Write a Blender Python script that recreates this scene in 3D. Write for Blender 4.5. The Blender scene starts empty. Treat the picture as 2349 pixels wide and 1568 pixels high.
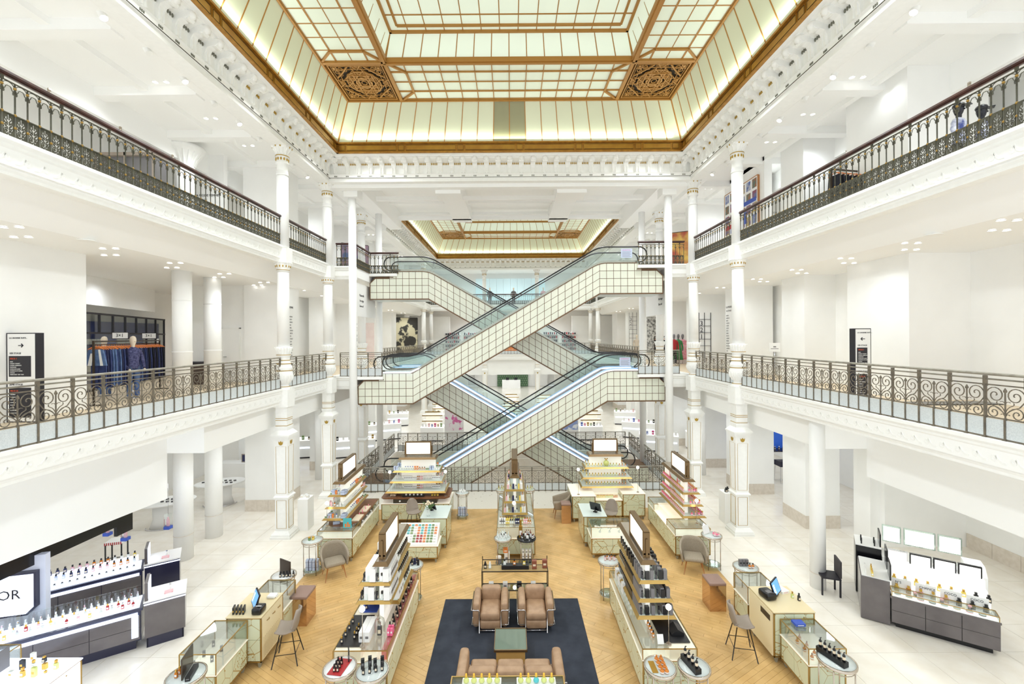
import bpy, math, random
from mathutils import Matrix, Vector
random.seed(7)
S = bpy.context.scene
COL = S.collection
PI = math.pi
# ---------------------------------------------------------------- camera, world, exposure
cd = bpy.data.cameras.new('camera'); cam = bpy.data.objects.new('camera', cd); COL.objects.link(cam)
cd.sensor_width = 36.0; cd.sensor_fit = 'HORIZONTAL'; cd.lens = 1020 / 2349 * 36
cd.shift_x = 2.5 / 2349; cd.shift_y = -12 / 2349
cd.clip_start = 0.1; cd.clip_end = 300
cam.matrix_world = Matrix.Translation((0, 0, 6.8)) @ Matrix.Rotation(PI / 2, 4, 'X') @ Matrix.Rotation(-0.0068, 4, 'Z')
S.camera = cam
w = bpy.data.worlds.new('world'); S.world = w; w.use_nodes = True
w.node_tree.nodes['Background'].inputs[0].default_value = (0.92, 0.965, 1.0, 1)
w.node_tree.nodes['Background'].inputs[1].default_value = 1.25
S.view_settings.view_transform = 'Standard'; S.view_settings.look = 'None'
S.view_settings.gamma = 1; S.view_settings.use_curve_mapping = False
S.view_settings.exposure = 0.22
S.cycles.max_bounces = 14; S.cycles.diffuse_bounces = 8; S.cycles.transparent_max_bounces = 32
LIGHTS = []
def lamp(kind, loc, energy, size=0.5, color=(0.90, 0.955, 1.0), spot=None, rot=(0, 0, 0), name='ceiling_spot'):
    l = bpy.data.lights.new(name, kind); l.energy = energy; l.color = color
    if kind == 'AREA':
        l.shape = 'RECTANGLE'; l.size = size[0]; l.size_y = size[1]
    else:
        l.shadow_soft_size = size
    if spot: l.spot_size = spot; l.spot_blend = 0.8
    o = bpy.data.objects.new(name, l); COL.objects.link(o); o.location = loc; o.rotation_euler = rot
    return o
# ---------------------------------------------------------------- materials
def lin(c):
    r = []
    for v in c:
        v /= 255.0
        r.append(v / 12.92 if v <= 0.04045 else ((v + 0.055) / 1.055) ** 2.4)
    return (*r, 1.0)
MATS = {}
def mat(name, col, rough=0.5, metal=0.0, emit=0.0, spec=0.5):
    if name in MATS: return MATS[name]
    m = bpy.data.materials.new(name); m.use_nodes = True
    b = m.node_tree.nodes['Principled BSDF']
    c = lin(col)
    b.inputs['Base Color'].default_value = c; b.inputs['Roughness'].default_value = rough
    b.inputs['Metallic'].default_value = metal; b.inputs['Specular IOR Level'].default_value = spec
    if emit:
        b.inputs['Emission Color'].default_value = c; b.inputs['Emission Strength'].default_value = emit
    MATS[name] = m
    return m
def noisy(name, c1, c2, scale=4.0, rough=0.5, metal=0.0, detail=3.0, lo=0.35, hi=0.65, stretch=None, bump=0.0, spec=0.5, perobj=0.0):
    m = mat(name, c1, rough, metal, spec=spec); nt = m.node_tree; N = nt.nodes; L = nt.links
    b = N['Principled BSDF']
    tc = N.new('ShaderNodeTexCoord'); mp = N.new('ShaderNodeMapping'); nz = N.new('ShaderNodeTexNoise'); cr = N.new('ShaderNodeValToRGB')
    if stretch: mp.inputs['Scale'].default_value = stretch
    nz.inputs['Scale'].default_value = scale; nz.inputs['Detail'].default_value = detail
    cr.color_ramp.elements[0].position = lo; cr.color_ramp.elements[1].position = hi
    cr.color_ramp.elements[0].color = lin(c1); cr.color_ramp.elements[1].color = lin(c2)
    geo = N.new('ShaderNodeNewGeometry')
    L.new(geo.outputs['Position'], mp.inputs[0]); L.new(mp.outputs[0], nz.inputs[0]); L.new(nz.outputs[0], cr.inputs[0])
    out = cr.outputs[0]
    if perobj:
        g = N.new('ShaderNodeNewGeometry'); hs = N.new('ShaderNodeHueSaturation'); ma = N.new('ShaderNodeMath'); ma.operation = 'MULTIPLY_ADD'
        ma.inputs[1].default_value = perobj; ma.inputs[2].default_value = 1 - perobj * 0.5
        oi = N.new('ShaderNodeObjectInfo'); ad = N.new('ShaderNodeMath'); ad.operation = 'ADD'; fr = N.new('ShaderNodeMath'); fr.operation = 'FRACT'
        L.new(g.outputs['Random Per Island'], ad.inputs[0]); L.new(oi.outputs['Random'], ad.inputs[1]); L.new(ad.outputs[0], fr.inputs[0])
        L.new(fr.outputs[0], ma.inputs[0]); L.new(ma.outputs[0], hs.inputs['Value']); L.new(out, hs.inputs['Color']); out = hs.outputs[0]
    L.new(out, b.inputs['Base Color'])
    if bump:
        bp = N.new('ShaderNodeBump'); bp.inputs['Strength'].default_value = bump; bp.inputs['Distance'].default_value = 0.02
        L.new(nz.outputs[0], bp.inputs['Height']); L.new(bp.outputs[0], b.inputs['Normal'])
    return m
def glassm(name, tint=(0.9, 0.95, 0.94), gloss=0.12, rough=0.02):
    m = bpy.data.materials.new(name); m.use_nodes = True; nt = m.node_tree; N = nt.nodes; L = nt.links
    N.remove(N['Principled BSDF']); o = N['Material Output']
    t = N.new('ShaderNodeBsdfTransparent'); g = N.new('ShaderNodeBsdfGlossy'); mx = N.new('ShaderNodeMixShader'); lw = N.new('ShaderNodeLayerWeight')
    ma = N.new('ShaderNodeMath'); ma.operation = 'MULTIPLY_ADD'; ma.inputs[1].default_value = 0.6; ma.inputs[2].default_value = gloss
    lw.inputs[0].default_value = 0.25
    t.inputs[0].default_value = (*tint, 1); g.inputs['Roughness'].default_value = rough
    L.new(lw.outputs['Fresnel'], ma.inputs[0]); L.new(ma.outputs[0], mx.inputs[0]); L.new(t.outputs[0], mx.inputs[1]); L.new(g.outputs[0], mx.inputs[2]); L.new(mx.outputs[0], o.inputs[0])
    MATS[name] = m
    return m
WH = noisy('white_plaster', (246, 246, 244), (249, 249, 247), 1.5, 0.6)
WH2 = noisy('white_ornament', (247, 247, 244), (244, 244, 241), 9, 0.55)
CEIL = mat('white_ceiling', (249, 249, 247), 0.7)
CREAM = noisy('cream_plinth_stone', (214, 204, 190), (224, 215, 203), 9, 0.5)
MARB = noisy('cream_marble', (243, 238, 229), (236, 229, 217), 2.2, 0.22, detail=6, perobj=0.025)
TERR = noisy('pale_terrazzo', (240, 236, 226), (232, 226, 214), 30, 0.3)
WOOD = noisy('oak_plank', (224, 186, 126), (207, 167, 107), 2.2, 0.34, detail=5, perobj=0.15)
WFL = noisy('pale_gallery_wood', (236, 220, 194), (228, 208, 178), 5, 0.45)
GOLD = noisy('gilded_bronze', (188, 136, 52), (164, 114, 40), 6, 0.42, 0.35)
GOLDP = noisy('gilt_panel', (186, 140, 52), (172, 122, 44), 3, 0.38, 0.3)
BAR = mat('gilt_bar', (176, 126, 58), 0.45, 0.2)
DARKIN = mat('dark_backing', (46, 36, 22), 0.8)
BRS = mat('brass_trim', (178, 146, 84), 0.3, 0.75)
BRZ = mat('bronze_trim', (122, 98, 66), 0.35, 0.6)
NICK = mat('nickel_tube', (196, 184, 168), 0.25, 0.8)
CHR = mat('chrome', (215, 215, 220), 0.12, 1.0)
OLIVE = noisy('olive_cast_iron', (84, 82, 66), (66, 64, 52), 12, 0.55, 0.2)
GCOL = mat('brass_collar', (150, 118, 52), 0.45, 0.5)
IRON = noisy('grey_wrought_iron', (104, 98, 88), (126, 116, 100), 14, 0.5, 0.35)
RAILG = noisy('pewter_handrail', (158, 154, 142), (138, 132, 120), 8, 0.4, 0.4)
MAHO = noisy('mahogany_handrail', (78, 44, 36), (56, 34, 30), 7, 0.35)
GILT = mat('gilt_detail', (184, 150, 62), 0.4, 0.4)
BROWN = mat('brown_tile_frame', (112, 84, 58), 0.5, 0.1)
TILE = noisy('milky_glass_tile', (232, 233, 217), (225, 228, 212), 1.3, 0.28, perobj=0.03)
TILEF = mat('cool_glass_tile', (214, 224, 222), 0.28)
BLK = mat('black_rubber', (22, 22, 26), 0.35)
BLACK = mat('gloss_black', (20, 20, 24), 0.2)
SIGNBK = mat('sign_black', (34, 32, 40), 0.45)
NAVY = noisy('charcoal_rug', (66, 70, 80), (56, 60, 69), 3, 0.95, detail=8, spec=0.1)
LEATH = noisy('taupe_leather', (178, 146, 116), (162, 130, 101), 6, 0.45, bump=0.25)
TAUPE = noisy('taupe_fabric', (166, 154, 136), (152, 140, 122), 60, 0.9, bump=0.1)
SUEDE = mat('grey_suede', (158, 146, 134), 0.8)
MAUVE = mat('mauve_leather', (150, 122, 110), 0.5)
WALN = noisy('walnut_top', (138, 92, 62), (112, 72, 46), 3, 0.35, stretch=(1, 9, 1))
OAKL = mat('oak_leg', (176, 120, 70), 0.5)
GREY = noisy('grey_lacquer', (112, 106, 106), (98, 92, 93), 2, 0.16)
NAVB = mat('navy_lacquer', (44, 44, 66), 0.15)
LED = mat('led_strip', (214, 228, 255), 0.5, emit=3.2)
LEDW = mat('lightbox_white', (255, 253, 246), 0.5, emit=1.5)
LEDB = mat('cool_lightbox', (226, 236, 255), 0.5, emit=1.4)
BULB = mat('lamp_bulb', (255, 248, 235), 0.5, emit=6.0)
SCR = mat('screen_blue', (96, 152, 214), 0.3, emit=0.9)
GL = glassm('clear_glass', (0.97, 0.99, 0.98), 0.03)
GLE = glassm('escalator_glass', (0.84, 0.92, 0.92), 0.05)
GLS = glassm('shelf_glass', (0.80, 0.90, 0.86), 0.14)
PEB = noisy('pebbled_glass', (214, 219, 220), (198, 204, 206), 60, 0.3, bump=0.3)
SKYG = None
def skyglass(name, c, e, rough=0.4):
    m = mat(name, c, rough); b = m.node_tree.nodes['Principled BSDF']
    b.inputs['Emission Color'].default_value = lin(c); b.inputs['Emission Strength'].default_value = e
    return m
SKYG = skyglass('frosted_skylight_glass', (212, 221, 203), 0.24)
SKYC = skyglass('frosted_cove_glass', (206, 210, 182), 0.14)
SKYD = skyglass('dim_cove_glass', (150, 148, 112), 0.02)
SKYT = skyglass('upper_skylight_glass', (212, 222, 206), 0.40)
BLUEG = mat('blue_glazed_roof', (196, 220, 226), 0.3, emit=0.3)
def panelmat():
    m = mat('pale_green_inlaid_glass', (206, 208, 170), 0.18); nt = m.node_tree; N = nt.nodes; L = nt.links; b = N['Principled BSDF']
    g = N.new('ShaderNodeNewGeometry'); sp = N.new('ShaderNodeSeparateXYZ'); L.new(g.outputs['Position'], sp.inputs[0])
    ad = N.new('ShaderNodeMath'); ad.operation = 'ADD'; L.new(sp.outputs[0], ad.inputs[0]); L.new(sp.outputs[1], ad.inputs[1])
    cb = N.new('ShaderNodeCombineXYZ'); L.new(ad.outputs[0], cb.inputs[0]); L.new(sp.outputs[2], cb.inputs[1])
    v = N.new('ShaderNodeTexVoronoi'); v.feature = 'DISTANCE_TO_EDGE'; v.distance = 'EUCLIDEAN'; v.inputs['Scale'].default_value = 2.6; v.inputs['Randomness'].default_value = 0.8
    L.new(cb.outputs[0], v.inputs[0])
    lt = N.new('ShaderNodeMath'); lt.operation = 'LESS_THAN'; lt.inputs[1].default_value = 0.010; L.new(v.outputs['Distance'], lt.inputs[0])
    v2 = N.new('ShaderNodeTexVoronoi'); v2.inputs['Scale'].default_value = 2.6; v2.inputs['Randomness'].default_value = 0.8; L.new(cb.outputs[0], v2.inputs[0])
    sc = N.new('ShaderNodeSeparateColor'); L.new(v2.outputs['Color'], sc.inputs[0])
    gt = N.new('ShaderNodeMath'); gt.operation = 'GREATER_THAN'; gt.inputs[1].default_value = 0.72; L.new(sc.outputs[0], gt.inputs[0])
    v3 = N.new('ShaderNodeTexVoronoi'); v3.inputs['Scale'].default_value = 26; L.new(cb.outputs[0], v3.inputs[0])
    l3 = N.new('ShaderNodeMath'); l3.operation = 'LESS_THAN'; l3.inputs[1].default_value = 0.34; L.new(v3.outputs['Distance'], l3.inputs[0])
    mu = N.new('ShaderNodeMath'); mu.operation = 'MULTIPLY'; L.new(gt.outputs[0], mu.inputs[0]); L.new(l3.outputs[0], mu.inputs[1])
    mx = N.new('ShaderNodeMath'); mx.operation = 'MAXIMUM'; L.new(mu.outputs[0], mx.inputs[0]); L.new(lt.outputs[0], mx.inputs[1])
    mc = N.new('ShaderNodeMix'); mc.data_type = 'RGBA'; mc.inputs['A'].default_value = lin((212, 218, 190)); mc.inputs['B'].default_value = lin((176, 152, 98))
    L.new(mx.outputs[0], mc.inputs['Factor']); L.new(mc.outputs['Result'], b.inputs['Base Color'])
    return m
PANEL = panelmat()
# ---------------------------------------------------------------- mesh builder
class MB:
    def __init__(s): s.v = []; s.f = []; s.m = []; s.s = []
    def add(s, vs, fs, mi=0, sm=False):
        n = len(s.v); s.v += [tuple(p) for p in vs]
        for f in fs: s.f.append(tuple(i + n for i in f)); s.m.append(mi); s.s.append(sm)
        return s
    def box(s, x0, x1, y0, y1, z0, z1, mi=0):
        if x0 > x1: x0, x1 = x1, x0
        if y0 > y1: y0, y1 = y1, y0
        if z0 > z1: z0, z1 = z1, z0
        return s.add([(x0, y0, z0), (x1, y0, z0), (x1, y1, z0), (x0, y1, z0), (x0, y0, z1), (x1, y0, z1), (x1, y1, z1), (x0, y1, z1)],
              [(0, 3, 2, 1), (4, 5, 6, 7), (0, 1, 5, 4), (1, 2, 6, 5), (2, 3, 7, 6), (3, 0, 4, 7)], mi)
    def cb(s, c, d, mi=0): return s.box(c[0] - d[0] / 2, c[0] + d[0] / 2, c[1] - d[1] / 2, c[1] + d[1] / 2, c[2] - d[2] / 2, c[2] + d[2] / 2, mi)
    def rbox(s, x0, x1, y0, y1, z0, z1, r=0.05, n=3, mi=0):
        # pillow-like rounded box: superellipsoid shell
        cx, cy, cz = (x0 + x1) / 2, (y0 + y1) / 2, (z0 + z1) / 2; hx, hy, hz = abs(x1 - x0) / 2, abs(y1 - y0) / 2, abs(z1 - z0) / 2
        ax = []
        for h in (hx, hy, hz):
            rr = min(r, h * 0.98); ax.append([-h, -h + rr * 0.29, -h + rr, h - rr, h - rr * 0.29, h])
        vs = []; idx = {}
        def P(i, j, k):
            key = (i, j, k)
            if key in idx: return idx[key]
            p = [ax[0][i], ax[1][j], ax[2][k]]
            q = []; e = []
            for a, h in zip(p, (hx, hy, hz)):
                rr = min(r, h * 0.98); c = max(-h + rr, min(h - rr, a)); q.append(c); e.append((a - c) / rr)
            l = math.sqrt(sum(t * t for t in e)) or 1
            if l > 0:
                out = [c + t / l * min(r, h * 0.98) for c, t, h in zip(q, e, (hx, hy, hz))]
            idx[key] = len(vs); vs.append((out[0] + cx, out[1] + cy, out[2] + cz)); return idx[key]
        fs = []
        for a in range(5):
            for b in range(5):
                fs.append((P(a, b, 0), P(a, b + 1, 0), P(a + 1, b + 1, 0), P(a + 1, b, 0)))
                fs.append((P(a, b, 5), P(a + 1, b, 5), P(a + 1, b + 1, 5), P(a, b + 1, 5)))
                fs.append((P(a, 0, b), P(a + 1, 0, b), P(a + 1, 0, b + 1), P(a, 0, b + 1)))
                fs.append((P(a, 5, b), P(a, 5, b + 1), P(a + 1, 5, b + 1), P(a + 1, 5, b)))
                fs.append((P(0, a, b), P(0, a, b + 1), P(0, a + 1, b + 1), P(0, a + 1, b)))
                fs.append((P(5, a, b), P(5, a + 1, b), P(5, a + 1, b + 1), P(5, a, b + 1)))
        return s.add(vs, fs, mi, True)
    def lathe(s, prof, n=16, c=(0, 0, 0), mi=0, sm=True, sx=1, sy=1, a0=0.0, cap=True):
        vs = []; fs = []
        for r, z in prof:
            for k in range(n):
                a = a0 + 2 * PI * k / n; vs.append((c[0] + r * math.cos(a) * sx, c[1] + r * math.sin(a) * sy, c[2] + z))
        m = len(prof)
        for i in range(m - 1):
            for k in range(n):
                fs.append((i * n + k, i * n + (k + 1) % n, (i + 1) * n + (k + 1) % n, (i + 1) * n + k))
        s.add(vs, fs, mi, sm)
        b = len(s.v) - len(vs)
        if cap:
            if prof[0][0] > 1e-4: s.f.append(tuple(b + k for k in reversed(range(n)))); s.m.append(mi); s.s.append(False)
            if prof[-1][0] > 1e-4: s.f.append(tuple(b + (m - 1) * n + k for k in range(n))); s.m.append(mi); s.s.append(False)
        return s
    def cyl(s, x, y, z0, z1, r, n=12, r1=None, mi=0): return s.lathe([(r, z0), (r if r1 is None else r1, z1)], n, (x, y, 0), mi)
    def ball(s, c, r, n=10, mi=0, sz=1):
        return s.lathe([(r * math.sin(PI * i / 6) + (1e-5), -r * sz * math.cos(PI * i / 6)) for i in range(7)], n, c, mi, cap=False)
    def tube(s, pts, r, n=6, mi=0, closed=False, sq=False, rr=None):
        pts = [Vector(p) for p in pts]; N = len(pts); vs = []; fs = []
        up = None
        for i, p in enumerate(pts):
            if closed: t = pts[(i + 1) % N] - pts[i - 1]
            else: t = pts[min(i + 1, N - 1)] - pts[max(i - 1, 0)]
            if t.length < 1e-9: t = Vector((0, 0, 1))
            t.normalize()
            if up is None: up = Vector((0, 0, 1)) if abs(t.z) < 0.9 else Vector((0, 1, 0))
            a = t.cross(up)
            if a.length < 1e-4: a = t.cross(Vector((1, 0.01, 0)))
            a.normalize(); b = a.cross(t); up = b if abs(b.dot(up)) > 0 else up
            R = rr[i] if rr else r
            for k in range(n):
                an = 2 * PI * (k + 0.5) / n; vs.append(p + a * (math.cos(an) * R) + b * (math.sin(an) * R))
        for i in range(N if closed else N - 1):
            j = (i + 1) % N
            for k in range(n): fs.append((i * n + k, i * n + (k + 1) % n, j * n + (k + 1) % n, j * n + k))
        if not closed: fs += [tuple(range(n)), tuple((N - 1) * n + k for k in reversed(range(n)))]
        return s.add(vs, fs, mi, n > 4)
    def prism(s, poly, lo, hi, axis='y', mi=0):
        # poly: 2D points in the plane normal to axis; x-axis: (y,z), y-axis: (x,z), z-axis: (x,y)
        def P(p, t):
            return {'y': (p[0], t, p[1]), 'x': (t, p[0], p[1]), 'z': (p[0], p[1], t)}[axis]
        n = len(poly); vs = [P(p, lo) for p in poly] + [P(p, hi) for p in poly]
        fs = [tuple(range(n)), tuple(reversed(range(n, 2 * n)))] + [(i, i + n, (i + 1) % n + n, (i + 1) % n) for i in range(n)]
        return s.add(vs, fs, mi)
    def frust(s, x0, x1, y0, y1, z0, z1, ins, mi=0, insb=0.0):
        a, b = insb, ins
        return s.add([(x0 + a, y0 + a, z0), (x1 - a, y0 + a, z0), (x1 - a, y1 - a, z0), (x0 + a, y1 - a, z0), (x0 + b, y0 + b, z1), (x1 - b, y0 + b, z1), (x1 - b, y1 - b, z1), (x0 + b, y1 - b, z1)],
              [(0, 3, 2, 1), (4, 5, 6, 7), (0, 1, 5, 4), (1, 2, 6, 5), (2, 3, 7, 6), (3, 0, 4, 7)], mi)
    def xf(s, M):
        s.v = [tuple(M @ Vector(p)) for p in s.v]; return s
    def join(s, o, M=None, mi=None):
        n = len(s.v); s.v += [tuple(M @ Vector(p)) if M else p for p in o.v]
        s.f += [tuple(i + n for i in f) for f in o.f]; s.m += [(mi if mi is not None else k) for k in o.m]; s.s += o.s; return s
    def mesh(s, name, mats):
        me = bpy.data.meshes.new(name); me.from_pydata(s.v, [], s.f)
        if not isinstance(mats, (list, tuple)): mats = [mats]
        for m in mats: me.materials.append(m)
        if len(mats) > 1: me.polygons.foreach_set('material_index', s.m)
        me.polygons.foreach_set('use_smooth', s.s); me.update(); return me
def inst(name, me, parent=None, loc=(0, 0, 0), rz=0.0, rot=None, sc=None):
    o = bpy.data.objects.new(name, me); COL.objects.link(o)
    if parent: o.parent = parent
    o.location = loc
    if rot: o.rotation_euler = rot
    elif rz: o.rotation_euler = (0, 0, rz)
    if sc: o.scale = sc
    return o
def obj(name, mb, mats, parent=None, loc=(0, 0, 0), rz=0.0): return inst(name, mb.mesh(name, mats), parent, loc, rz)
def tag(o, label=None, cat=None, group=None, kind=None):
    if label: o['label'] = label
    if cat: o['category'] = cat
    if group: o['group'] = group
    if kind: o['kind'] = kind
    return o
def thing(name, label, cat, loc=(0, 0, 0), rz=0.0, group=None):
    o = bpy.data.objects.new(name, None); COL.objects.link(o); o.location = loc; o.rotation_euler = (0, 0, rz); o.empty_display_size = 0.1
    return tag(o, label, cat, group)
def struct(name, mb, m, parent=None):
    o = obj(name, mb, m, parent)
    if not parent: o['kind'] = 'structure'
    return o
def stuffpart(name, mb, m, parent): return tag(obj(name, mb, m, parent), kind='stuff')
TXT = {}
def text(name, s, size, m, parent, loc, rot, extr=0.002, align='LEFT', sx=1.0):
    key = (s, size, m.name, align)
    if key not in TXT:
        cu = bpy.data.curves.new('t', 'FONT'); cu.body = s; cu.size = size; cu.extrude = extr; cu.align_x = align; cu.resolution_u = 2
        t = bpy.data.objects.new('t', cu); me = bpy.data.meshes.new_from_object(t); me.materials.clear(); me.materials.append(m)
        bpy.data.objects.remove(t); TXT[key] = me
    o = inst(name, TXT[key], parent, loc, rot=rot)
    if sx != 1: o.scale = (sx, 1, 1)
    return o
FRONT = (PI / 2, 0, 0)
# recessed ceiling downlights of the galleries; cornice and escalator bay spots are added fill
DN = (0, 0, 0)
for s in (-1, 1):
    for y in (12.8, 15, 17.5, 20, 23, 26, 30, 34.5, 39):
        lamp('SPOT', (s * 8.9, y, 3.66), 62, 0.3, spot=2.9, rot=DN)
        if y > 13: lamp('SPOT', (s * 12.2, y, 3.66), 62, 0.3, spot=2.9, rot=DN)
    for y in (8.5, 11): lamp('SPOT', (s * 11.2, y, 2.45 if s < 0 else 2.95), 60, 0.3, spot=2.9, rot=DN)
    for y in (6, 9, 12, 15, 18, 21.5, 25.5, 30, 34.5, 39):
        lamp('SPOT', (s * 9.2, y, 8.82), 26 if y < 12 else 85, 0.3, spot=2.9, rot=DN)
        lamp('SPOT', (s * 10.4, y, 13.4), 75 if y < 11 else 105, 0.35, spot=2.9, rot=DN)
        if y > 13 or (y > 11 and s < 0): lamp('SPOT', (s * 13.2, y, 8.8), 90, 0.3, spot=2.9, rot=DN)
    for y in (5, 9, 13, 17, 30, 35, 40):
        lamp('SPOT', (s * 6.6, y, 14.2), 560, 0.4, spot=2.6, rot=(0, s * 0.35, 0), name='cornice_fill_spot')  # fill added under the skylight frame to light the void
for x in (-4.5, 0, 4.5):
    lamp('SPOT', (x, 22.0, 13.5), 420, 0.4, spot=2.9, rot=DN, name='bay_fill_spot'); lamp('SPOT', (x, 26.3, 13.7), 420, 0.4, spot=2.9, rot=DN, name='bay_fill_spot')  # added fill, brightens the dark escalator bay
    lamp('SPOT', (x, 46, 13.6), 260, 0.4, spot=2.9, rot=DN); lamp('SPOT', (x, 45.5, 9.3), 260, 0.4, spot=2.9, rot=DN); lamp('SPOT', (x, 49, 4.4), 260, 0.4, spot=2.9, rot=DN); lamp('SPOT', (x, 56, 4.4), 260, 0.4, spot=2.9, rot=DN)
    lamp('SPOT', (x, 23.0, -0.6), 150, 0.4, spot=2.9, rot=DN)
# ================================================================ SETTING
F1, F2 = 5.07, 9.95          # gallery floor heights
XR = 7.85                    # balustrade line
# ---- ground floor: slab, marble tiles, parquet, terrazzo
b = MB(); b.box(-24, 24, 3, 19.62, -0.45, -0.03); b.box(-24, -6.9, 19.62, 26.6, -0.45, -0.03); b.box(6.9, 24, 19.62, 26.6, -0.45, -0.03); b.box(-24, 24, 26.6, 62, -0.45, -0.03)
b.box(-6.9, 6.9, 19.62, 26.6, -5.2, -5.0); b.box(-6.9, 6.9, 26.5, 26.6, -5, -0.45); b.box(-6.95, -6.85, 19.6, 26.6, -5, -0.45); b.box(6.85, 6.95, 19.6, 26.6, -5, -0.45); b.box(-6.9, 6.9, 19.6, 19.7, -5, -0.45)
floor = struct('floor', b, MARB)
PX0, PX1, PY1 = -5.97, 5.97, 17.6
tiles = []
def tile_ok(x0, x1, y0, y1):
    if x1 > PX0 and x0 < PX1 and y0 < 19.6: return False
    if x1 > -6.9 and x0 < 6.9 and y1 > 19.62 and y0 < 26.6: return False
    return True
xs = [(-5.97 - 0.9 * (k + 1), -5.97 - 0.9 * k) for k in range(16)] + [(5.97 + 0.9 * k, 5.97 + 0.9 * (k + 1)) for k in range(16)] + [(-5.97 + 0.995 * k, -5.97 + 0.995 * (k + 1)) for k in range(12)]
for x0, x1 in xs:
    y = 5.0
    while y < 60:
        if tile_ok(x0, x1, y, y + 0.9):
            cx, cy = (x0 + x1) / 2, y + 0.45
            vis = abs(cx) < cy * 1.2 and cy > 8
            tiles.append(((0 if vis else 1000) + cy, x0, x1, y, y + 0.9))
        y += 0.9
tiles.sort()
tm = {}
rest = MB()
for k, (d, x0, x1, y0, y1) in enumerate(tiles):
    if k < 300:
        wd = round(x1 - x0, 3)
        if wd not in tm:
            tm[wd] = MB().frust(0.002, wd - 0.002, 0.002, 0.898, -0.03, 0, 0.002).mesh('floor_tile', MARB)
        inst('floor_tile', tm[wd], floor, (x0, y0, 0))
    else: rest.add([(x0 + .002, y0 + .002, 0), (x1 - .002, y0 + .002, 0), (x1 - .002, y1 - .002, 0), (x0 + .002, y1 - .002, 0), (x0 + .002, y0 + .002, -0.03), (x1 - .002, y0 + .002, -0.03)], [(0, 1, 2, 3), (0, 4, 5, 1)])
stuffpart('far_floor_tiles', rest, MARB, floor)
# terrazzo strip behind the parquet
t = MB().box(PX0, PX1, PY1, 19.62, -0.03, 0.0); obj('terrazzo_strip', t, TERR, floor)
sp = MB(); 
for k in range(70):
    x, y = random.uniform(-5.8, 5.8), random.uniform(17.7, 19.5); sp.cyl(x, y, 0.0, 0.002, 0.02, 5)
stuffpart('inlay_dots', sp, mat('dot_brown', (150, 130, 90), 0.6), floor)
# parquet
def clip(poly, x0, x1, y0, y1):
    for ax, lim, sg in ((0, x0, 1), (0, x1, -1), (1, y0, 1), (1, y1, -1)):
        out = []
        for i in range(len(poly)):
            a, c = poly[i - 1], poly[i]; da, dc = (a[ax] - lim) * sg, (c[ax] - lim) * sg
            if (da >= 0) != (dc >= 0):
                t = da / (da - dc); out.append((a[0] + (c[0] - a[0]) * t, a[1] + (c[1] - a[1]) * t))
            if dc >= 0: out.append(c)
        poly = out
        if len(poly) < 3: return None
    return poly
pl = []
for (rx0, rx1, ry0, ry1, sg) in ((PX0, 0.05, 9.5, PY1, 1), (0.05, PX1, 9.5, PY1, -1), (PX0, 0.05, 6.0, 9.5, -1), (0.05, PX1, 6.0, 9.5, 1)):
    an = math.radians(32) * sg; dx, dy = math.cos(an), math.sin(an); nx, ny = -dy, dx
    W_, L_ = 0.115, 1.15
    for i in range(-90, 170):
        for j in range(-16, 16):
            off = (i * 0.37) % 1.0 * L_
            u0 = j * L_ + off; v0 = i * W_; ox, oy = (rx0 + rx1) / 2, ry0
            q = [(ox + dx * (u0 + a) + nx * (v0 + c), oy + dy * (u0 + a) + ny * (v0 + c)) for a, c in ((0.002, 0.002), (L_ - 0.002, 0.002), (L_ - 0.002, W_ - 0.002), (0.002, W_ - 0.002))]
            if max(p[0] for p in q) < rx0 or min(p[0] for p in q) > rx1 or max(p[1] for p in q) < ry0 or min(p[1] for p in q) > ry1: continue
            p = clip(q, rx0, rx1, ry0, ry1)
            if p:
                cy = sum(a[1] for a in p) / len(p); cx = sum(a[0] for a in p) / len(p)
                ar = abs(sum(p[k - 1][0] * p[k][1] - p[k][0] * p[k - 1][1] for k in range(len(p)))) / 2
                vis = cy > 8.95 and ar > 0.03 and not (-1.8 < cx < 1.75 and cy < 11.4)
                pl.append(((0 if vis else 500) + cy, p))
pl.sort(key=lambda a: a[0])
rest = MB()
for k, (d, p) in enumerate(pl):
    m_ = rest if k >= 300 else MB()
    m_.prism(p, -0.03, 0.0, 'z')
    if k < 300: obj('parquet_plank', m_, WOOD, floor)
stuffpart('far_parquet_planks', rest, WOOD, floor)
# ---- upper gallery slabs (L1 and L2) as ceilings/floors
def level(z, cz, wood):
    b = MB()
    th = 0.42
    for s in (-1, 1):
        for (x0, x1, y0, y1) in ((XR - 0.02, 24, 3, 62), (6.95, XR, 19.75, 26.5)):
            b.box(s * x0, s * x1, y0, y1, z - th, z)
    b.box(-XR, XR, 43.72, 62, z - th, z)
    return b
for n, z, m in ((1, F1, WFL), (2, F2, MARB)):
    b = level(z, 0, 0); o = struct('ceiling_%d' % n, b, CEIL)
    f = MB()
    for s in (-1, 1): f.box(s * (XR + 0.35), s * 24, 3, 43.9, z, z + 0.02)
    f.box(-XR, XR, 44, 62, z, z + 0.02)
    obj('gallery_flooring', f, m, o)
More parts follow.
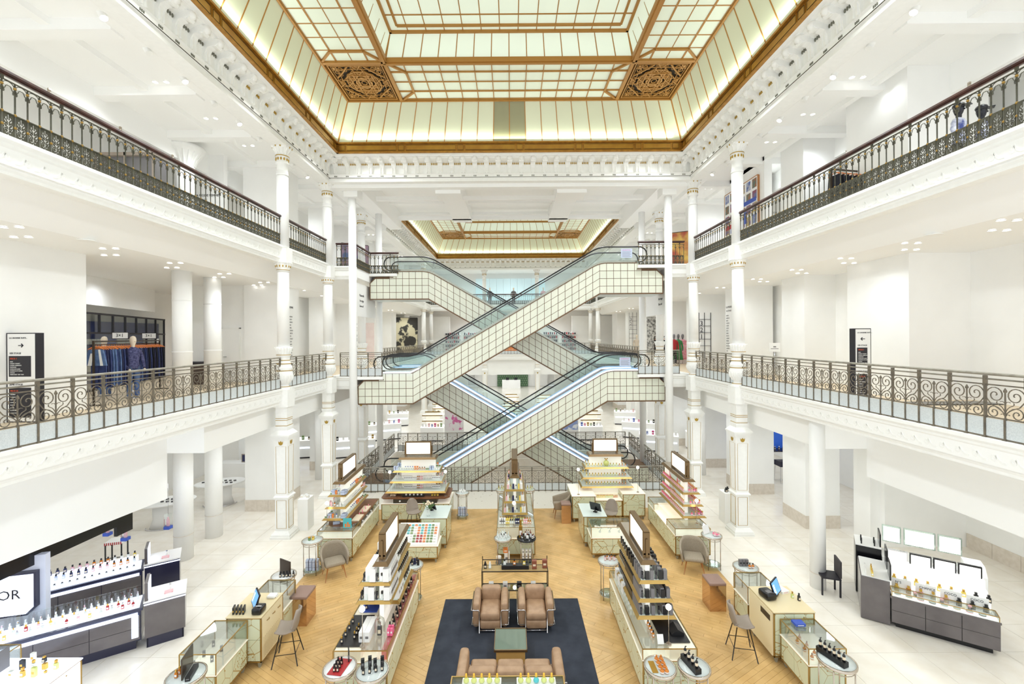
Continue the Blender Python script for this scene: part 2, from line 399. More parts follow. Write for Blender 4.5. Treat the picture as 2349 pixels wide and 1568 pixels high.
# fascia mouldings with running scroll
def fascia_prof(s, x, z):
    # from floor edge down to soffit, projecting inward to the void
    P = [(0.06, 0.02), (-0.10, 0.02), (-0.10, -0.04), (-0.05, -0.09), (-0.05, -0.13), (-0.02, -0.16), (0.0, -0.17), (0.0, -0.40), (0.03, -0.42), (0.03, -0.46), (0.06, -0.50), (0.06, -0.55), (0.3, -0.55), (0.3, 0.02)]
    return [(x + s * a, z + c) for a, c in P]
wave = MB()
pts = [(0, 0.02 * math.cos(0), 0)]
pts = []
for k in range(9): pts.append((0, -0.13 + 0.016 * k, -0.05 + 0.006 * k + (0.03 if k > 5 else 0)))
sp_ = [(0, 0.045 * (1 - t / 14) * math.cos(t * 0.7 + 2.4) + 0.06, 0.045 * (1 - t / 14) * math.sin(t * 0.7 + 2.4)) for t in range(12)]
wave.tube([(0, -0.13, -0.05), (0, -0.06, -0.045), (0, -0.01, -0.01), (0, 0.02, 0.035)] + sp_, 0.02, 4)
wmesh = wave.mesh('scroll_relief', WH2)
tn = 0
for z in (F1, F2):
    for s in (-1, 1):
        tn += 1
        o = struct('trim_%d' % tn, MB().prism(fascia_prof(s, s * XR, z), 3, 19.75, 'y'), WH2)
        y = 3.4; k = 0
        while y < 19.3:
            inst('scroll_relief', wmesh, o, (s * XR - s * 0.012, y, z - 0.285), sc=(1, 1.05, 1.35)); y += 0.29
        tn += 1
        o2 = struct('trim_%d' % tn, MB().prism(fascia_prof(s, s * XR, z), 26.6, 43.6, 'y'), WH2)
        # ledge facing the camera at the escalator bay
        tn += 1
        prof = [(19.7 + (a if a > -1 else 0), z + c) for a, c in [(0.06, 0.02), (-0.10, 0.02), (-0.10, -0.04), (-0.05, -0.09), (-0.05, -0.13), (0.0, -0.17), (0.0, -0.40), (0.03, -0.46), (0.06, -0.55), (0.3, -0.55), (0.3, 0.02)]]
        struct('trim_%d' % tn, MB().prism(prof, s * 6.9, s * XR, 'x'), WH2)
    tn += 1
    prof = [(43.6 + a, z + c) for a, c in [(0.06, 0.02), (-0.10, 0.02), (-0.10, -0.04), (-0.05, -0.13), (0.0, -0.17), (0.0, -0.40), (0.06, -0.55), (0.3, -0.55), (0.3, 0.02)]]
    struct('trim_%d' % tn, MB().prism(prof, -XR, XR, 'x'), WH2)
# soffit beams / bulkheads, ground floor (L0 ceiling) and L1 ceiling
b = MB()
b.box(-24, -8.3, 12.0, 43.6, 3.72, 4.66); b.box(8.3, 24, 11.9, 43.6, 3.74, 4.66)         # dropped ceiling beyond the far bulkhead
b.box(9.5, 24, 3, 11.9, 3.0, 4.66)
b.prism([(-9.3, 12.0), (-10.6, 3.0), (-24, 3.0), (-24, 12.0)], 2.5, 4.66, 'z')
o = struct('ceiling_3', b, CEIL)
o.data.transform(Matrix.Identity(4))
b = MB()
for s in (-1, 1): b.prism([(s * 8.16, 9.54), (s * 8.9, 8.9), (s * 24, 8.9), (s * 24, 9.54)], 3, 43.6, 'y')
struct('ceiling_4', b, CEIL)
# hanging panels between columns and bulkheads on the ground floor (short return beams)
# L2 ceiling with coffers
b = MB()
for s in (-1, 1):
    b.box(s * 7.72, s * 24, 3, 43.6, 13.75, 14.1)
    for k in range(16):
        y = 4.4 + k * 2.6; b.box(s * 8.6, s * 11.5, y, y + 0.35, 13.5, 13.75)
    b.box(s * 11.4, s * 12.2, 3, 43.6, 13.0, 13.75)
    b.box(s * 8.35, s * 8.6, 3, 43.6, 13.55, 13.75); b.box(s * 9.9, s * 10.1, 3, 43.6, 13.6, 13.75)
b.box(-24, 24, 43.7, 62, 13.75, 14.1); b.box(-24, -7.9, 19.3, 27, 13.7, 13.75)
struct('ceiling_5', b, CEIL)
# escalator-bay ceiling with beams
b = MB(); b.box(-7.9, 7.9, 19.0, 27.2, 14.35, 14.6)
b.box(-7.9, 7.9, 19.0, 19.35, 13.2, 14.4); b.box(-7.9, 7.9, 26.9, 27.3, 14.2, 14.6)
for s in (-1, 1):
    b.box(s * 2.1 - 0.05, s * 3.3 + 0.05, 19.35, 20.4, 13.05, 14.4); b.box(s * 2.3, s * 3.4, 20.4, 27.0, 13.75, 14.4)
    b.box(s * 6.6, s * 7.3, 19.35, 27.0, 13.35, 14.4)
    b.box(s * 6.65, s * 7.25, 19.36, 20.05, 12.95, 13.4)
b.box(-6.9, 6.9, 21.9, 22.1, 13.55, 13.75); b.box(-6.9, 6.9, 26.2, 26.45, 13.75, 13.95); b.box(-6.9, 6.9, 24.3, 24.6, 14.1, 14.35)
struct('ceiling_6', b, CEIL)
# ---- walls
wl = MB(); wl.box(-24.2, -24, 3, 62, 0, 14); struct('wall_left', wl, WH)
wl = MB(); wl.box(24, 24.2, 3, 62, 0, 14); struct('wall_right', wl, WH)
wl = MB(); wl.box(-24, 24, 62, 62.2, 0, 14); wl.box(-24, 24, 48.4, 48.6, F1, F2 - .4); wl.box(-24, -6.3, 45.9, 46.1, F1, 8.9); wl.box(6.3, 24, 45.9, 46.1, F1, 8.9); wl.box(-24, 24, 49, 49.2, F2, 13.8)
for s in (-1, 1): wl.box(s * 4.6, s * 24, 47, 47.2, 0, 4.6)
wl.box(-5, 5, 61.2, 61.4, 0, 4.6)
struct('wall_back', wl, WH)
# header above the far ground opening
b = MB(); b.box(-XR, XR, 44.0, 44.6, 3.05, 4.66); struct('trim_20', b, WH)
# piers through the floors: (x0,x1,y0,y1)
PIERS = [(9.9, 11.2, 19.0, 20.5), (10.3, 11.5, 15.6, 16.9), (9.6, 11.1, 22.9, 24.3), (10.3, 12.4, 11.5, 13.6), (9.8, 11.2, 27.5, 29), (9.8, 11.2, 32, 33.6), (9.8, 11.2, 36.5, 38), (9.8, 11.2, 41, 43)]
LP = [(-10.5, -9.15, 17.5, 19.2), (-10.4, -9.6, 22.9, 24.2), (-11.2, -9.8, 27.5, 29), (-11.2, -9.8, 32, 33.6), (-11.2, -9.8, 36.5, 38), (-11.2, -9.8, 41, 43)]
n = 0
for side, lst in (('right', PIERS), ('left', LP)):
    for (x0, x1, y0, y1) in lst:
        n += 1
        b = MB()
        if not (side == 'right' and y0 == 11.5): b.box(x0, x1, y0, y1, 0, 4.66)
        b.box(x0, x1, y0, y1, F1, 9.53); b.box(x0, x1, y0, y1, F2, 13.75)
        o = struct('wall_%s_pier_%d' % (side, n), b, WH)
        if not (side == 'right' and y0 == 11.5):
            # stone plinth blocks
            e = 0.012; w_ = (x1 - x0 + 2 * e) / 3
            for i in range(3):
                obj('plinth_block', MB().box(x0 - e + i * w_ + 0.002, x0 - e + (i + 1) * w_ - 0.002, y0 - e, y1 + e, 0, 0.45), CREAM, o)
# long white walls: left L1 and L2 shop walls, right
wls = MB()
wls.box(-10.9, -10.5, 3, 11.0, F1, 8.95)                       # left L1 white wall beside the totem
wls.box(-14.2, -10.9, 10.9, 11.0, F1, 8.95)
wls.box(-12.6, -10.5, 17.6, 17.75, F1, 8.95)                   # door wall
wls.box(-11.2, -10.8, 17.75, 43, F1, 8.95); wls.box(-13.4, -13.2, 3, 43, F2, 13.75); wls.box(-13.5, -10.8, 16.8, 17.0, F2, 13.75)
wls.box(-16.2, -16, 11.35, 43, F1, 8.95)
struct('wall_left_2', wls, WH)
wls = MB()
wls.box(11.9, 12.1, 3, 11.5, F1, 8.95); wls.box(11.4, 11.6, 13.5, 24, F1, 8.95); wls.box(13.4, 13.6, 3, 20, F2, 13.75); wls.box(13.2, 13.4, 20, 43, F2, 13.75)
wls.box(12.2, 12.4, 24, 43, F1, 8.95)
wls.box(9.9, 10.2, 17.3, 19.0, F2, 13.75)
struct('wall_right_2', wls, WH)
wls = MB()
wls.box(14.5, 14.7, 8, 14.2, 0, 3.2); wls.box(11.9, 14.7, 14.2, 14.4, 0, 4.0); wls.box(11.6, 12.2, 14.4, 15.1, 0, 4.0); wls.box(15.0, 15.2, 14, 43, 0, 4); wls.box(14.3, 14.52, 3, 8.1, 0, 3.2)
o = struct('wall_right_3', wls, WH)
for i in range(8):
    obj('plinth_block', MB().box(14.47, 14.5, 8.1 + i * 0.76, 8.1 + i * 0.76 + 0.75, 0, 0.45), CREAM, o)
wls = MB(); wls.box(-15.6, -15.4, 10, 43, 0, 4); wls.box(-13.2, -12.2, 21.5, 22.0, 0, 4); wls.box(-15.5, -12.6, 30, 30.2, 0, 4)
wls.box(-12.0, -11.8, 23.2, 24.6, 0, 4)
struct('wall_left_3', wls, WH)
# recess panels on L1 right pier fronts: door to the lift lobby
d = MB(); d.box(12.55, 13.9, 11.2, 11.45, F1, 8.9); d.box(12.4, 13.9, 11.15, 11.45, 7.55, 8.9)
# ================================================================ SKYLIGHTS
def quad_plate(q, th=0.02):
    # thin slab from a quad (list of 4 points), thickness upward/outward
    v = [Vector(p) for p in q]; n = (v[1] - v[0]).cross(v[3] - v[0]).normalized() * th
    vs = v + [p + n for p in v]
    return MB().add(vs, [(0, 3, 2, 1), (4, 5, 6, 7), (0, 1, 5, 4), (1, 2, 6, 5), (2, 3, 7, 6), (3, 0, 4, 7)])
def skylight(label, Y0, Y1, near_vis, detail=True):
    """Section: cornice opening X=7.06; frame 14.31-14.75; cove to X=6.33 z16.11; ring to X=4.2; riser to z16.9; top."""
    sk = thing('skylight', label, 'skylight', (0, (Y0 + Y1) / 2, 14.3))
    oy = (Y0 + Y1) / 2
    def add(name, mb, m, parent=sk, kind=None):
        mb.xf(Matrix.Translation((0, -oy, -14.3))); o = obj(name, mb, m, parent)
        if kind: o['kind'] = kind
        return o
    ZA, ZB, ZC = 14.75, 16.11, 16.9
    iA, iB, iC, iD = 0.06, 0.73, 2.86, 3.14          # insets from opening edge for A,B (x), ring inner
    XO = 7.06
    XA, XB, XC, XD = 7.0, 6.33, 4.2, 3.93
    ya, yb, yc, yd = 0.06, 0.76, 3.2, 3.48
    panes = []
    def P(sx, x, y, z): return (sx * x, y, z)
    # back & front coves
    xd = [-XB + 0.5325 * k for k in range(4)] + [-XC + 0.6 * k for k in range(15)] + [XC + 0.5325 * k for k in range(1, 5)]
    for end in (1, -1):
        Y = Y1 if end > 0 else Y0
        for k in range(len(xd) - 1):
            t0, t1 = xd[k], xd[k + 1]
            q = [(t0 * XA / XB, Y - end * ya, ZA), (t1 * XA / XB, Y - end * ya, ZA), (t1, Y - end * yb, ZB), (t0, Y - end * yb, ZB)]
            if end < 0: q = q[::-1]
            dim = end > 0 and detail and k in (10, 11)
            panes.append((Y if end > 0 else Y - 50, q, SKYD if dim else SKYC))
        for k in range(14):
            t0, t1 = -XC + 0.6 * k, -XC + 0.6 * k + 0.6
            for j in range(4):
                y0, y1 = Y - end * (yb + (yc - yb) * j / 4), Y - end * (yb + (yc - yb) * (j + 1) / 4)
                panes.append((y0 if end > 0 else y0 - 50, [(t0, y0, ZB), (t1, y0, ZB), (t1, y1, ZB), (t0, y1, ZB)][::(1 if end < 0 else -1)], SKYG))
            panes.append((Y if end > 0 else Y - 50, [(t0, Y - end * yc, ZB + 0.05), (t1, Y - end * yc, ZB + 0.05), (t1 * XD / XC, Y - end * yd, ZC), (t0 * XD / XC, Y - end * yd, ZC)][::end], SKYT))
    ys = []
    n = round((Y1 - Y0 - 2 * yc) / 0.6); st = (Y1 - Y0 - 2 * yc) / n
    ymid = [Y0 + yc + st * k for k in range(n + 1)]
    yfull = [Y0 + yb + (yc - yb) * k / 4 for k in range(4)] + ymid + [Y1 - yc + (yc - yb) * k / 4 for k in range(1, 5)]
    def ymap(y): # stretch cove base
        c = (Y0 + Y1) / 2; return c + (y - c) * ((Y1 - Y0) / 2 - ya) / ((Y1 - Y0) / 2 - yb)
    for s in (-1, 1):
        for k in range(len(yfull) - 1):
            a, c = yfull[k], yfull[k + 1]
            q = [(s * XA, ymap(a), ZA), (s * XA, ymap(c), ZA), (s * XB, c, ZB), (s * XB, a, ZB)]
            panes.append((c, q if s < 0 else q[::-1], SKYC))
        for k in range(n):
            a, c = ymid[k], ymid[k + 1]
            for j in range(4):
                x0, x1 = XB - (XB - XC) * j / 4, XB - (XB - XC) * (j + 1) / 4
                q = [(s * x0, a, ZB), (s * x0, c, ZB), (s * x1, c, ZB), (s * x1, a, ZB)]
                panes.append((c - 1, q if s < 0 else q[::-1], SKYG))
            q = [(s * XC, a, ZB + 0.05), (s * XC, c, ZB + 0.05), (s * XD, c, ZC), (s * XD, a, ZC)]
            panes.append((c, q if s < 0 else q[::-1], SKYT))
    nt = round((Y1 - Y0 - 2 * yd) / 0.74); stt = (Y1 - Y0 - 2 * yd) / nt
    for k in range(nt):
        a = Y0 + yd + stt * k
        for j in range(13):
            x0, x1 = -XD + 2 * XD / 13 * j, -XD + 2 * XD / 13 * (j + 1)
            panes.append((a + stt - 2, [(x0, a, ZC + 0.02), (x0, a + stt, ZC + 0.02), (x1, a + stt, ZC + 0.02), (x1, a, ZC + 0.02)], SKYT))
    panes.sort(key=lambda p: (0 if p[0] > near_vis else 1, p[0] if near_vis > 20 else -p[0]))
    rest = {}
    for k, (d, q, m) in enumerate(panes):
        if k < 300:
            c = [sum(p[i] for p in q) / 4 for i in range(3)]
            pb = quad_plate([[p[i] - c[i] for i in range(3)] for p in q])
            o = inst('glass_pane', pb.mesh('glass_pane', m), sk, (c[0], c[1] - oy, c[2] - 14.3))
            if m is SKYD: o['label'] = 'unlit olive glass pane'
        else: rest.setdefault(m.name, [MB(), m])[0].join(quad_plate(q))
    for kx, (mb, m) in rest.items(): add('distant_glass_panes', mb, m, kind='stuff')
    # roof boxes above so no outside shows
    add('roof_cover', MB().box(-7.3, 7.3, Y0 - 0.2, Y1 + 0.2, 17.3, 17.4), CEIL)
    # frame band with raised panels
    for nm, x0, x1, y0, y1 in (('frame_band', -XO - 0.15, XO + 0.15, Y1, Y1 + 0.15), ('frame_band', -XO - 0.15, XO + 0.15, Y0 - 0.15, Y0)):
        e = 1 if y0 > oy else -1; b = MB().box(x0, x1, y0, y1, 14.31, 14.75)
        yy = Y1 if e > 0 else Y0
        b.box(-XO, XO, yy - e * 0.10, yy, 14.31, 14.35).box(-XO, XO, yy - e * 0.06, yy, 14.35, 14.38).box(-XO, XO, yy - e * 0.09, yy, 14.69, 14.75)
        o = add(nm, b, GOLD)
        t = -XO + 0.05; k = 0
        while t < XO - 0.3:
            L_ = 0.32 if k % 2 == 0 else min(2.1, (XO - 0.05) - t - 0.4); p = MB()
            if L_ < 0.1: break
            p.frust(t + 0.03, t + L_ - 0.03, -0.03, 0.0, 14.42, 14.66, 0.0).xf(Matrix.Translation((0, yy if e > 0 else yy + 0.03, 0)))
            obj('raised_panel', p.xf(Matrix.Translation((0, -oy, -14.3))), GOLDP, o)
            yq = yy - e * .032 - oy; obj('panel_moulding', MB().tube([(t + .05, yq, .14), (t + L_ - .05, yq, .14), (t + L_ - .05, yq, .34), (t + .05, yq, .34)], .008, 4, closed=True), DARKIN, o); t += L_; k += 1
    for s in (-1, 1):
        b = MB().box(s * XO, s * (XO + 0.15), Y0, Y1, 14.31, 14.75).box(s * (XO - 0.10), s * XO, Y0, Y1, 14.31, 14.35).box(s * (XO - 0.06), s * XO, Y0, Y1, 14.35, 14.38).box(s * (XO - 0.09), s * XO, Y0, Y1, 14.69, 14.75)
        o = add('frame_band', b, GOLD)
        t = Y1 - 0.05; k = 0
        while t > Y0 + 0.5:
            L_ = 0.32 if k % 2 == 0 else 2.1; L_ = min(L_, t - Y0 - 0.1)
            obj('raised_panel', MB().box(s * (XO - 0.03), s * XO, t - L_ + 0.03, t - 0.03, 14.42, 14.66).xf(Matrix.Translation((0, -oy, -14.3))), GOLDP, o)
            xq = s * (XO - .032); obj('panel_moulding', MB().tube([(xq, t - .05 - oy, .14), (xq, t - L_ + .05 - oy, .14), (xq, t - L_ + .05 - oy, .34), (xq, t - .05 - oy, .34)], .008, 4, closed=True), DARKIN, o); t -= L_; k += 1
    # glazing bars
    r = 0.021
    def bar(b, p, q, w=r): b.tube([p, q], w, 4)
    cb_ = MB()
    for k, t in enumerate(xd):
        for e, Y in ((1, Y1), (-1, Y0)): bar(cb_, (t * XA / XB, Y - e * ya - e * 0.02, ZA), (t, Y - e * yb - e * 0.02, ZB), r if 0 < k < len(xd) - 1 else 0.055)
    for s in (-1, 1):
        for y in yfull: bar(cb_, (s * (XA - 0.02), ymap(y), ZA), (s * (XB - 0.02), y, ZB))
    add('cove_glazing_bars', cb_, BAR)
    z = ZB - 0.02; rb = MB()
    for e, Y in ((1, Y1), (-1, Y0)):
        for j in range(1, 4):
            y = Y - e * (yb + (yc - yb) * j / 4); bar(rb, (-XC, y, z), (XC, y, z), 0.024 if j == 2 else 0.036)
        for k in range(1, 14): bar(rb, (-XC + 0.6 * k, Y - e * yb, z), (-XC + 0.6 * k, Y - e * yc, z))
        for k in range(1, 14): bar(rb, (-XC + 0.6 * k, Y - e * (yc + 0.01), ZB), ((-XC + 0.6 * k) * XD / XC, Y - e * (yd + 0.01), ZC))
    for s in (-1, 1):
        for j in range(1, 4):
            x = s * (XB - (XB - XC) * j / 4); bar(rb, (x, Y0 + yc, z), (x, Y1 - yc, z), 0.018 if j == 2 else 0.036)
        for y in ymid[1:-1]:
            bar(rb, (s * XB, y, z), (s * XC, y, z)); bar(rb, (s * XC, y, ZB), (s * XD, y, ZC))
    add('ring_glazing_bars', rb, BAR)
    tb = MB()
    for k in range(nt + 1): bar(tb, (-XD, Y0 + yd + stt * k, ZC), (XD, Y0 + yd + stt * k, ZC), 0.028)
    for j in range(14): bar(tb, (-XD + 2 * XD / 13 * j, Y0 + yd, ZC), (-XD + 2 * XD / 13 * j, Y1 - yd, ZC), 0.02)
    for (i_) in (0.3,):
        bar(tb, (-XD + i_, Y1 - yd - i_, ZC - 0.01), (XD - i_, Y1 - yd - i_, ZC - 0.01), 0.06)
        for s in (-1, 1): bar(tb, (s * (XD - i_), Y0 + yd, ZC - 0.01), (s * (XD - i_), Y1 - yd - i_, ZC - 0.01), 0.05)
    add('upper_glazing_bars', tb, BAR)
    bm = MB()
    def loop(x, y0, y1, zz, w, h, b=bm):
        b.box(-x - w, x + w, y1 - w, y1 + w, zz - h, zz).box(-x - w, x + w, y0 - w, y0 + w, zz - h, zz)
        for s in (-1, 1): b.box(s * x - w, s * x + w, y0, y1, zz - h, zz)
    loop(XB, Y0 + yb, Y1 - yb, ZB + 0.03, 0.075, 0.10); loop(XB - 0.03, Y0 + yb + 0.03, Y1 - yb - 0.03, ZB - 0.06, 0.03, 0.05)
    loop(XC, Y0 + yc, Y1 - yc, ZB + 0.05, 0.10, 0.16); loop(XC - 0.02, Y0 + yc + 0.02, Y1 - yc - 0.02, ZB - 0.1, 0.04, 0.05)
    loop(XD, Y0 + yd, Y1 - yd, ZC + 0.02, 0.07, 0.10)
    for s in (-1, 1):
        for e, Y in ((1, Y1), (-1, Y0)):
            bm.tube([(s * XC, Y - e * yc, ZB), (s * XD, Y - e * yd, ZC)], 0.06, 4)
            # chamfer beams
            zz = ZB - 0.05
            a = (s * XC, Y - e * yc, zz); c1 = (s * (XC - 0.6), Y - e * (yc - 0.61), zz); c2 = (s * (XC - 0.6), Y - e * (yb + 0.61), zz)
            a2 = (s * XC, Y - e * yb, zz)
            for p, q in ((a, c1), (c1, c2), (c2, a2)): bm.tube([p, q], 0.05, 4)
            d1 = (s * (XC + 0.53), Y - e * (yc + 0.58), zz); d2 = (s * (XB - 0.53), Y - e * (yc + 0.58), zz); d3 = (s * XB, Y - e * yc, zz)
            for p, q in ((a, d1), (d1, d2), (d2, d3)): bm.tube([p, q], 0.05, 4)
            bm.box(s * XC, s * XB, Y - e * yc - 0.06, Y - e * yc + 0.06, ZB - 0.1, ZB + 0.02); bm.box(s * XC - 0.06, s * XC + 0.06, Y - e * yc, Y - e * yb, ZB - 0.1, ZB + 0.02)
    add('gilt_beams', bm, BAR)
    # ornamental pierced corner squares
    orn = ornament()
    for s in (-1, 1):
        for e, Y in ((1, Y1), (-1, Y0)):
            if e < 0 and detail: continue
            cx, cy = s * (XB + XC) / 2, Y - e * (yb + yc) / 2; hx, hy = (XB - XC) / 2, (yc - yb) / 2
            add('grille_backing', MB().box(cx - hx, cx + hx, cy - hy, cy + hy, ZB + 0.02, ZB + 0.06), DARKIN)
            inst('ornamental_grille', orn, sk, (cx, cy - oy, ZB - 0.04 - 14.3), sc=(hx - 0.12, hy - 0.12, 1))
    return sk
_o = []
def ornament():
    if _o: return _o[0]
    b = MB()
    def R(x, y, w=0.028, rot=0):
        p = [(x * c, y * d) for c, d in ((1, 1), (-1, 1), (-1, -1), (1, -1))]
        p = [(a * math.cos(rot) - c * math.sin(rot), a * math.sin(rot) + c * math.cos(rot), 0) for a, c in p]
        b.tube(p, w, 4, closed=True)
    def C(x, y, r, w=0.022, n=20, a0=0, a1=2 * PI, ry=None):
        ry = ry or r
        if a1 - a0 > 6.2: b.tube([(x + r * math.cos(2 * PI * k / n), y + ry * math.sin(2 * PI * k / n), 0) for k in range(n)], w, 4, closed=True)
        else: b.tube([(x + r * math.cos(a0 + (a1 - a0) * k / n), y + ry * math.sin(a0 + (a1 - a0) * k / n), 0) for k in range(n + 1)], w, 4)
    R(0.98, 0.98, 0.045); R(0.9, 0.9, 0.02); R(0.42, 0.42, 0.04); R(0.5, 0.26, 0.03); R(0.26, 0.5, 0.03)
    C(0, 0, 0.62, 0.028, 28); C(0, 0, 0.30, 0.03, 20, ry=0.2); C(0, 0, 0.2, 0.03, 20, ry=0.3); C(0, 0, 0.1, 0.02)
    R(0, 0.0) if False else None
    R(0.62, 0.34, 0.026, PI / 4); R(0.34, 0.62, 0.026, PI / 4); R(0.74, 0.74, 0.02, 0); R(0.16, 0.8, 0.02); R(0.8, 0.16, 0.02)
    for k in range(12): C(0.48 * math.cos(k * PI / 6), 0.48 * math.sin(k * PI / 6), 0.09, 0.014, 10)
    for k in range(16): C(0.82 * math.cos(k * PI / 8 + .2), 0.82 * math.sin(k * PI / 8 + .2), 0.06, 0.013, 8)
    for sx in (-1, 1):
        for sy in (-1, 1):
            R_ = [(sx * 0.55, sy * 0.9, 0), (sx * 0.9, sy * 0.9, 0), (sx * 0.9, sy * 0.55, 0)]
            b.tube([(sx * 0.3, sy * 0.9, 0), (sx * 0.55, sy * 0.62, 0), (sx * 0.62, sy * 0.55, 0), (sx * 0.9, sy * 0.3, 0)], 0.035, 4)
            b.tube([(sx * 0.72, sy * 0.9, 0), (sx * 0.72, sy * 0.72, 0), (sx * 0.9, sy * 0.72, 0)], 0.028, 4)
            C(sx * 0.6, sy * 0.76, 0.08, 0.018, 10); C(sx * 0.76, sy * 0.6, 0.08, 0.018, 10)
            for k in range(3): C(sx * (0.35 + 0.0 * k), sy * 0.35, 0.07 + 0.05 * k, 0.015, 10)
            b.box(sx * 0.76, sx * 0.86, sy * 0.76, sy * 0.86, -0.02, 0.02)
        b.tube([(sx * 0.98, -0.2, 0), (sx * 0.72, 0, 0), (sx * 0.98, 0.2, 0)], 0.03, 4); b.tube([(-0.2, sx * 0.98, 0), (0, sx * 0.72, 0), (0.2, sx * 0.98, 0)], 0.03, 4)
        for k in (-2, -1, 0, 1, 2):
            an = k * 0.5; b.tube([(sx * 0.92, 0, 0), (sx * (0.92 - 0.14 * math.cos(an)), 0.14 * math.sin(an), 0)], 0.016, 4)
            b.tube([(0, sx * 0.92, 0), (0.14 * math.sin(an), sx * (0.92 - 0.14 * math.cos(an)), 0)], 0.016, 4)
    _o.append(b.mesh('ornamental_grille', BRS if False else BAR)); return _o[0]
skylight('gilt framed stained glass skylight over the near sales floor', 2.0, 18.16, 8.0, True)
skylight('gilt framed glass skylight over the far hall beyond the escalators', 27.5, 42.6, 36.0, False)
# cove lamps hidden behind the gilt frame (real lamps lighting the cove glass)
for (Y0, Y1) in ((2.0, 18.16), (27.5, 42.6)):
    for s in (-1, 1):
        lamp('AREA', (s * 6.86, (Y0 + Y1) / 2, 14.80), 48, (0.08, Y1 - Y0 - 0.6), (0.93, 1, 0.92), rot=(0, PI + s * 0.0, 0), name='cove_lamp')
    lamp('AREA', (0, Y1 - 0.22, 14.80), 48, (13.2, 0.08), (0.93, 1, 0.92), rot=(PI, 0, 0), name='cove_lamp')
# ================================================================ CORNICE
mod = MB()   # modillion bracket: local y = outwards (towards the void, negative y), z up
prof = [(0, -0.42), (0.03, -0.42), (0.05, -0.30), (0.05, -0.2), (0.09, -0.08), (0.17, -0.04), (0.24, -0.07), (0.27, -0.02), (0.26, 0.06), (0.20, 0.11), (0, 0.12)]
mod.prism([(-a, c) for a, c in prof], -0.085, 0.085, 'x')
for s in (-1, 1): mod.lathe([(0.001, 0), (0.07, 0.0), (0.07, 0.02), (0.035, 0.035), (0.001, 0.035)], 10).xf(Matrix.Identity(4))
mod2 = MB()
mod2.join(mod)
vol = MB().lathe([(0.085, -0.1), (0.085, 0.1)], 10)
mod2.join(vol, Matrix.Translation((0, -0.2, 0.03)) @ Matrix.Rotation(PI / 2, 4, 'Y'))
leaf = MB().ball((0, -0.24, 0.06), 0.1, 8); mod2.join(leaf)
for k in (-1, 1): mod2.box(k * 0.05 - 0.012, k * 0.05 + 0.012, -0.075, -0.04, -0.4, -0.1)
mod2.xf(Matrix.Diagonal((1.15, 1.45, 1.08, 1)))
mmod = mod2.mesh('modillion', WH2)
egg = MB()
for k in range(4): egg.lathe([(0.001, -0.05), (0.02, -0.03), (0.024, 0.01), (0.012, 0.045), (0.001, 0.05)], 6, (-0.105 + 0.07 * k, -0.02, 0))
megg = egg.mesh('egg_ornaments', GILT)
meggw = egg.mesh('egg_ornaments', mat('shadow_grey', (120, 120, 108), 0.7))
guti = MB()
for k in range(3): guti.cb((-0.045 + 0.045 * k, 0, 0), (0.024, 0.02, 0.05))
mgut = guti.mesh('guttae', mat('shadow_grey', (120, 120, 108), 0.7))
def cornice(label, Y0, Y1, xs=7.6, skipback=False):
    root = thing('cornice', label, 'cornice', (0, Y1, 13.5))
    def add(n, mb, m=WH2): return obj(n, mb.xf(Matrix.Translation((0, -Y1, -13.5))), m, root)
    base = [(0.5, 13.35), (0, 13.35), (0, 13.5), (-0.05, 13.5), (-0.05, 13.6), (-0.09, 13.64), (0.0, 13.66), (0.0, 14.0), (-0.04, 14.0), (-0.04, 14.12), (-0.1, 14.14), (-0.3, 14.2), (-0.34, 14.25), (-0.4, 14.25), (-0.42, 14.29), (-0.54, 14.31), (-0.54, 14.33), (0.5, 14.33)]
    for s in (-1, 1):
        add('entablature', MB().prism([(s * (xs + a), z) for a, z in base], Y0, Y1 + 0.0, 'y'))
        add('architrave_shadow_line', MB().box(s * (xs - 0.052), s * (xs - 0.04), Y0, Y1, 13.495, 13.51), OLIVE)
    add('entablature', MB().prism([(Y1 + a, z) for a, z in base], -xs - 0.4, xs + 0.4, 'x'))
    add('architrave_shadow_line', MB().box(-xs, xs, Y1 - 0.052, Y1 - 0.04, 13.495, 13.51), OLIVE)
    n = int(2 * xs / 0.487)
    for k in range(n):
        x = -xs + 0.3 + k * (2 * xs - 0.6) / (n - 1)
        inst('modillion', mmod, root, (x, 0, 0.6))
        if k < n - 1:
            inst('egg_ornaments', megg, root, (x + 0.24, -0.03, 0.56))
        inst('guttae', mgut, root, (x, -0.055, 0.06))
    n2 = int((Y1 - Y0) / 0.487)
    for s in (-1, 1):
        for k in range(n2):
            y = -0.3 - k * 0.487
            if Y1 + y < max(Y0, 6.5): continue
            inst('modillion', mmod, root, (s * xs, y, 0.6), rz=(-s) * PI / 2)
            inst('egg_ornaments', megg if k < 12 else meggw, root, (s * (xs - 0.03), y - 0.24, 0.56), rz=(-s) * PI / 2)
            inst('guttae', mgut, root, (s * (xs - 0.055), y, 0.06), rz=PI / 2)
    return root
cornice('white bracketed cornice with gold eggs around the near skylight', 3, 18.7)
cornice('white bracketed cornice around the far hall skylight', 27.2, 43.15)
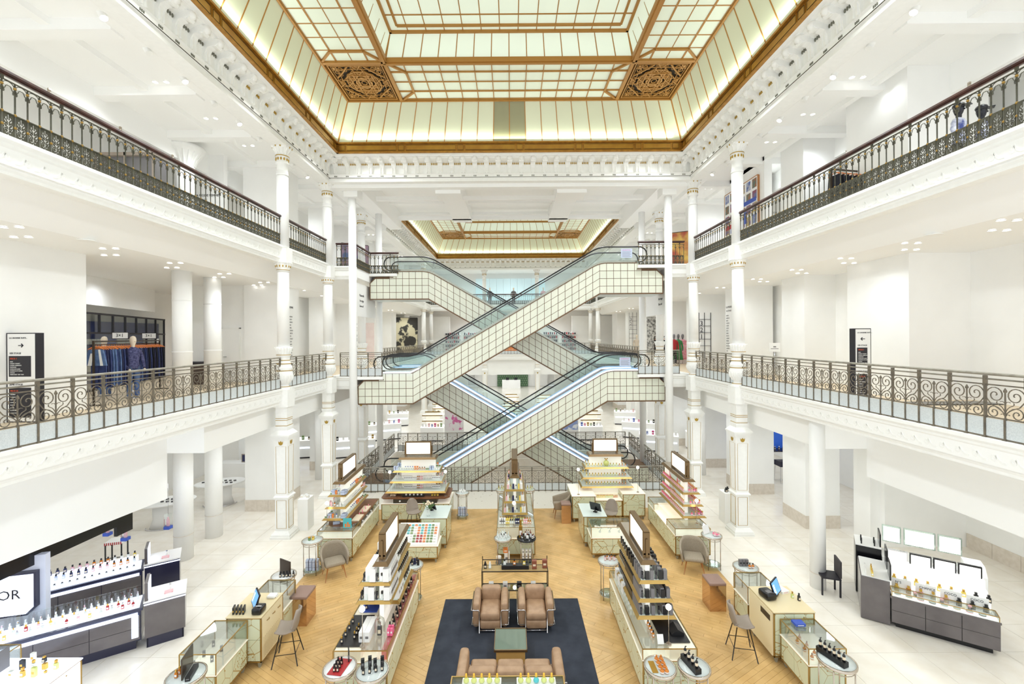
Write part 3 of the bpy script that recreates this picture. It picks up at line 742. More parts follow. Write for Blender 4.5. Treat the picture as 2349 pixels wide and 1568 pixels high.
# ================================================================ COLUMNS
def fluted_top(b, r, mi=0):
    pass
capm = MB(); 
capm.lathe([(0.20, -1.0), (0.20, -0.94), (0.175, -0.93), (0.175, -0.62), (0.215, -0.6), (0.215, -0.55), (0.19, -0.53), (0.19, -0.36), (0.22, -0.34), (0.22, -0.3), (0.185, -0.28), (0.2, -0.2), (0.26, -0.1), (0.31, -0.06), (0.31, 0.0), (0.34, 0.0), (0.34, 0.04)], 20)
for k in range(12):
    a = 2 * PI * k / 12; capm.tube([(0.19 * math.cos(a), 0.19 * math.sin(a), -0.28), (0.24 * math.cos(a), 0.24 * math.sin(a), -0.14), (0.29 * math.cos(a), 0.29 * math.sin(a), -0.08)], 0.022, 4)
for k in range(4):
    a = PI / 4 + PI / 2 * k; capm.ball((0.3 * math.cos(a), 0.3 * math.sin(a), -0.03), 0.06, 6)
mcap = capm.mesh('capital', WH2)
gd = MB()
for k in range(12):
    a = 2 * PI * (k + 0.5) / 12; gd.ball((0.192 * math.cos(a), 0.192 * math.sin(a), -0.44), 0.032, 5, sz=1.6); gd.ball((0.30 * math.cos(a), 0.30 * math.sin(a), -0.04), 0.03, 5, sz=1.2)
gd.lathe([(0.222, -0.345), (0.226, -0.33), (0.222, -0.315)], 20, cap=False)
mgd = gd.mesh('gold_beads', GILT)
cap2 = MB().lathe([(0.19, -0.34), (0.19, -0.28), (0.205, -0.27), (0.205, -0.24), (0.2, -0.22), (0.24, -0.1), (0.25, -0.02), (0.27, 0.0)], 20)
for k in range(14):
    a = 2 * PI * k / 14; cap2.tube([(0.2 * math.cos(a), 0.2 * math.sin(a), -0.2), (0.25 * math.cos(a), 0.25 * math.sin(a), -0.05)], 0.018, 4)
mcap2 = cap2.mesh('neck_ring', WH2)
g2 = MB().lathe([(0.207, -0.265), (0.213, -0.255), (0.207, -0.245)], 20, cap=False)
for k in range(14):
    a = 2 * PI * (k + .5) / 14; g2.ball((0.232 * math.cos(a), 0.232 * math.sin(a), -0.13), 0.022, 5, sz=1.8)
mg2 = g2.mesh('gold_beads', GILT)
# gallery urn base (L1)
urn = MB().lathe([(0.22, -0.05), (0.22, 0.05), (0.17, 0.08), (0.15, 0.14), (0.2, 0.2), (0.285, 0.34), (0.30, 0.52), (0.27, 0.6), (0.26, 0.64), (0.285, 0.7), (0.27, 0.76), (0.22, 0.84), (0.235, 0.9), (0.2, 0.94), (0.2, 1.1), (0.235, 1.14), (0.2, 1.2), (0.24, 1.32), (0.27, 1.42), (0.19, 1.44)], 20)
for k in range(18):
    a = 2 * PI * k / 18; urn.tube([(0.2 * math.cos(a), 0.2 * math.sin(a), 0.2), (0.285 * math.cos(a), 0.285 * math.sin(a), 0.34), (0.30 * math.cos(a), 0.30 * math.sin(a), 0.46)], 0.022, 4)
    urn.tube([(0.21 * math.cos(a), 0.21 * math.sin(a), 1.2), (0.27 * math.cos(a), 0.27 * math.sin(a), 1.4), (0.29 * math.cos(a), 0.29 * math.sin(a), 1.42)], 0.02, 4)
murn = urn.mesh('urn_base', WH2)
gu = MB()
for z, r in ((0.07, 0.2), (0.62, 0.272), (0.86, 0.235), (1.16, 0.225), (0.98, 0.205)): gu.lathe([(r, z - 0.012), (r + 0.012, z), (r, z + 0.012)], 20, cap=False)
mgu = gu.mesh('gold_ring', GILT)
# ground-floor square pier with gold-lined panels (tapering up)
sq = MB(); h = 0.28
def sqring(b, hw, z0, z1, hw1=None): 
    hw1 = hw if hw1 is None else hw1
    b.add([(-hw, -hw, z0), (hw, -hw, z0), (hw, hw, z0), (-hw, hw, z0), (-hw1, -hw1, z1), (hw1, -hw1, z1), (hw1, hw1, z1), (-hw1, hw1, z1)], [(0, 3, 2, 1), (4, 5, 6, 7), (0, 1, 5, 4), (1, 2, 6, 5), (2, 3, 7, 6), (3, 0, 4, 7)])
for a in ((0.34, 0, 0.08), (0.32, 0.08, 0.14), (0.32, 0.14, 0.24, 0.24), (0.215, 0.24, 1.36), (0.26, 1.36, 1.40), (0.25, 1.40, 1.44, 0.22), (0.21, 1.44, 3.36, 0.235), (0.27, 3.36, 3.42), (0.30, 3.42, 3.47), (0.32, 3.47, 3.52), (0.32, 3.52, 3.66, 0.2), (0.2, 3.66, 3.72), (0.215, 3.72, 3.8), (0.19, 3.8, 4.55)):
    sqring(sq, *a)
msq = sq.mesh('square_pedestal', WH2)
gp = MB()
def gframe(b, hw0, hw1, z0, z1, side, r=0.008):
    # gold line frame on each of 4 faces
    for k in range(4):
        M = Matrix.Rotation(PI / 2 * k, 4, 'Z'); t = MB(); a0, a1 = hw0 - 0.055, hw1 - 0.055
        t.tube([(-a0, -hw0 - 0.003, z0), (a0, -hw0 - 0.003, z0), (a1, -hw1 - 0.003, z1), (-a1, -hw1 - 0.003, z1)], r, 4, closed=True); b.join(t, M)
gframe(gp, 0.215, 0.215, 0.33, 1.28, 0); gframe(gp, 0.212, 0.23, 1.52, 3.12, 0, 0.006); gframe(gp, 0.170, 0.170, 1.0, 1.0, 0)
for k in range(4):
    t = MB().prism([(.075 * math.cos(PI + PI * q / 8), 3.25 + .085 * math.sin(PI + PI * q / 8)) for q in range(9)] + [(.08, 3.3), (.045, 3.26), (0, 3.31), (-.045, 3.26), (-.08, 3.3)], -.245, -.23, 'y'); gp.join(t, Matrix.Rotation(PI / 2 * k, 4, 'Z'))
for z in (3.81, 4.0, 4.06): 
    for k in range(4): gp.join(MB().box(-0.195, 0.195, -0.198, -0.19, z, z + 0.015), Matrix.Rotation(PI / 2 * k, 4, 'Z'))
mgp = gp.mesh('gold_line_panels', GILT)
s1 = MB().cyl(0, 0, 1.4, 9.5 - F1, 0.2, 20, 0.185).mesh('gallery_shaft', WH); s2 = MB().cyl(0, 0, 0, 2.6, 0.2, 20, 0.185).mesh('upper_shaft', WH)
def column(x, y, label, group=None):
    c = thing('ornate_column', label, 'column', (x, y, 0), group=group)
    inst('square_pedestal', msq, c); inst('gold_line_panels', mgp, c)
    inst('urn_base', murn, c, (0, 0, F1)); inst('gold_ring', mgu, c, (0, 0, F1)); inst('gallery_shaft', s1, c, (0, 0, F1)); inst('neck_ring', mcap2, c, (0, 0, 9.4)); inst('gold_beads', mg2, c, (0, 0, 9.4))
    obj('slab_collar', MB().cb((0, 0, 9.62), (0.44, 0.44, 0.5)).cb((0, 0, 4.75), (0.5, 0.5, 0.6)).cb((0, 0, 9.3), (0.3, 0.3, 0.2)), WH2, c)
    inst('upper_shaft', s2, c, (0, 0, F2)); inst('capital', mcap, c, (0, 0, 13.38)); inst('gold_beads', mgd, c, (0, 0, 13.38))
    return c
column(-XR, 15.35, 'white and gold ornate column on the left edge of the near sales floor')
column(XR, 15.35, 'white and gold ornate column on the right edge of the near sales floor')
column(-XR, 19.1, 'white and gold ornate column beside the left end of the escalators')
column(XR, 19.1, 'white and gold ornate column beside the right end of the escalators')
for s, nm in ((-1, 'left'), (1, 'right')):
    column(s * 8.0, 23.9, 'white and gold ornate column standing behind the escalators on the %s' % nm)
    column(s * 7.9, 40.3, 'ornate column on the %s of the far hall, second from the back wall' % nm)
    column(s * 7.9, 44.0, 'far ornate column at the back %s corner of the far hall' % nm)
    column(s * 2.6, 44.0, 'far ornate column in the middle of the back gallery, %s of centre' % nm)
def plain(x, y, z0, z1, r, label, ring=None):
    c = thing('round_column', label, 'column', (x, y, z0))
    obj('shaft', MB().cyl(0, 0, 0, z1 - z0, r, 24), WH, c)
    if ring: obj('joint_ring', MB().lathe([(r + 0.004, ring), (r + 0.008, ring + 0.01), (r + 0.004, ring + 0.02)], 24, cap=False), CREAM, c)
for s, nm in ((-1, 'left'), (1, 'right')):
    plain(s * 6.98, 19.65, 0, 13.0, 0.165, 'slim plain white column against the %s end of the crossing escalators' % nm)
    plain(s * 6.98, 23.6, 0, 13.7, 0.165, 'slim plain white column behind the escalators at the %s' % nm)
plain(8.24, 12.0, 0, 4.66, 0.185, 'slim white round column under the right gallery', 0.4)
plain(-10.2, 13.8, 0, 4.66, 0.26, 'nearer of two thick white round columns on the ground floor left', 0.75)
plain(-10.3, 15.36, 0, 4.66, 0.26, 'farther of two thick white round columns on the ground floor left', 0.75)
for (x, y, nm) in ((-10.2, 13.8, 'nearer'), (-10.3, 15.36, 'farther')):
    c = thing('round_column', '%s thick white column beside the jeans rail on the first gallery' % nm, 'column', (x, y, F1))
    obj('shaft', MB().cyl(0, 0, 0, 8.95 - F1, 0.26, 24), WH, c); obj('band', MB().lathe([(0.262, 1.3), (0.275, 1.33), (0.262, 1.36)], 24, cap=False).lathe([(0.262, 2.9), (0.27, 2.92), (0.262, 2.94)], 24, cap=False), WH2, c)
c = thing('round_column', 'thick white column with leafy capital on the upper left gallery', 'column', (-11.4, 15.6, F2))
obj('shaft', MB().cyl(0, 0, 0, 3.3, 0.28, 24), WH, c)
cc = MB().lathe([(0.3, 2.8), (0.3, 2.86), (0.27, 2.9), (0.29, 3.0), (0.42, 3.25), (0.55, 3.4), (0.6, 3.45), (0.62, 3.56)], 24)
for k in range(18): a = 2 * PI * k / 18; cc.tube([(0.28 * math.cos(a), 0.28 * math.sin(a), 2.92), (0.36 * math.cos(a), 0.36 * math.sin(a), 3.12), (0.5 * math.cos(a), 0.5 * math.sin(a), 3.36)], 0.03, 4)
obj('leafy_capital', cc, WH2, c)
for (x, y) in ((-9.3, 21.5), (9.3, 21.8), (-9.4, 33), (9.4, 33)):
    plain(x, y, 0, 4.66, 0.2, 'plain white round column on the ground floor behind the %s end of the escalators%s' % ('left' if x < 0 else 'right', ' in the far hall' if y > 30 else ''))
# ================================================================ BALUSTRADES
def spiral(cx, cz, r0, r1, a0, a1, n=16): return [(cx + (r0 + (r1 - r0) * k / n) * math.cos(a0 + (a1 - a0) * k / n), 0, cz + (r0 + (r1 - r0) * k / n) * math.sin(a0 + (a1 - a0) * k / n)) for k in range(n + 1)]
def bez(p0, p1, p2, n=7): return [tuple((1 - t) ** 2 * a + 2 * t * (1 - t) * c + t * t * d for a, c, d in zip(p0, p1, p2)) for t in [k / n for k in range(n + 1)]]
U = 0.6
def scroll_unit(rad=0.0085, n=4, fine=True):
    b = MB(); cx = U / 2
    for s in (-1, 1):
        # big upper scroll: from stem base, swings out to the post and curls round
        C = (cx + s * 0.148, 0.735); r0 = 0.135
        a0 = -PI / 2 * 1.0
        start = bez((cx, 0, 0.42), (cx + s * 0.05, 0, 0.52), (cx + s * 0.2, 0, 0.57), 5)
        sp = spiral(C[0], C[1], r0 * 1.05, 0.02, 0, 1, 1)
        k0 = -0.9; pts = []
        m = 26 if fine else 14
        for k in range(m + 1):
            t = k / m; a = k0 + t * 3.4 * PI; r = r0 * (1 - t) ** 0.8 + 0.012
            pts.append((C[0] + s * r * math.cos(a), 0, C[1] + r * math.sin(a)))
        b.tube(start + pts, rad, n)
        # heart inner curl
        b.tube(bez((cx, 0, 0.46), (cx + s * 0.03, 0, 0.56), (cx + s * 0.1, 0, 0.585), 4) + bez((cx + s * 0.1, 0, 0.585), (cx + s * 0.14, 0, 0.60), (cx + s * 0.12, 0, 0.635), 3), rad * 0.8, n)
        b.tube(bez((cx, 0, 0.60), (cx + s * 0.02, 0, 0.66), (cx + s * 0.075, 0, 0.635), 4), rad * 0.7, n)
        # lower scroll
        C = (cx + s * 0.17, 0.455); pts = []
        m = 18 if fine else 10
        for k in range(m + 1):
            t = k / m; a = 2.2 - t * 2.9 * PI; r = 0.093 * (1 - t) ** 0.8 + 0.01
            pts.append((C[0] + s * r * math.cos(a) * -1 * -1, 0, C[1] + r * math.sin(a)))
        b.tube([(cx + s * 0.06, 0, 0.50)] + pts, rad, n)
        b.tube(bez((cx, 0, 0.40), (cx + s * 0.03, 0, 0.47), (cx + s * 0.065, 0, 0.43), 4), rad * 0.8, n)
    b.tube([(cx, 0, 0.38), (cx, 0, 0.80)], 0.011, n); b.tube([(cx, 0, 0.79), (cx, 0, 0.815), (cx, 0, 0.86)], 0.02, n, rr=[0.022, 0.024, 0.004])
    return b
msc = scroll_unit().mesh('scroll_panel', IRON); mscf = scroll_unit(0.012, 3, False).mesh('scroll_panel', IRON)
pst = MB(); pst.box(-0.017, 0.017, -0.017, 0.017, 0, 0.9); pst.box(-0.024, 0.024, -0.02, 0.02, 0.9, 1.04); pst.box(-0.032, 0.032, -0.03, 0.03, 0, 0.03); pst.cb((0, 0, 0.38), (0.05, 0.05, 0.02)); pst.cb((0, 0, 0.88), (0.05, 0.05, 0.02)); 
mpst = pst.mesh('post', IRON)
stm = MB(); stm.box(-0.015, 0.015, -0.015, 0.015, 0, 0.38); stm.box(-0.03, 0.03, -0.03, 0.03, 0, 0.03); mstm = stm.mesh('stem', IRON)
mpeb = MB().box(0.018, U / 2 - 0.016, -0.006, 0.006, 0.05, 0.345).mesh('pebbled_pane', PEB)
def rail_L1(name, label, p0, p1, z, fine=True, group=None):
    p0, p1 = Vector((*p0, z)), Vector((*p1, z)); L_ = (p1 - p0).length; n = max(1, round(L_ / U)); sc = L_ / (n * U); rz = math.atan2(p1.y - p0.y, p1.x - p0.x)
    r = thing(name, label, 'balustrade', p0, rz, group)
    hr = MB().rbox(-0.02, L_ + 0.02, -0.035, 0.035, 1.045, 1.09, 0.02)
    obj('handrail', hr, RAILG, r); obj('mid_rail', MB().tube([(0, 0, 0.985), (L_, 0, 0.985)], 0.014, 6), RAILG, r)
    obj('lower_rail', MB().box(0, L_, -0.01, 0.01, 0.885, 0.905).box(0, L_, -0.01, 0.01, 0.355, 0.375).box(0, L_, -0.01, 0.01, 0.02, 0.045), IRON, r)
    for k in range(n + 1):
        inst('post', mpst, r, (k * U * sc, 0, 0))
        if k < n:
            inst('scroll_panel', msc if fine else mscf, r, (k * U * sc, 0, 0), sc=(sc, 1, 1)); inst('stem', mstm, r, ((k + .5) * U * sc, 0, 0))
            inst('pebbled_pane', mpeb, r, (k * U * sc, 0, 0), sc=(sc, 1, 1)); inst('pebbled_pane', mpeb, r, ((k + .5) * U * sc, 0, 0), sc=(sc, 1, 1))
    return r
# L2 cast panel with pierced flower
V = 0.1835
MASK = ['########', '#######.', '#######.', '#####.#.', '####..#.', '###...#.', '##.#..#.', '##..#...', '##...#..', '###...#.', '####.##.', '##..###.', '#..#..#.', '#..##...', '#...##..', '##....#.', '#..##.#.', '#..#..#.', '##..##..', '##.####.', '###..#..', '####...#', '#####.#.', '#######.', '######..', '#######.', '########']
pn = MB(); H_ = 0.40; cw = (V - 0.03) / 16; ch = (H_ - 0.02) / len(MASK)
for r_, row in enumerate(MASK):
    full = row + row[::-1]; k = 0
    while k < 16:
        if full[k] == '#':
            j = k
            while j < 16 and full[j] == '#': j += 1
            x0, x1 = 0.015 + k * cw, 0.015 + j * cw; z1 = H_ - r_ * ch; z0 = z1 - ch
            pn.add([(x0, 0, z0), (x1, 0, z0), (x1, 0, z1), (x0, 0, z1), (x0, 0.012, z0), (x1, 0.012, z0), (x1, 0.012, z1), (x0, 0.012, z1)], [(0, 1, 2, 3), (7, 6, 5, 4), (0, 3, 7, 4), (1, 5, 6, 2)]); k = j
        else: k += 1
mpn = pn.mesh('pierced_panel', OLIVE)
bal = MB().tube([(0, 0, 0.0), (0, 0, 0.91)], 0.0115, 6); mbal = bal.mesh('baluster', OLIVE)
col_ = MB()
for z in (0.02, 0.21, 0.41, 0.83): col_.lathe([(0.012, z - 0.02), (0.021, z - 0.012), (0.021, z + 0.012), (0.012, z + 0.02)], 6, cap=False)
col_.box(0, 0.03, -0.005, 0.005, 0.205, 0.215); mcol = col_.mesh('brass_collars', GCOL)
ar = MB()
for s in (-1, 1):
    cx = V / 2
    ar.tube(bez((cx + s * V / 2, 0, 0.80), (cx + s * V * 0.47, 0, 0.895), (cx, 0, 0.9), 5), 0.006, 4)
    ar.tube(bez((cx + s * V / 2, 0, 0.82), (cx + s * 0.06, 0, 0.74), (cx + s * 0.045, 0, 0.80), 5) + bez((cx + s * 0.045, 0, 0.80), (cx + s * 0.03, 0, 0.85), (cx, 0, 0.835), 4), 0.006, 4)
    ar.tube(bez((cx + s * V / 2, 0, 0.80), (cx + s * 0.05, 0, 0.76), (cx + s * 0.07, 0, 0.72), 4), 0.009, 4)
mar = ar.mesh('scroll_arch', OLIVE)
def rail_L2(label, p0, p1, z, per=True):
    p0, p1 = Vector((*p0, z)), Vector((*p1, z)); L_ = (p1 - p0).length; n = max(1, round(L_ / V)); sc = L_ / (n * V); rz = math.atan2(p1.y - p0.y, p1.x - p0.x)
    r = thing('balustrade', label, 'balustrade', p0, rz)
    obj('handrail', MB().prism([(-0.04, 0.985), (0.04, 0.985), (0.055, 1.01), (0.045, 1.05), (0, 1.065), (-0.045, 1.05), (-0.055, 1.01)], -0.03, L_ + 0.03, 'x').box(0, L_, -0.02, 0.02, 0.965, 0.985), MAHO, r)
    obj('lower_rail', MB().box(0, L_, -0.01, 0.01, 0.9, 0.915).box(0, L_, -0.012, 0.012, 0.395, 0.412).box(0, L_, -0.012, 0.012, 0.0, 0.015), OLIVE, r)
    st = MB()
    for k in range(0, n + 1, 5): st.box(k * V * sc - 0.02, k * V * sc + 0.02, -0.015, 0.015, 0.9, 0.985)
    obj('handrail_brackets', st, OLIVE, r)
    if per:
        for k in range(n + 1):
            x = k * V * sc
            inst('baluster', mbal, r, (x, 0, 0)); inst('brass_collars', mcol, r, (x, 0, 0))
            if k < n: inst('pierced_panel', mpn, r, (x, 0, 0), sc=(sc, 1, 1)); inst('scroll_arch', mar, r, (x, 0, 0), sc=(sc, 1, 1))
    else:
        b = MB(); c = MB()
        for k in range(n + 1):
            x = k * V * sc; b.box(x - 0.012, x + 0.012, -0.01, 0.01, 0, 0.91)
            if k < n: b.box(x + 0.02, x + V - 0.03, -0.004, 0.004, 0.02, 0.13).box(x + 0.05, x + V - 0.06, -0.004, 0.004, 0.13, 0.39).box(x, x + V, -0.004, 0.004, 0.84, 0.86)
        stuffpart('balusters', b, OLIVE, r)
    return r
for s, nm in ((-1, 'left'), (1, 'right')):
    yA = 3.2; X = s * XR
    rail_L1('balustrade', 'long scrolled iron balustrade with pebbled glass along the near %s first gallery' % nm, (X, yA), (X, 15.1), F1)
    rail_L1('balustrade', 'short scrolled iron balustrade between the two %s columns on the first gallery' % nm, (X, 15.6), (X, 18.85), F1)
    rail_L1('balustrade', 'scrolled iron balustrade facing out beside the %s escalator landing on the first gallery' % nm, (s * 7.6, 19.8) if s < 0 else (5.75, 20.1), (-5.75, 19.8) if s < 0 else (7.6, 20.1), F1)
    rail_L1('balustrade', 'far scrolled iron balustrade along the %s side of the far hall' % nm, (X, 27), (X, 43.45), F1, False)
    rail_L2('olive cast iron balustrade with mahogany handrail along the near upper %s gallery' % nm, (X, 3.2), (X, 15.15), F2)
    rail_L2('olive cast iron balustrade between the two columns of the upper %s gallery' % nm, (X, 15.55), (X, 18.9), F2)
    rail_L2('far iron balustrade along the upper %s side of the far hall' % nm, (X, 27), (X, 43.45), F2, False)
    rail_L1('balustrade', 'grey iron balustrade along the %s side of the ground floor stairwell' % nm, (s * 7.0, 19.85), (s * 7.0, 26.5), 0, False)
rail_L2('short upper balustrade between the left corner column and the slim plain column', (-7.7, 19.72), (-6.95, 19.72), F2)
rail_L2('upper balustrade running back to the rear escalator landing at left', (-6.92, 19.8), (-6.92, 21.9), F2)
rail_L2('upper balustrade in front of the rear escalator landing at left', (-6.9, 21.95), (-5.55, 21.95), F2)
rail_L2('upper balustrade facing out beside the right escalator landing', (5.7, 19.75), (7.7, 19.75), F2)
rail_L1('balustrade', 'scrolled iron balustrade across the back of the sales floor before the stairwell', (-6.8, 19.6), (6.8, 19.6), 0)
rail_L1('balustrade', 'grey iron balustrade across the far side of the ground floor stairwell', (-6.8, 26.62), (6.8, 26.62), 0, False)
rail_L1('balustrade', 'far scrolled iron balustrade across the back first gallery of the far hall', (-XR, 43.65), (XR, 43.65), F1, False)
rail_L2('far iron balustrade across the upper back gallery of the far hall', (-XR, 43.65), (XR, 43.65), F2, False)
# ================================================================ ESCALATORS
def esc(label, y0, y1, xs, zs, s, strip, tilem, notched):
    """xs: low end, low knee, high knee, high end (mirrored by s); zs: skirt-top heights low/high."""
    xa, xb, xc, xd = xs; za, zb = zs; th = 1.36
    ox = s * (xa + xd) / 2
    root = thing('escalator', label, 'escalator', (ox, y0, za - th))
    def W(mb):
        M = Matrix.Translation((-ox, -y0, -(za - th))) @ Matrix.Scale(s, 4, (1, 0, 0))
        mb.xf(M)
        if s < 0: mb.f = [tuple(reversed(f)) for f in mb.f]
        return mb
    def top(x):
        if x <= xb: return za
        if x >= xc: return zb
        t = (x - xb) / (xc - xb); return za + (zb - za) * t
    N = 0.27; nl = notched[0]; nh = notched[1]
    poly = [(xa, za - th)]
    if nl: poly += [(xa, za - N - 0.3), (xa + 0.3, za - N), (xa + 1.15, za - N), (xa + 1.15, za)]
    else: poly += [(xa, za)]
    poly += [(xb, za), (xc, zb)]
    if nh: poly += [(xd - 1.15, zb), (xd - 1.15, zb - N), (xd - 0.3, zb - N), (xd, zb - N - 0.3)]
    else: poly += [(xd, zb)]
    poly += [(xd, zb - th), (xc, zb - th), (xb, za - th)]
    body = MB().prism(poly[::-1], y0 + 0.012, y1 - 0.012, 'y')
    obj('truss_cladding', W(body), BROWN, root)
    # underside and top pale panels
    def strip_poly(pts, z_off, m, nm, ya, yb, thk=0.01):
        b = MB()
        for (p, q) in zip(pts[:-1], pts[1:]):
            b.add([(p[0], ya, p[1] + z_off), (q[0], ya, q[1] + z_off), (q[0], yb, q[1] + z_off), (p[0], yb, p[1] + z_off), (p[0], ya, p[1] + z_off + thk), (q[0], ya, q[1] + z_off + thk), (q[0], yb, q[1] + z_off + thk), (p[0], yb, p[1] + z_off + thk)], [(0, 3, 2, 1), (4, 5, 6, 7), (0, 1, 5, 4), (2, 3, 7, 6), (1, 2, 6, 5), (3, 0, 4, 7)])
        return obj(nm, W(b), m, root)
    strip_poly([(xa + .02, za), (xb, za), (xc, zb), (xd - .02, zb)], -th - 0.012, TILEF, 'soffit_panel', y0 + 0.08, y1 - 0.08)
    # tiles
    cols = []
    for a, c, n in ((xa, xb, 8), (xb, xc, 27), (xc, xd, 9)):
        for k in range(n): cols.append((a + (c - a) * k / n, a + (c - a) * (k + 1) / n))
    g = 0.011
    cache = {}
    for (x0, x1) in cols:
        for r in range(4):
            t0, t1 = top(x0), top(x1)
            if r == 0:
                if nl and x1 < xa + 1.2: continue
                if nh and x0 > xd - 1.2: continue
            h = th / 4
            pts = [(x0 + g, t0 - r * h - g), (x1 - g, t1 - r * h - g), (x1 - g, t1 - (r + 1) * h + g), (x0 + g, t0 - (r + 1) * h + g)]
            cut = None
            if r == 1 and nl and x0 - xa < 0.28: pts = [(x0 + g + 0.24, t0 - h - g), (x1 - g, t0 - h - g), (x1 - g, t0 - 2 * h + g), (x0 + g, t0 - 2 * h + g), (x0 + g, t0 - h - 0.24)]
            if r == 1 and nh and xd - x1 < 0.1: pts = [(x0 + g, t0 - h - g), (x1 - g - 0.24, t0 - h - g), (x1 - g, t0 - h - 0.24), (x1 - g, t0 - 2 * h + g), (x0 + g, t0 - 2 * h + g)]
            key = (len(pts), round(t1 - t0, 3), round(x1 - x0, 4), r == 1 and x0 == xa)
            cx, cz = x0, t0 - r * h
            if len(pts) == 4 and key in cache: me = cache[key]
            else:
                b = MB().prism([((p[0] - cx) * s, p[1] - cz) for p in pts][::s], 0, 0.014, 'y'); me = b.mesh('glass_tile', tilem)
                if len(pts) == 4: cache[key] = me
            inst('glass_tile', me, root, (s * cx - ox, 0.0, cz - (za - th)))
    # trim edges
    e = MB()
    P = [(xa, za), (xb, za), (xc, zb), (xd, zb)]
    e.tube([(x, y0 - 0.005, z - th) for x, z in P], 0.04, 4)
    tp = ([(xa, za - N - 0.3), (xa + 0.3, za - N), (xa + 1.15, za - N)] if nl else [(xa, za), (xb - 0.15, za)])
    e2 = []
    for k in range(7):
        t = k / 6; e2.append((xb - 0.35 + 0.7 * t, za + 0.35 * 0.577 * t * t * 1.0))
    e3 = []
    for k in range(7):
        t = k / 6; e3.append((xc - 0.35 + 0.7 * t, zb - 0.35 * 0.577 * (1 - t) ** 2))
    full = ([(xa + 1.15 if nl else xa, za)] + e2 + e3 + [((xd - 1.15) if nh else xd, zb)])
    e.tube([(x, y0 - 0.005, z + 0.01) for x, z in full], 0.022, 4)
    if nh: e.tube([(x, y0 - 0.005, z) for x, z in [(xd - 1.15, zb - N), (xd - 0.3, zb - N), (xd, zb - N - 0.3), (xd, zb - th)]], 0.025, 4)
    if nl: e.tube([(x, y0 - 0.005, z) for x, z in [(xa + 1.15, za - N), (xa + 0.3, za - N), (xa, za - N - 0.3), (xa, za - th)]], 0.025, 4)
    obj('edge_trim', W(e), BROWN, root)
    # handrails, glass, skirts
    for yy in (y0 + 0.12, y1 - 0.12):
        hp = []
        x_s, x_e = xa + 1.0, xd - 1.0
        for k in range(9):
            a = -PI / 2 - PI * k / 8; hp.append((x_s + 0.0 + 0.34 * math.cos(a), yy, za + 0.41 + 0.34 * math.sin(a)))
        for x, z in full[1:-1]: hp.append((x, yy, z + 0.75))
        for k in range(9):
            a = PI / 2 - PI * k / 8; hp.append((x_e + 0.34 * math.cos(a), yy, zb + 0.41 + 0.34 * math.sin(a)))
        obj('handrail', W(MB().tube(hp, 0.03, 6)), BLK, root)
        g_ = MB(); pts = [(x_s, za)] + full[1:-1] + [(x_e, zb)]
        for (p, q) in zip(pts[:-1], pts[1:]):
            g_.add([(p[0], yy, p[1] + 0.02), (q[0], yy, q[1] + 0.02), (q[0], yy, q[1] + 0.73), (p[0], yy, p[1] + 0.73)], [(0, 1, 2, 3)])
        obj('glass_balustrade', W(g_), GLE, root)
        if strip:
            o = obj('light_strip', W(MB().tube([(x, yy + (-0.09 if yy < (y0 + y1) / 2 else -0.03), z + 0.045) for x, z in (full if strip is not True or nl else [(xb - .2, za)] + full[1:])], 0.032, 6)), LED, root)
        sk_ = MB()
        for (p, q) in zip(pts[:-1], pts[1:]):
            sk_.add([(p[0], yy + 0.04, p[1] - 0.05), (q[0], yy + 0.04, q[1] - 0.05), (q[0], yy + 0.04, q[1] + 0.14), (p[0], yy + 0.04, p[1] + 0.14)], [(0, 1, 2, 3)])
        obj('skirt', W(sk_), NICK if not strip else mat('skirt_blue_white', (206, 220, 245), 0.3), root)
    # steps
    nst = int((xc - xb) / 0.4); sm = MB(); run = (xc - xb) / nst; rise = (zb - za) / nst
    sb = MB().box(0, run, y0 + 0.2 - y0, y1 - 0.2 - y0, 0, rise); ms = sb.mesh('step', mat('step_aluminium', (178, 190, 192), 0.35, 0.4))
    for k in range(nst):
        x = xb + run * k
        inst('step', ms, root, ((s * x if s > 0 else s * (x + run)) - ox, 0, za + rise * (k - 1.35) - (za - th)))
    return root
esc('front upper escalator clad in cream glass tiles, rising left to right to the second gallery', 19.85, 21.5, (-6.83, -4.39, 3.98, 6.79), (5.2, 10.05), 1, False, TILE, (True, True))
esc('rear upper escalator clad in cream glass tiles, rising right to left to the second gallery', 22.0, 23.6, (-7.0, -4.3, 4.06, 6.95), (5.2, 10.05), -1, False, TILE, (True, True))
esc('front lower escalator with bright light strip, rising left to right to the first gallery', 20.25, 21.85, (-6.9, -4.2, 4.38, 7.0), (0.15, 5.2), 1, True, TILE, (False, True))
esc('rear lower escalator with light strip, rising right to left to the first gallery', 22.4, 24.0, (-6.9, -4.2, 4.38, 7.0), (0.15, 5.2), -1, True, TILE, (False, True))
# bright strip on the upper escalator landing at L1 left
st = MB().tube([(-5.7, 19.8, 5.24), (-4.5, 19.8, 5.24), (-4.1, 19.8, 5.42)], 0.03, 6); tag(obj('light_strip', st, LED), 'cool light strip along the lower left landing of the front upper escalator', 'light strip')
# landing slabs
b = MB()
for (x0, x1, y0, y1, z) in ((-6.95, -5.7, 19.7, 24.2, F1), (5.7, 6.95, 20.0, 24.2, F1), (5.65, 6.95, 19.65, 24, F2), (-6.95, -5.6, 21.85, 24.2, F2)):
    b.box(x0, x1, y0, y1, z - 0.13, z)
struct('trim_21', b, WH)
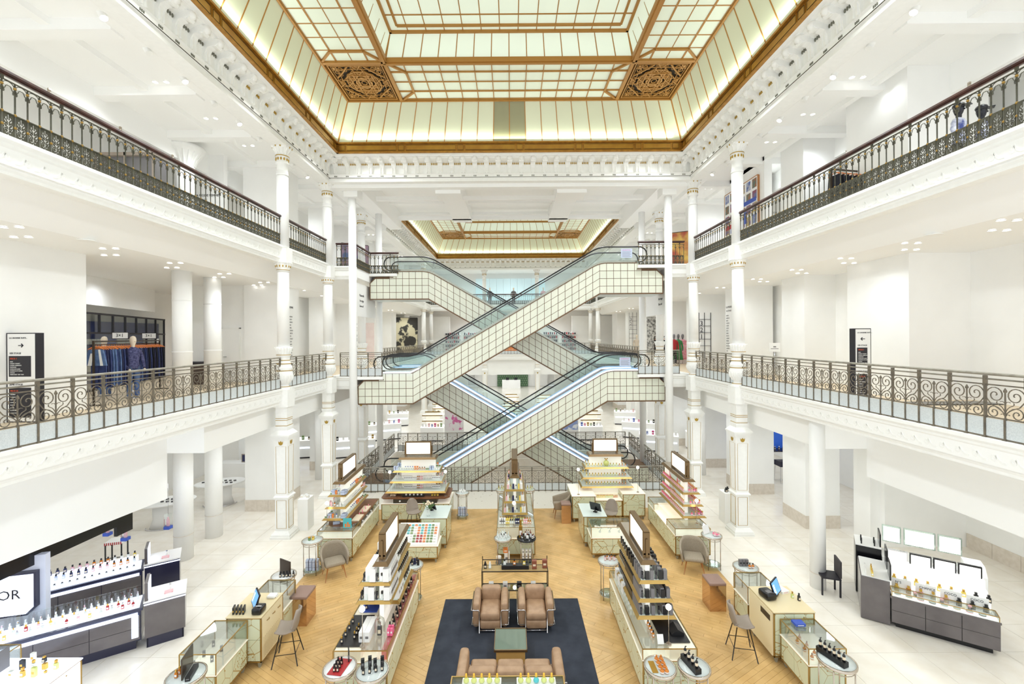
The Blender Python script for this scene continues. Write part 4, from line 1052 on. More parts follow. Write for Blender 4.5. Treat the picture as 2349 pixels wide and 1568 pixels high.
# bulkheads with hanging direction boards
def board(x, z0, z1, y0, y1, label, s):
    o = thing('direction_board', label, 'sign', (x, (y0 + y1) / 2, z0)); obj('board', MB().box(-0.03, 0.03, (y0 - y1) / 2, (y1 - y0) / 2, 0, z1 - z0), WH, o)
    for k, t in enumerate(('Passerelle', '1er etage', 'Sous-sol')):
        text('lettering', t, 0.16, SIGNBK, o, (-s * 0.035, -0.3 if s > 0 else -0.8, 0.95 - k * 0.25), (PI / 2, 0, -s * PI / 2 if s > 0 else PI / 2))
    return o
board(-7.12, 7.8, 9.35, 20.0, 23.3, 'white board with small black directions under the upper left landing', -1)
board(7.12, 7.8, 9.35, 20.0, 23.3, 'white board with small black directions under the upper right landing', 1)
# ================================================================ GOODS
CLR = {
 'white': mat('card_white', (240, 240, 238), 0.5), 'cream': mat('card_cream', (232, 216, 190), 0.5), 'black': mat('card_black', (28, 28, 30), 0.35), 'grey': mat('card_grey', (120, 118, 120), 0.5),
 'pale blue': mat('card_pale_blue', (196, 208, 232), 0.5), 'blue': mat('card_blue', (52, 84, 180), 0.45), 'navy': mat('card_navy', (40, 44, 84), 0.45), 'orange': mat('card_orange', (236, 138, 66), 0.5),
 'red': mat('card_red', (176, 40, 44), 0.5), 'pink': mat('card_pink', (236, 110, 150), 0.5), 'green': mat('card_green', (120, 150, 92), 0.5), 'turquoise': mat('card_turquoise', (84, 190, 196), 0.5),
 'amber': mat('glass_amber', (206, 124, 42), 0.12), 'gold': mat('metal_gold', (210, 166, 76), 0.25, 0.7), 'brown': mat('card_brown', (138, 78, 56), 0.5), 'clear': mat('glass_clear', (222, 230, 226), 0.08), 'smoke': mat('glass_smoke', (62, 62, 66), 0.1),
 'yellow': mat('glass_yellow', (232, 206, 96), 0.12), 'rose': mat('glass_rose', (236, 184, 188), 0.12), 'magenta': mat('card_magenta', (204, 44, 122), 0.4), 'lime': mat('glass_lime', (206, 214, 130), 0.15), 'silver': CHR}
IM = {}
def item_mesh(kind, w, d, h, body, cap):
    key = (kind, w, d, h, body, cap)
    if key in IM: return IM[key]
    b = MB()
    if kind == 'carton':
        b.frust(-w / 2, w / 2, -d / 2, d / 2, 0, h, 0.0, 0); b.box(-w * .3, w * .3, -d / 2 - .001, -d / 2, h * .35, h * .6, 1)
    elif kind == 'bottle':
        b.frust(-w / 2, w / 2, -d / 2, d / 2, 0, h * .66, w * .08, 0, w * .04); b.box(-w * .14, w * .14, -w * .14, w * .14, h * .66, h * .72, 1); b.box(-w * .24, w * .24, -w * .24, w * .24, h * .72, h, 1); b.box(-w * .3, w * .3, -d / 2 - .0015, -d / 2 + .004, h * .15, h * .42, 2)
    elif kind == 'round bottle':
        b.lathe([(w * .3, 0), (w * .5, h * .1), (w * .5, h * .42), (w * .36, h * .6), (w * .14, h * .68), (w * .14, h * .72)], 10); b.lathe([(w * .17, h * .72), (w * .2, h * .78), (w * .2, h * .94), (w * .14, h)], 8, mi=1); b.lathe([(w * .505, h * .16), (w * .505, h * .34)], 10, mi=2, cap=False)
    elif kind == 'jar':
        b.lathe([(w * .46, 0), (w * .5, h * .08), (w * .5, h * .62), (w * .45, h * .66)], 12); b.lathe([(w * .48, h * .66), (w * .48, h * .96), (w * .44, h)], 12, mi=1)
    elif kind == 'tube':
        b.lathe([(w * .36, 0), (w * .38, h * .2), (w * .4, h * .25), (w * .42, h * .8)], 8, mi=0); b.lathe([(w * .38, h * .8), (w * .36, h)], 8, mi=1)
    elif kind == 'pump bottle':
        b.lathe([(w * .45, 0), (w * .45, h * .62), (w * .3, h * .7), (w * .12, h * .72), (w * .12, h * .85)], 10); b.box(-w * .1, w * .45, -w * .1, w * .1, h * .85, h * .93, 1); b.lathe([(w * .18, h * .72), (w * .18, h * .78)], 8, mi=1); b.lathe([(w * .455, h * .2), (w * .455, h * .5)], 10, mi=2, cap=False)
    elif kind == 'gift box':
        b.box(-w / 2, w / 2, -d / 2, d / 2, 0, h * .7); b.box(-w * .52, w * .52, -d * .52, d * .52, h * .7, h, 0); b.box(-w * .525, w * .525, -d * .525, d * .525, h * .66, h * .71, 1); b.box(-w * .06, w * .06, -d * .53, d * .53, 0, h * 1.01, 1)
    me = b.mesh(kind.replace(' ', '_'), [CLR[body], CLR[cap], CLR['cream' if body in ('black', 'smoke', 'navy') else 'white']]); IM[key] = me
    return me
NM = {'carton': 'carton', 'bottle': 'perfume_bottle', 'round bottle': 'round_bottle', 'jar': 'cream_jar', 'tube': 'cream_tube', 'pump bottle': 'pump_bottle', 'gift box': 'gift_box'}
CT = {'carton': 'box', 'bottle': 'bottle', 'round bottle': 'bottle', 'jar': 'jar', 'tube': 'tube', 'pump bottle': 'bottle', 'gift box': 'box'}
def item(kind, w, d, h, body, cap, p, rz=0, where='', state='', group=None):
    o = inst(NM[kind], item_mesh(kind, w, d, h, body, cap), None, p, rz)
    pre = body if body != cap or kind == 'carton' else body
    nm = {'carton': 'carton', 'gift box': 'gift box'}.get(kind, kind)
    ex = '' if kind in ('carton',) else (' with %s %s' % (cap, 'ribbon' if kind == 'gift box' else 'cap') if cap != body else '')
    lab = ('%s%s %s%s %s' % (state + ' ' if state else '', pre, nm, ex, where)).strip()
    if len(lab.split()) > 16: lab = ('%s%s %s %s' % (state + ' ' if state else '', pre, nm, where)).strip()
    return tag(o, lab, CT[kind], group or ('%s %ss %s' % (pre, nm, where)))
def rowitems(spec, M, u0, u1, v, z, where, rz, step=None):
    """spec: list of (kind,w,d,h,body,cap,count) laid along u."""
    tot = sum(s[6] for s in spec)
    du = (u1 - u0) / max(1, tot); k = 0
    for (kind, w, d, h, body, cap, n) in spec:
        for i in range(n):
            p = M @ Vector((u0 + du * (k + .5), v, z)); k += 1
            item(kind, w, d, h, body, cap, p, rz, where)
PAL = {
 'blue white': [('gift box', .16, .12, .12, 'pale blue', 'navy', 1), ('jar', .06, .06, .06, 'white', 'white', 3), ('tube', .05, .05, .12, 'white', 'blue', 4), ('carton', .06, .05, .12, 'orange', 'white', 2), ('bottle', .05, .03, .1, 'amber', 'black', 3), ('jar', .07, .07, .07, 'green', 'white', 2)],
 'white care': [('tube', .05, .05, .15, 'white', 'white', 6), ('carton', .06, .05, .13, 'white', 'grey', 5), ('jar', .07, .07, .07, 'white', 'silver', 3), ('pump bottle', .06, .06, .15, 'amber', 'black', 2), ('carton', .05, .04, .12, 'rose', 'white', 2)],
 'yellow': [('bottle', .055, .035, .12, 'yellow', 'gold', 6), ('bottle', .055, .035, .12, 'lime', 'gold', 5), ('bottle', .05, .03, .1, 'amber', 'gold', 3)],
 'rose': [('bottle', .055, .035, .13, 'rose', 'gold', 3), ('round bottle', .07, .07, .12, 'pink', 'gold', 2)],
 'mixed': [('carton', .08, .06, .17, 'white', 'grey', 3), ('carton', .07, .05, .15, 'yellow', 'white', 2), ('bottle', .06, .035, .13, 'clear', 'black', 3), ('carton', .08, .06, .15, 'navy', 'white', 2), ('bottle', .05, .03, .12, 'lime', 'gold', 2), ('carton', .07, .05, .13, 'rose', 'white', 2), ('bottle', .06, .03, .12, 'amber', 'gold', 2)],
 'black': [('carton', .09, .07, .19, 'grey', 'white', 3), ('carton', .08, .08, .16, 'black', 'grey', 4), ('bottle', .07, .04, .15, 'smoke', 'black', 4)],
 'black white': [('carton', .12, .12, .26, 'white', 'grey', 3), ('bottle', .08, .05, .16, 'clear', 'black', 2), ('bottle', .07, .04, .15, 'smoke', 'black', 4)],
}
SHF = mat('pale_glass_shelf', (214, 226, 220), 0.12)
# ================================================================ SHELF TOWERS
def tower(desc, org, rz, L_, tiers, canopy, sign, pal, both=True, spine=None, poster=None, signw=0.1):
    """local: u along the spine, v across. tiers: (z, v0, v1, u0, u1)."""
    t = thing('shelf_tower', desc[0], 'display shelf', org, rz)
    M = Matrix.Translation(org) @ Matrix.Rotation(rz, 4, 'Z')
    u0, u1 = spine or (0.15, L_)
    obj('back_panel', MB().box(u0, u1, -0.045, 0.045, 0.0, canopy[4] - org[2]), mat('bright_back_panel', (252, 250, 240), 0.5, emit=0.25), t)
    zc = canopy[4] - org[2]
    c = MB().frust(canopy[0], canopy[1], canopy[2], canopy[3], zc, zc + 0.07, 0.05); obj('canopy', c, BRZ, t)
    obj('canopy_top', MB().box(canopy[0] + .06, canopy[1] - .06, canopy[2] + .06, canopy[3] - .06, zc + .07, zc + .075), NICK, t)
    s0, s1 = sign; zs = zc + 0.16
    sg = MB().box(s0, s1, -signw / 2 - .01, signw / 2 + .01, zs + .42, zs + .46).box(s0, s1, -signw / 2 - .01, signw / 2 + .01, zs - .03, zs)
    for u in (s0, s1 - .05): sg.box(u, u + .05, -signw / 2 - .02, signw / 2 + .02, zc + .07, zs + .43)
    for u in (s0 - .03, s1 - .02): sg.box(u, u + .05, -.02, .02, zc + .1, zs + .3)
    sb = obj('sign_box', sg, BRZ, t)
    obj('lit_sign_face', MB().box(s0 + .05, s1 - .05, -signw / 2, signw / 2, zs, zs + .42), LEDW, sb)
    ordn = ['lowest', 'middle', 'upper', 'top']
    for k, (z, v0, v1, a, b_) in enumerate(tiers):
        z -= org[2]
        tr = obj('shelf_tier', MB().frust(a, b_, v0, v1, z - .05, z, 0.05), BRS, t)
        obj('glass_shelf', MB().box(a + .06, b_ - .06, v0 + .06, v1 - .06, z - .003, z + .01), SHF, tr)
        where = 'on the %s shelf of the %s' % (ordn[k] if k < 4 else 'top', desc[1])
        sp = PAL[pal[k % len(pal)]]
        wz = org[2] + z + .01
        zz = z + .011
        if b_ - u1 > -0.01 or a < u0 - 0.1:   # near end face in front of the spine
            pass
        n = sum(q[6] for q in sp)
        span = (b_ - a - .16)
        for side in ((-1, 1) if both else (1,)):
            vlim = v0 if side < 0 else v1
            if abs(vlim) < 0.15: continue
            rep = max(1, round(span / (n * 0.105)))
            sp2 = [(q[0], q[1], q[2], q[3], q[4], q[5], max(1, round(q[6] * min(1, span / (n * 0.085))) * rep)) for q in sp]
            rowitems(sp2, M, a + .08, b_ - .08, (vlim + side * 0.05) * 0.52 + 0.0, zz, where, rz)
            if abs(vlim) > 0.3: rowitems(sp2[::-1][:3], M, a + .1, b_ - .1, vlim - side * 0.1, zz, where + ' front', rz)
    for k, (z, v0, v1, a, b_) in enumerate(tiers):
        if a < u0 and both: rowitems([(q[0], q[1], q[2], q[3], q[4], q[5], 1) for q in PAL[pal[k]]][:6], M, a + .09, a + .091, 0, z - org[2] + .011, '', rz) if False else [item(q[0], q[1], q[2], q[3], q[4], q[5], M @ Vector((a + .09, v0 + .1 + (v1 - v0 - .2) * i / 5, z - org[2] + .011)), rz, 'at the near end of the %s shelf, %s' % (ordn[k], desc[1])) for i, q in enumerate((PAL[pal[k]] * 2)[:6])]
    if poster:
        p = obj('backlit_picture', MB().box(poster[0], poster[1], poster[4], poster[4] + .01 * (1 if poster[4] > 0 else -1), poster[2] - org[2], poster[3] - org[2]), noisy('floral_picture', (226, 244, 236), (232, 110, 130), 5, 0.5, lo=.52, hi=.6), t)
    return t
# ================================================================ COUNTERS
def counter(label, x0, x1, y0, y1, h, top=None, nx=2, ny=3, rows=2, legs=True, name='display_counter', parent=None, base=0.13, faces='fblr', pm=None, case=None, cat='counter', drawers=None):
    cx, cy = (x0 + x1) / 2, y0
    t = thing(name, label, cat, (cx, cy, 0)); W_, D_ = (x1 - x0), (y1 - y0); hw = W_ / 2
    pm = pm or PANEL
    obj('carcass', MB().box(-hw + .02, hw - .02, .02, D_ - .02, base, h - .02), mat('carcass_green', (184, 186, 158), 0.4), t)
    fr = MB(); r = 0.012
    for x in (-hw, hw - .024):
        for y in (0, D_ - .024): fr.box(x, x + .024, y, y + .024, base, h)
    for z in (base, h - .024):
        fr.box(-hw, hw, 0, .024, z, z + .024).box(-hw, hw, D_ - .024, D_, z, z + .024).box(-hw, -hw + .024, 0, D_, z, z + .024).box(hw - .024, hw, 0, D_, z, z + .024)
    obj('brass_frame', fr, BRS, t)
    def face(n, L_, mk):
        for i in range(n):
            for j in range(rows):
                a, c = .026 + (L_ - .052) * i / n, .026 + (L_ - .052) * (i + 1) / n; zb, zt = base + .026 + (h - base - .052) * j / rows, base + .026 + (h - base - .052) * (j + 1) / rows
                dp = obj('door_panel', mk(a + .004, c - .004, zb + .004, zt - .004), pm, t); kz = zt - .07; v0 = dp.data.vertices; xs_ = [v.co.x for v in v0]; ys_ = [v.co.y for v in v0]; inst('knob', KNOB, dp, ((max(xs_) if min(xs_) > 0 and max(xs_) - min(xs_) < .03 else min(xs_) if max(xs_) - min(xs_) < .03 else sum(xs_) / len(xs_)), (min(ys_) if max(ys_) - min(ys_) < .03 else sum(ys_) / len(ys_)), kz))
    if 'f' in faces: face(nx, W_, lambda a, c, p, q: MB().box(-hw + a, -hw + c, .004, .02, p, q))
    if 'b' in faces: face(nx, W_, lambda a, c, p, q: MB().box(-hw + a, -hw + c, D_ - .02, D_ - .004, p, q))
    if 'l' in faces: face(ny, D_, lambda a, c, p, q: MB().box(-hw + .004, -hw + .02, a, c, p, q))
    if 'r' in faces: face(ny, D_, lambda a, c, p, q: MB().box(hw - .02, hw - .004, a, c, p, q))
    tp = MB().box(-hw - .01, hw + .01, -.01, D_ + .01, h - .004, h + .016); obj('worktop', tp, top or mat('lit_top', (250, 244, 228), 0.3, emit=0.2), t)
    if legs:
        for x in (-hw + .04, hw - .1):
            for y in (.03, D_ - .1): obj('foot', MB().frust(x, x + .07, y, y + .07, 0, base, 0.0, insb=.015), mat('foot_grey', (150, 146, 128), 0.5), t)
    if case:
        glasscase(t, -hw, hw, case[0], case[1] if case[1] is not None else D_, h + .016, case[2])
    return t
KNOB = MB().ball((0, 0, 0), .014, 6).mesh('knob', BRS)
def glasscase(t, x0, x1, y0, y1, z, hh):
    g = MB().box(x0 + .004, x1 - .004, y0 + .004, y0 + .01, z, z + hh).box(x0 + .004, x1 - .004, y1 - .01, y1 - .004, z, z + hh).box(x0 + .004, x0 + .01, y0, y1, z, z + hh).box(x1 - .01, x1 - .004, y0, y1, z, z + hh).box(x0, x1, y0, y1, z + hh - .008, z + hh)
    obj('glass_case', g, GL, t)
    f = MB(); r = .007
    for x in (x0, x1):
        for y in (y0, y1): f.box(x - r, x + r, y - r, y + r, z, z + hh)
    for x in (x0, x1): f.box(x - r, x + r, y0, y1, z + hh - r, z + hh + r)
    for y in (y0, y1): f.box(x0, x1, y - r, y + r, z + hh - r, z + hh + r)
    obj('case_frame', f, BRS, t)
def roundtable(label, x, y, h, r, top, lower=True, goods=None):
    t = thing('round_table', label, 'table', (x, y, 0))
    obj('table_top', MB().lathe([(r, h - .03), (r, h), (0.001, h)], 28, cap=True), top, t)
    obj('rim', MB().lathe([(r + .012, h - .035), (r + .012, h + .004), (r - .012, h + .008), (r - .012, h - .002)], 28, cap=False), BLACK if top.name == 'gloss_black' else NICK, t)
    for k in range(4):
        a = PI / 4 + PI / 2 * k; obj('leg', MB().cyl((r - .03) * math.cos(a), (r - .03) * math.sin(a), 0, h - .03, .012, 8), NICK, t)
    b = MB()
    for z in (.1, h - .1): b.tube([((r - .03) * math.cos(2 * PI * k / 24), (r - .03) * math.sin(2 * PI * k / 24), z) for k in range(24)], .008, 5, closed=True)
    obj('ring_stretcher', b, NICK, t)
    if lower: obj('lower_glass', MB().lathe([(r - .04, .1), (r - .04, .112), (.001, .112)], 20), GLS, t)
    return t
def globe_lamp(x, y, z0, z1, label, rad=.055):
    t = thing('globe_lamp', label, 'lamp', (x, y, z0)); obj('stem', MB().cyl(0, 0, 0, z1 - z0, .006, 6).cyl(0, 0, 0, .015, .05, 12), NICK, t); obj('bulb', MB().ball((0, 0, z1 - z0 + rad * .8), rad, 12), BULB, t)
# --- left and right rear long counters with towers
for s, nm in ((-1, 'left'), (1, 'right')):
    xa, xb = (-5.92, -4.85) if s < 0 else (4.95, 6.02)
    c = counter('long pale green inlaid counter along the %s side of the sales floor' % nm, xa, xb, 13.5, 16.2, .72, nx=2, ny=4, rows=2)
    glasscase(c, -(xb - xa) / 2, (xb - xa) / 2, 0, .75, .736, .2)
    glasscase(c, -(xb - xa) / 2, (xb - xa) / 2, 2.0, 2.7, .736, .2)
    sx = -5.42 if s < 0 else 5.55
    where = '%s rear shelf tower' % nm
    tower(('brass edged shelf tower with lit sign above the long %s counter' % nm, where), (sx, 14.0, .94), PI / 2, 2.0,
          [(1.16, *sorted((-s * -.62, -s * .2)), -.15, 2.1) if False else (1.16, -.52 if s > 0 else -.24, .24 if s > 0 else .52, -.15, 2.1), (1.5, -.45 if s > 0 else -.22, .22 if s > 0 else .45, -.1, 2.05), (1.86, -.38 if s > 0 else -.2, .2 if s > 0 else .38, -.05, 2.0)],
          (-.1, 1.95, -.2, .2, 2.22), (.05, 1.3), ['blue white', 'white care', 'blue white'] if s < 0 else ['rose', 'rose', 'rose'], poster=None if s < 0 else (.5, 1.5, 1.25, 2.15, .05))
    # plinth under the tower (worktop)
    if s < 0:
        w_ = thing('walnut_worktop', 'walnut veneer worktop with rounded end on the left long counter', 'worktop', (sx + .05, 15.0, .74))
        obj('top_board', MB().prism([(-.5, -.75), (-.42, -1.0), (-.2, -1.12), (.05, -1.12), (.3, -1.0), (.5, -.7), (.5, 1.15), (-.5, 1.15)], .16, .2, 'z'), WALN, w_)
        dr = MB().box(-.48, .46, -.7, 1.1, 0, .16); bx = obj('drawer_box', dr, mat('drawer_dark', (62, 58, 52), .4), w_)
        for k in range(4): obj('drawer_knob', MB().ball((.48, -.45 + k * .42, .08), .03, 8), CLR['white'], bx)
    else: 
        w_ = thing('glass_riser', 'low lit glass riser on the right long counter', 'riser', (sx, 15.05, .745)); obj('riser_box', MB().box(-.45, .45, -.55, .55, 0, .195), mat('lit_riser', (252, 244, 222), .3, emit=.25), w_)
    globe_lamp(sx + s * .35 if s < 0 else sx + .2, 13.85, .94, 1.62, 'globe lamp on a thin stem in front of the %s' % where)
# --- rear facing counters
c = counter('pale green inlaid counter at the back left with walnut top', -4.78, -2.3, 16.25, 17.45, .72, nx=4, ny=2)
w_ = thing('walnut_worktop', 'walnut worktop with three dark drawers on the back left counter', 'worktop', (-3.55, 16.25, .74))
obj('top_board', MB().prism([(-1.25, .1), (-1.15, -.02), (1.1, -.02), (1.25, .15), (1.25, 1.0), (1.1, 1.15), (-1.1, 1.15), (-1.25, 1.0)], .16, .2, 'z'), WALN, w_)
dr = obj('drawer_box', MB().box(-.8, .8, .02, 1.1, 0, .16), mat('drawer_dark', (62, 58, 52), .4), w_)
for k in range(3): obj('drawer_knob', MB().ball((-.55 + k * .5, .0, .08), .035, 8), CLR['white'], dr)
tower(('wide brass edged shelf tower with lit sign on the back left counter', 'back left shelf tower'), (-3.55, 16.95, .945), 0, 1.0,
      [(1.13, -.62, .45, -1.12, 1.12), (1.46, -.5, .4, -1.0, 1.0), (1.83, -.42, .35, -.9, .9)], (-.72, .72, -.3, .3, 2.22), (-.5, .5), ['white care', 'white care', 'blue white'], both=False, spine=(-.65, .65))
M_ = Matrix.Translation((-3.55, 16.95, 0))
for z, p_, nmz in ((1.14, 'white care', 'lowest'), (1.47, 'white care', 'middle'), (1.84, 'blue white', 'upper')):
    rowitems(PAL[p_] + PAL[p_][:2], M_, -.85, .85, -.22, z, 'on the %s front shelf of the back left shelf tower' % nmz, 0)
c = counter('pale green inlaid cabinet forming the left wing of the back right counter', 2.2, 3.05, 16.25, 17.6, .95, nx=1, ny=2, rows=2)
c = counter('pale green inlaid cabinet forming the right wing of the back right counter', 4.1, 4.93, 16.45, 17.6, .95, nx=1, ny=2, rows=2)
c = counter('low pale green counter between the two wings at the back right', 3.07, 4.08, 16.45, 17.5, .72, nx=2, ny=2, rows=2)
tower(('wide brass edged shelf tower with lit sign on the back right counter', 'back right shelf tower'), (3.6, 17.2, .75), 0, 1.0,
      [(1.13, -.45, .4, -1.0, 1.0), (1.46, -.42, .38, -.95, .95), (1.83, -.38, .35, -.85, .85)], (-.68, .68, -.3, .3, 2.22), (-.48, .48), ['yellow', 'yellow', 'yellow'], both=False, spine=(-.62, .62))
M_ = Matrix.Translation((3.6, 17.2, 0))
for z, nmz in ((1.14, 'lowest'), (1.47, 'middle'), (1.84, 'upper')): rowitems(PAL['yellow'], M_, -.8, .8, -.2, z, 'on the %s front shelf of the back right shelf tower' % nmz, 0)
rowitems(PAL['yellow'], Matrix.Translation((3.57, 16.7, 0)), -.4, .4, 0, .736, 'on the low counter at the back right', 0)
big = thing('display_bottle', 'giant round green-tinted perfume bottle with gold bow on the back right shelf tower', 'bottle', (3.6, 16.96, 1.845)); obj('flask', MB().ball((0, 0, .12), .11, 14), CLR['lime'], big); obj('gold_bow', MB().tube([(-.06, 0, .3), (0, 0, .25), (.06, 0, .3)], .02, 6).cyl(0, 0, .22, .27, .02, 8), CLR['gold'], big)
for k, (x, y, l) in enumerate(((-3.05, 16.4, 'globe lamp at the left of'), (-2.5, 16.5, 'globe lamp at the right of'))): 
    globe_lamp(-4.5 if k == 0 else -2.45, 16.4, .945, 1.8, l + ' the back left counter')
globe_lamp(2.45, 16.4, .966, 1.85, 'globe lamp on the left wing of the back right counter'); globe_lamp(4.7, 16.6, .966, 1.85, 'globe lamp on the right wing of the back right counter')
# --- centre island
c = counter('narrow pale green island counter in the middle of the sales floor', -.47, .70, 13.6, 16.6, .62, nx=2, ny=4, rows=1)
obj('display_body', MB().box(-.565, .565, .02, 2.98, .64, .93), mat('lit_case_body', (250, 240, 222), .4, emit=.12), c)
glasscase(c, -.585, .585, 0, 3.0, .64, .32)
tower(('slender shelf tower standing on the middle island counter', 'middle island shelf tower'), (.09, 14.35, .965), PI / 2, 2.0,
      [(1.15, -.42, .42, -.12, 2.0), (1.5, -.37, .37, -.06, 1.95), (1.86, -.32, .32, 0, 1.9)], (.1, 1.85, -.17, .17, 2.2), (.15, 1.5), ['mixed', 'mixed', 'mixed'], signw=.16)
M_ = Matrix.Translation((.1, 13.6, 0))
rowitems(PAL['mixed'], M_, -.5, .5, .3, .97, 'on the near end of the middle island', 0); rowitems(PAL['yellow'], M_, -.5, .5, .55, .97, 'on the near end of the middle island', 0)
globe_lamp(.06, 13.75, .97, 1.62, 'globe lamp at the near end of the middle island')
# --- front islands with towers
for s, nm in ((-1, 'left'), (1, 'right')):
    xa, xb = (-3.36, -2.35) if s < 0 else (2.42, 3.44)
    topm = MARB
    c = counter('long pale green inlaid island counter at the front %s of the sales floor' % nm, xa, xb, 8.3, 11.1, .74, nx=2, ny=4, rows=2)
    hw = (xb - xa) / 2
    obj('display_body', MB().box((-hw + .02) if s < 0 else -.0, 0.0 if s < 0 else hw - .02, .02, 2.78, .755, .95), mat('lit_case_body', (250, 240, 222), .4, emit=.12), c)
    glasscase(c, -hw, hw, 0, 2.8, .756, .2)
    sx = -2.66 if s < 0 else 2.74
    where = 'front %s shelf tower' % nm
    v = lambda a, b_: (-a, b_)
    tower(('brass edged shelf tower with lit sign on the front %s island' % nm, where), (sx, 8.98, .96), PI / 2, 1.95,
          [(1.17, -.55 if s > 0 else -.25, .25 if s > 0 else .55, -.08 if s > 0 else .5, 1.9), (1.5, -.5 if s > 0 else -.22, .22 if s > 0 else .5, -.06, 1.85), (1.86, -.45 if s > 0 else -.2, .2 if s > 0 else .45, -.04, 1.8)],
          (-.05, 1.9, -.16, .16, 2.2), (.1, 1.17), ['black white', 'black white', 'black white'] if s < 0 else ['black', 'black', 'black'], spine=(.05, 1.95))
    if s < 0:
        tr = thing('black_tray', 'long black display mat on the near end of the front left island', 'tray', (-3.1, 8.85, .965)); obj('tray_board', MB().box(-.24, .2, -.45, .5, 0, .012), CLR['black'], tr)
        for k in range(4):
            item('bottle', .05, .03, .12, 'smoke', 'gold', (-3.27, 8.5 + k * .2, .978), 0, 'in a row at the left edge of the black display mat')
            if k < 3: item('bottle', .05, .03, .14, 'black', 'gold', (-3.07, 8.62 + k * .12, .978), 0, 'in the middle of the black display mat')
        for k in range(2): item('carton', .1, .5, .19, 'white', 'grey', (-2.9 + k * .105, 8.75, .978), 0, 'long and standing side by side on the front left island')
        bl = thing('blue_mat', 'bright blue display mat behind the black one on the front left island', 'tray', (-3.05, 9.75, .965)); obj('tray_board', MB().box(-.2, .16, -.3, .32, 0, .012), CLR['blue'], bl)
        for k in range(3): item('bottle', .06, .035, .16, 'navy', 'blue', (-3.14 + (k % 2) * .14, 9.55 + k * .15, .978), 0, 'on the blue display mat')
        cl = thing('glass_dome', 'clear glass cloche over a tall bottle on the front left island', 'cloche', (-2.62, 8.74, .965)); obj('dome', MB().lathe([(.11, 0), (.11, .22), (.09, .3), (.05, .34), (.001, .35)], 20, cap=False), GL, cl); obj('knob', MB().ball((0, 0, .37), .02, 8), GL, cl)
        item('bottle', .09, .06, .26, 'smoke', 'silver', (-2.62, 8.74, .966), 0, 'under the glass cloche')
        # red and pink goods along the right face
        rb = thing('pink_cloth_panel', 'pink and coral fabric lining inside the aisle side of the front left island', 'fabric', (-2.42, 9.7, .755)); obj('lining', MB().box(-.05, .055, -1.35, 1.3, 0, .19), noisy('pink_fabric', (240, 150, 150), (226, 84, 76), 4, .8), rb)
        for k in range(14): item('bottle', .055, .04, .15, 'black', 'black', (-2.46 + (k % 2) * .05, 8.9 + k * .13, .966), 0, 'in the long row on the aisle edge of the front left island')
        for k in range(4): item('carton', .05, .04, .14, 'pink', 'white', (-2.44 + (k % 2) * .06, 8.72 + (k // 2) * .09, .966), 0, 'clustered at the near end of the aisle edge row')
        globe_lamp(-2.85, 8.42, .965, 1.62, 'glowing lamp on a thin stem at the near end of the front left island')
    else:
        bx = thing('black_tray', 'slanted black display tray on the front right island', 'tray', (3.12, 8.85, .965)); obj('tray_board', MB().box(-.28, .25, -.4, .45, 0, .012), CLR['black'], bx)
        pr = thing('black_wedge', 'black wedge stand with a folded white card on the front right island', 'stand', (3.2, 8.78, .98)); obj('wedge', MB().prism([(-.12, 0), (.12, 0), (.12, .05), (.0, .12), (-.12, .03)], -.16, .1, 'y'), CLR['black'], pr)
        for k in range(4): item('bottle', .045, .03, .13, 'amber', 'black', (2.72, 8.62 + k * .11, .965), 0, 'in a short row on the front right island')
        for k in range(8): item('bottle', .05, .035, .13, 'yellow' if k % 2 else 'clear', 'black', (2.52 + (k % 2) * .07, 9.5 + (k // 2) * .16, .966), 0, 'along the aisle edge of the front right island')
        for k in range(3): item('carton', .16, .12, .24, 'white', 'cream', (2.56, 10.1 + k * .3, .966), 0, 'tall on the aisle edge of the front right island')
        globe_lamp(2.95, 8.42, .965, 1.62, 'glowing lamp on a thin stem at the near end of the front right island')
        et = thing('easel_card', 'small white card on an easel on the front right island', 'card', (2.8, 8.42, .965)); obj('card', MB().prism([(-.002, 0), (.06, .15), (.056, .152), (-.006, .002)], -.06, .06, 'x'), CLR['white'], et)
# --- round tables with goods
def ring_goods(x, y, z, lst, where):
    for (kind, w, d, h, body, cap, dx, dy, rz) in lst: item(kind, w, d, h, body, cap, (x + dx, y + dy, z), rz, where)
WT = mat('white_round_top', (238, 240, 240), .15); GT = mat('frosted_glass_top', (206, 214, 212), .12)
roundtable('round side table with white top and red display mat at the bottom left', -3.08, 7.9, .95, .28, WT)
rm = thing('red_mat', 'red display mat on the white round table', 'tray', (-3.08, 7.9, .958)); obj('tray_board', MB().box(-.13, .13, -.2, .2, 0, .008), CLR['red'], rm, rz=-.15)
for k in range(6): item('bottle', .045, .03, .13, 'black', 'black', (-3.13 + (k % 2) * .06, 7.78 + (k // 2) * .09, .968), 0, 'clustered on the red display mat')
item('carton', .02, .12, .2, 'black', 'grey', (-2.98, 8.06, .967), .4, 'standing open behind the red display mat')
roundtable('round glass table crowded with black cartons at the bottom left', -2.48, 7.82, .95, .28, GT)
for k in range(4):
    item('carton', .06, .05, .17, 'black', 'grey', (-2.66 + k * .11, 7.86 + (k % 2) * .06, .96), .3, 'standing on the glass round table at the bottom left')
    item('bottle', .05, .035, .15, 'black', 'black', (-2.6 + k * .1, 7.72 + k * .03, .96), 0, 'in front of the black cartons on the glass round table')
roundtable('round glass table with amber bottles at the bottom right', 2.6, 7.87, .95, .27, GT)
for k in range(8): item('round bottle', .075, .075, .1, 'amber', 'amber', (2.58 + (k % 2) * .08, 7.7 + (k // 2) * .1, .96), 0, 'in the double row on the round table at the bottom right')
tr = thing('gold_card_tray', 'gold and white card lying beside the amber bottles', 'card', (2.47, 7.85, .956)); obj('card', MB().box(-.05, .05, -.14, .14, 0, .008), CLR['gold'], tr)
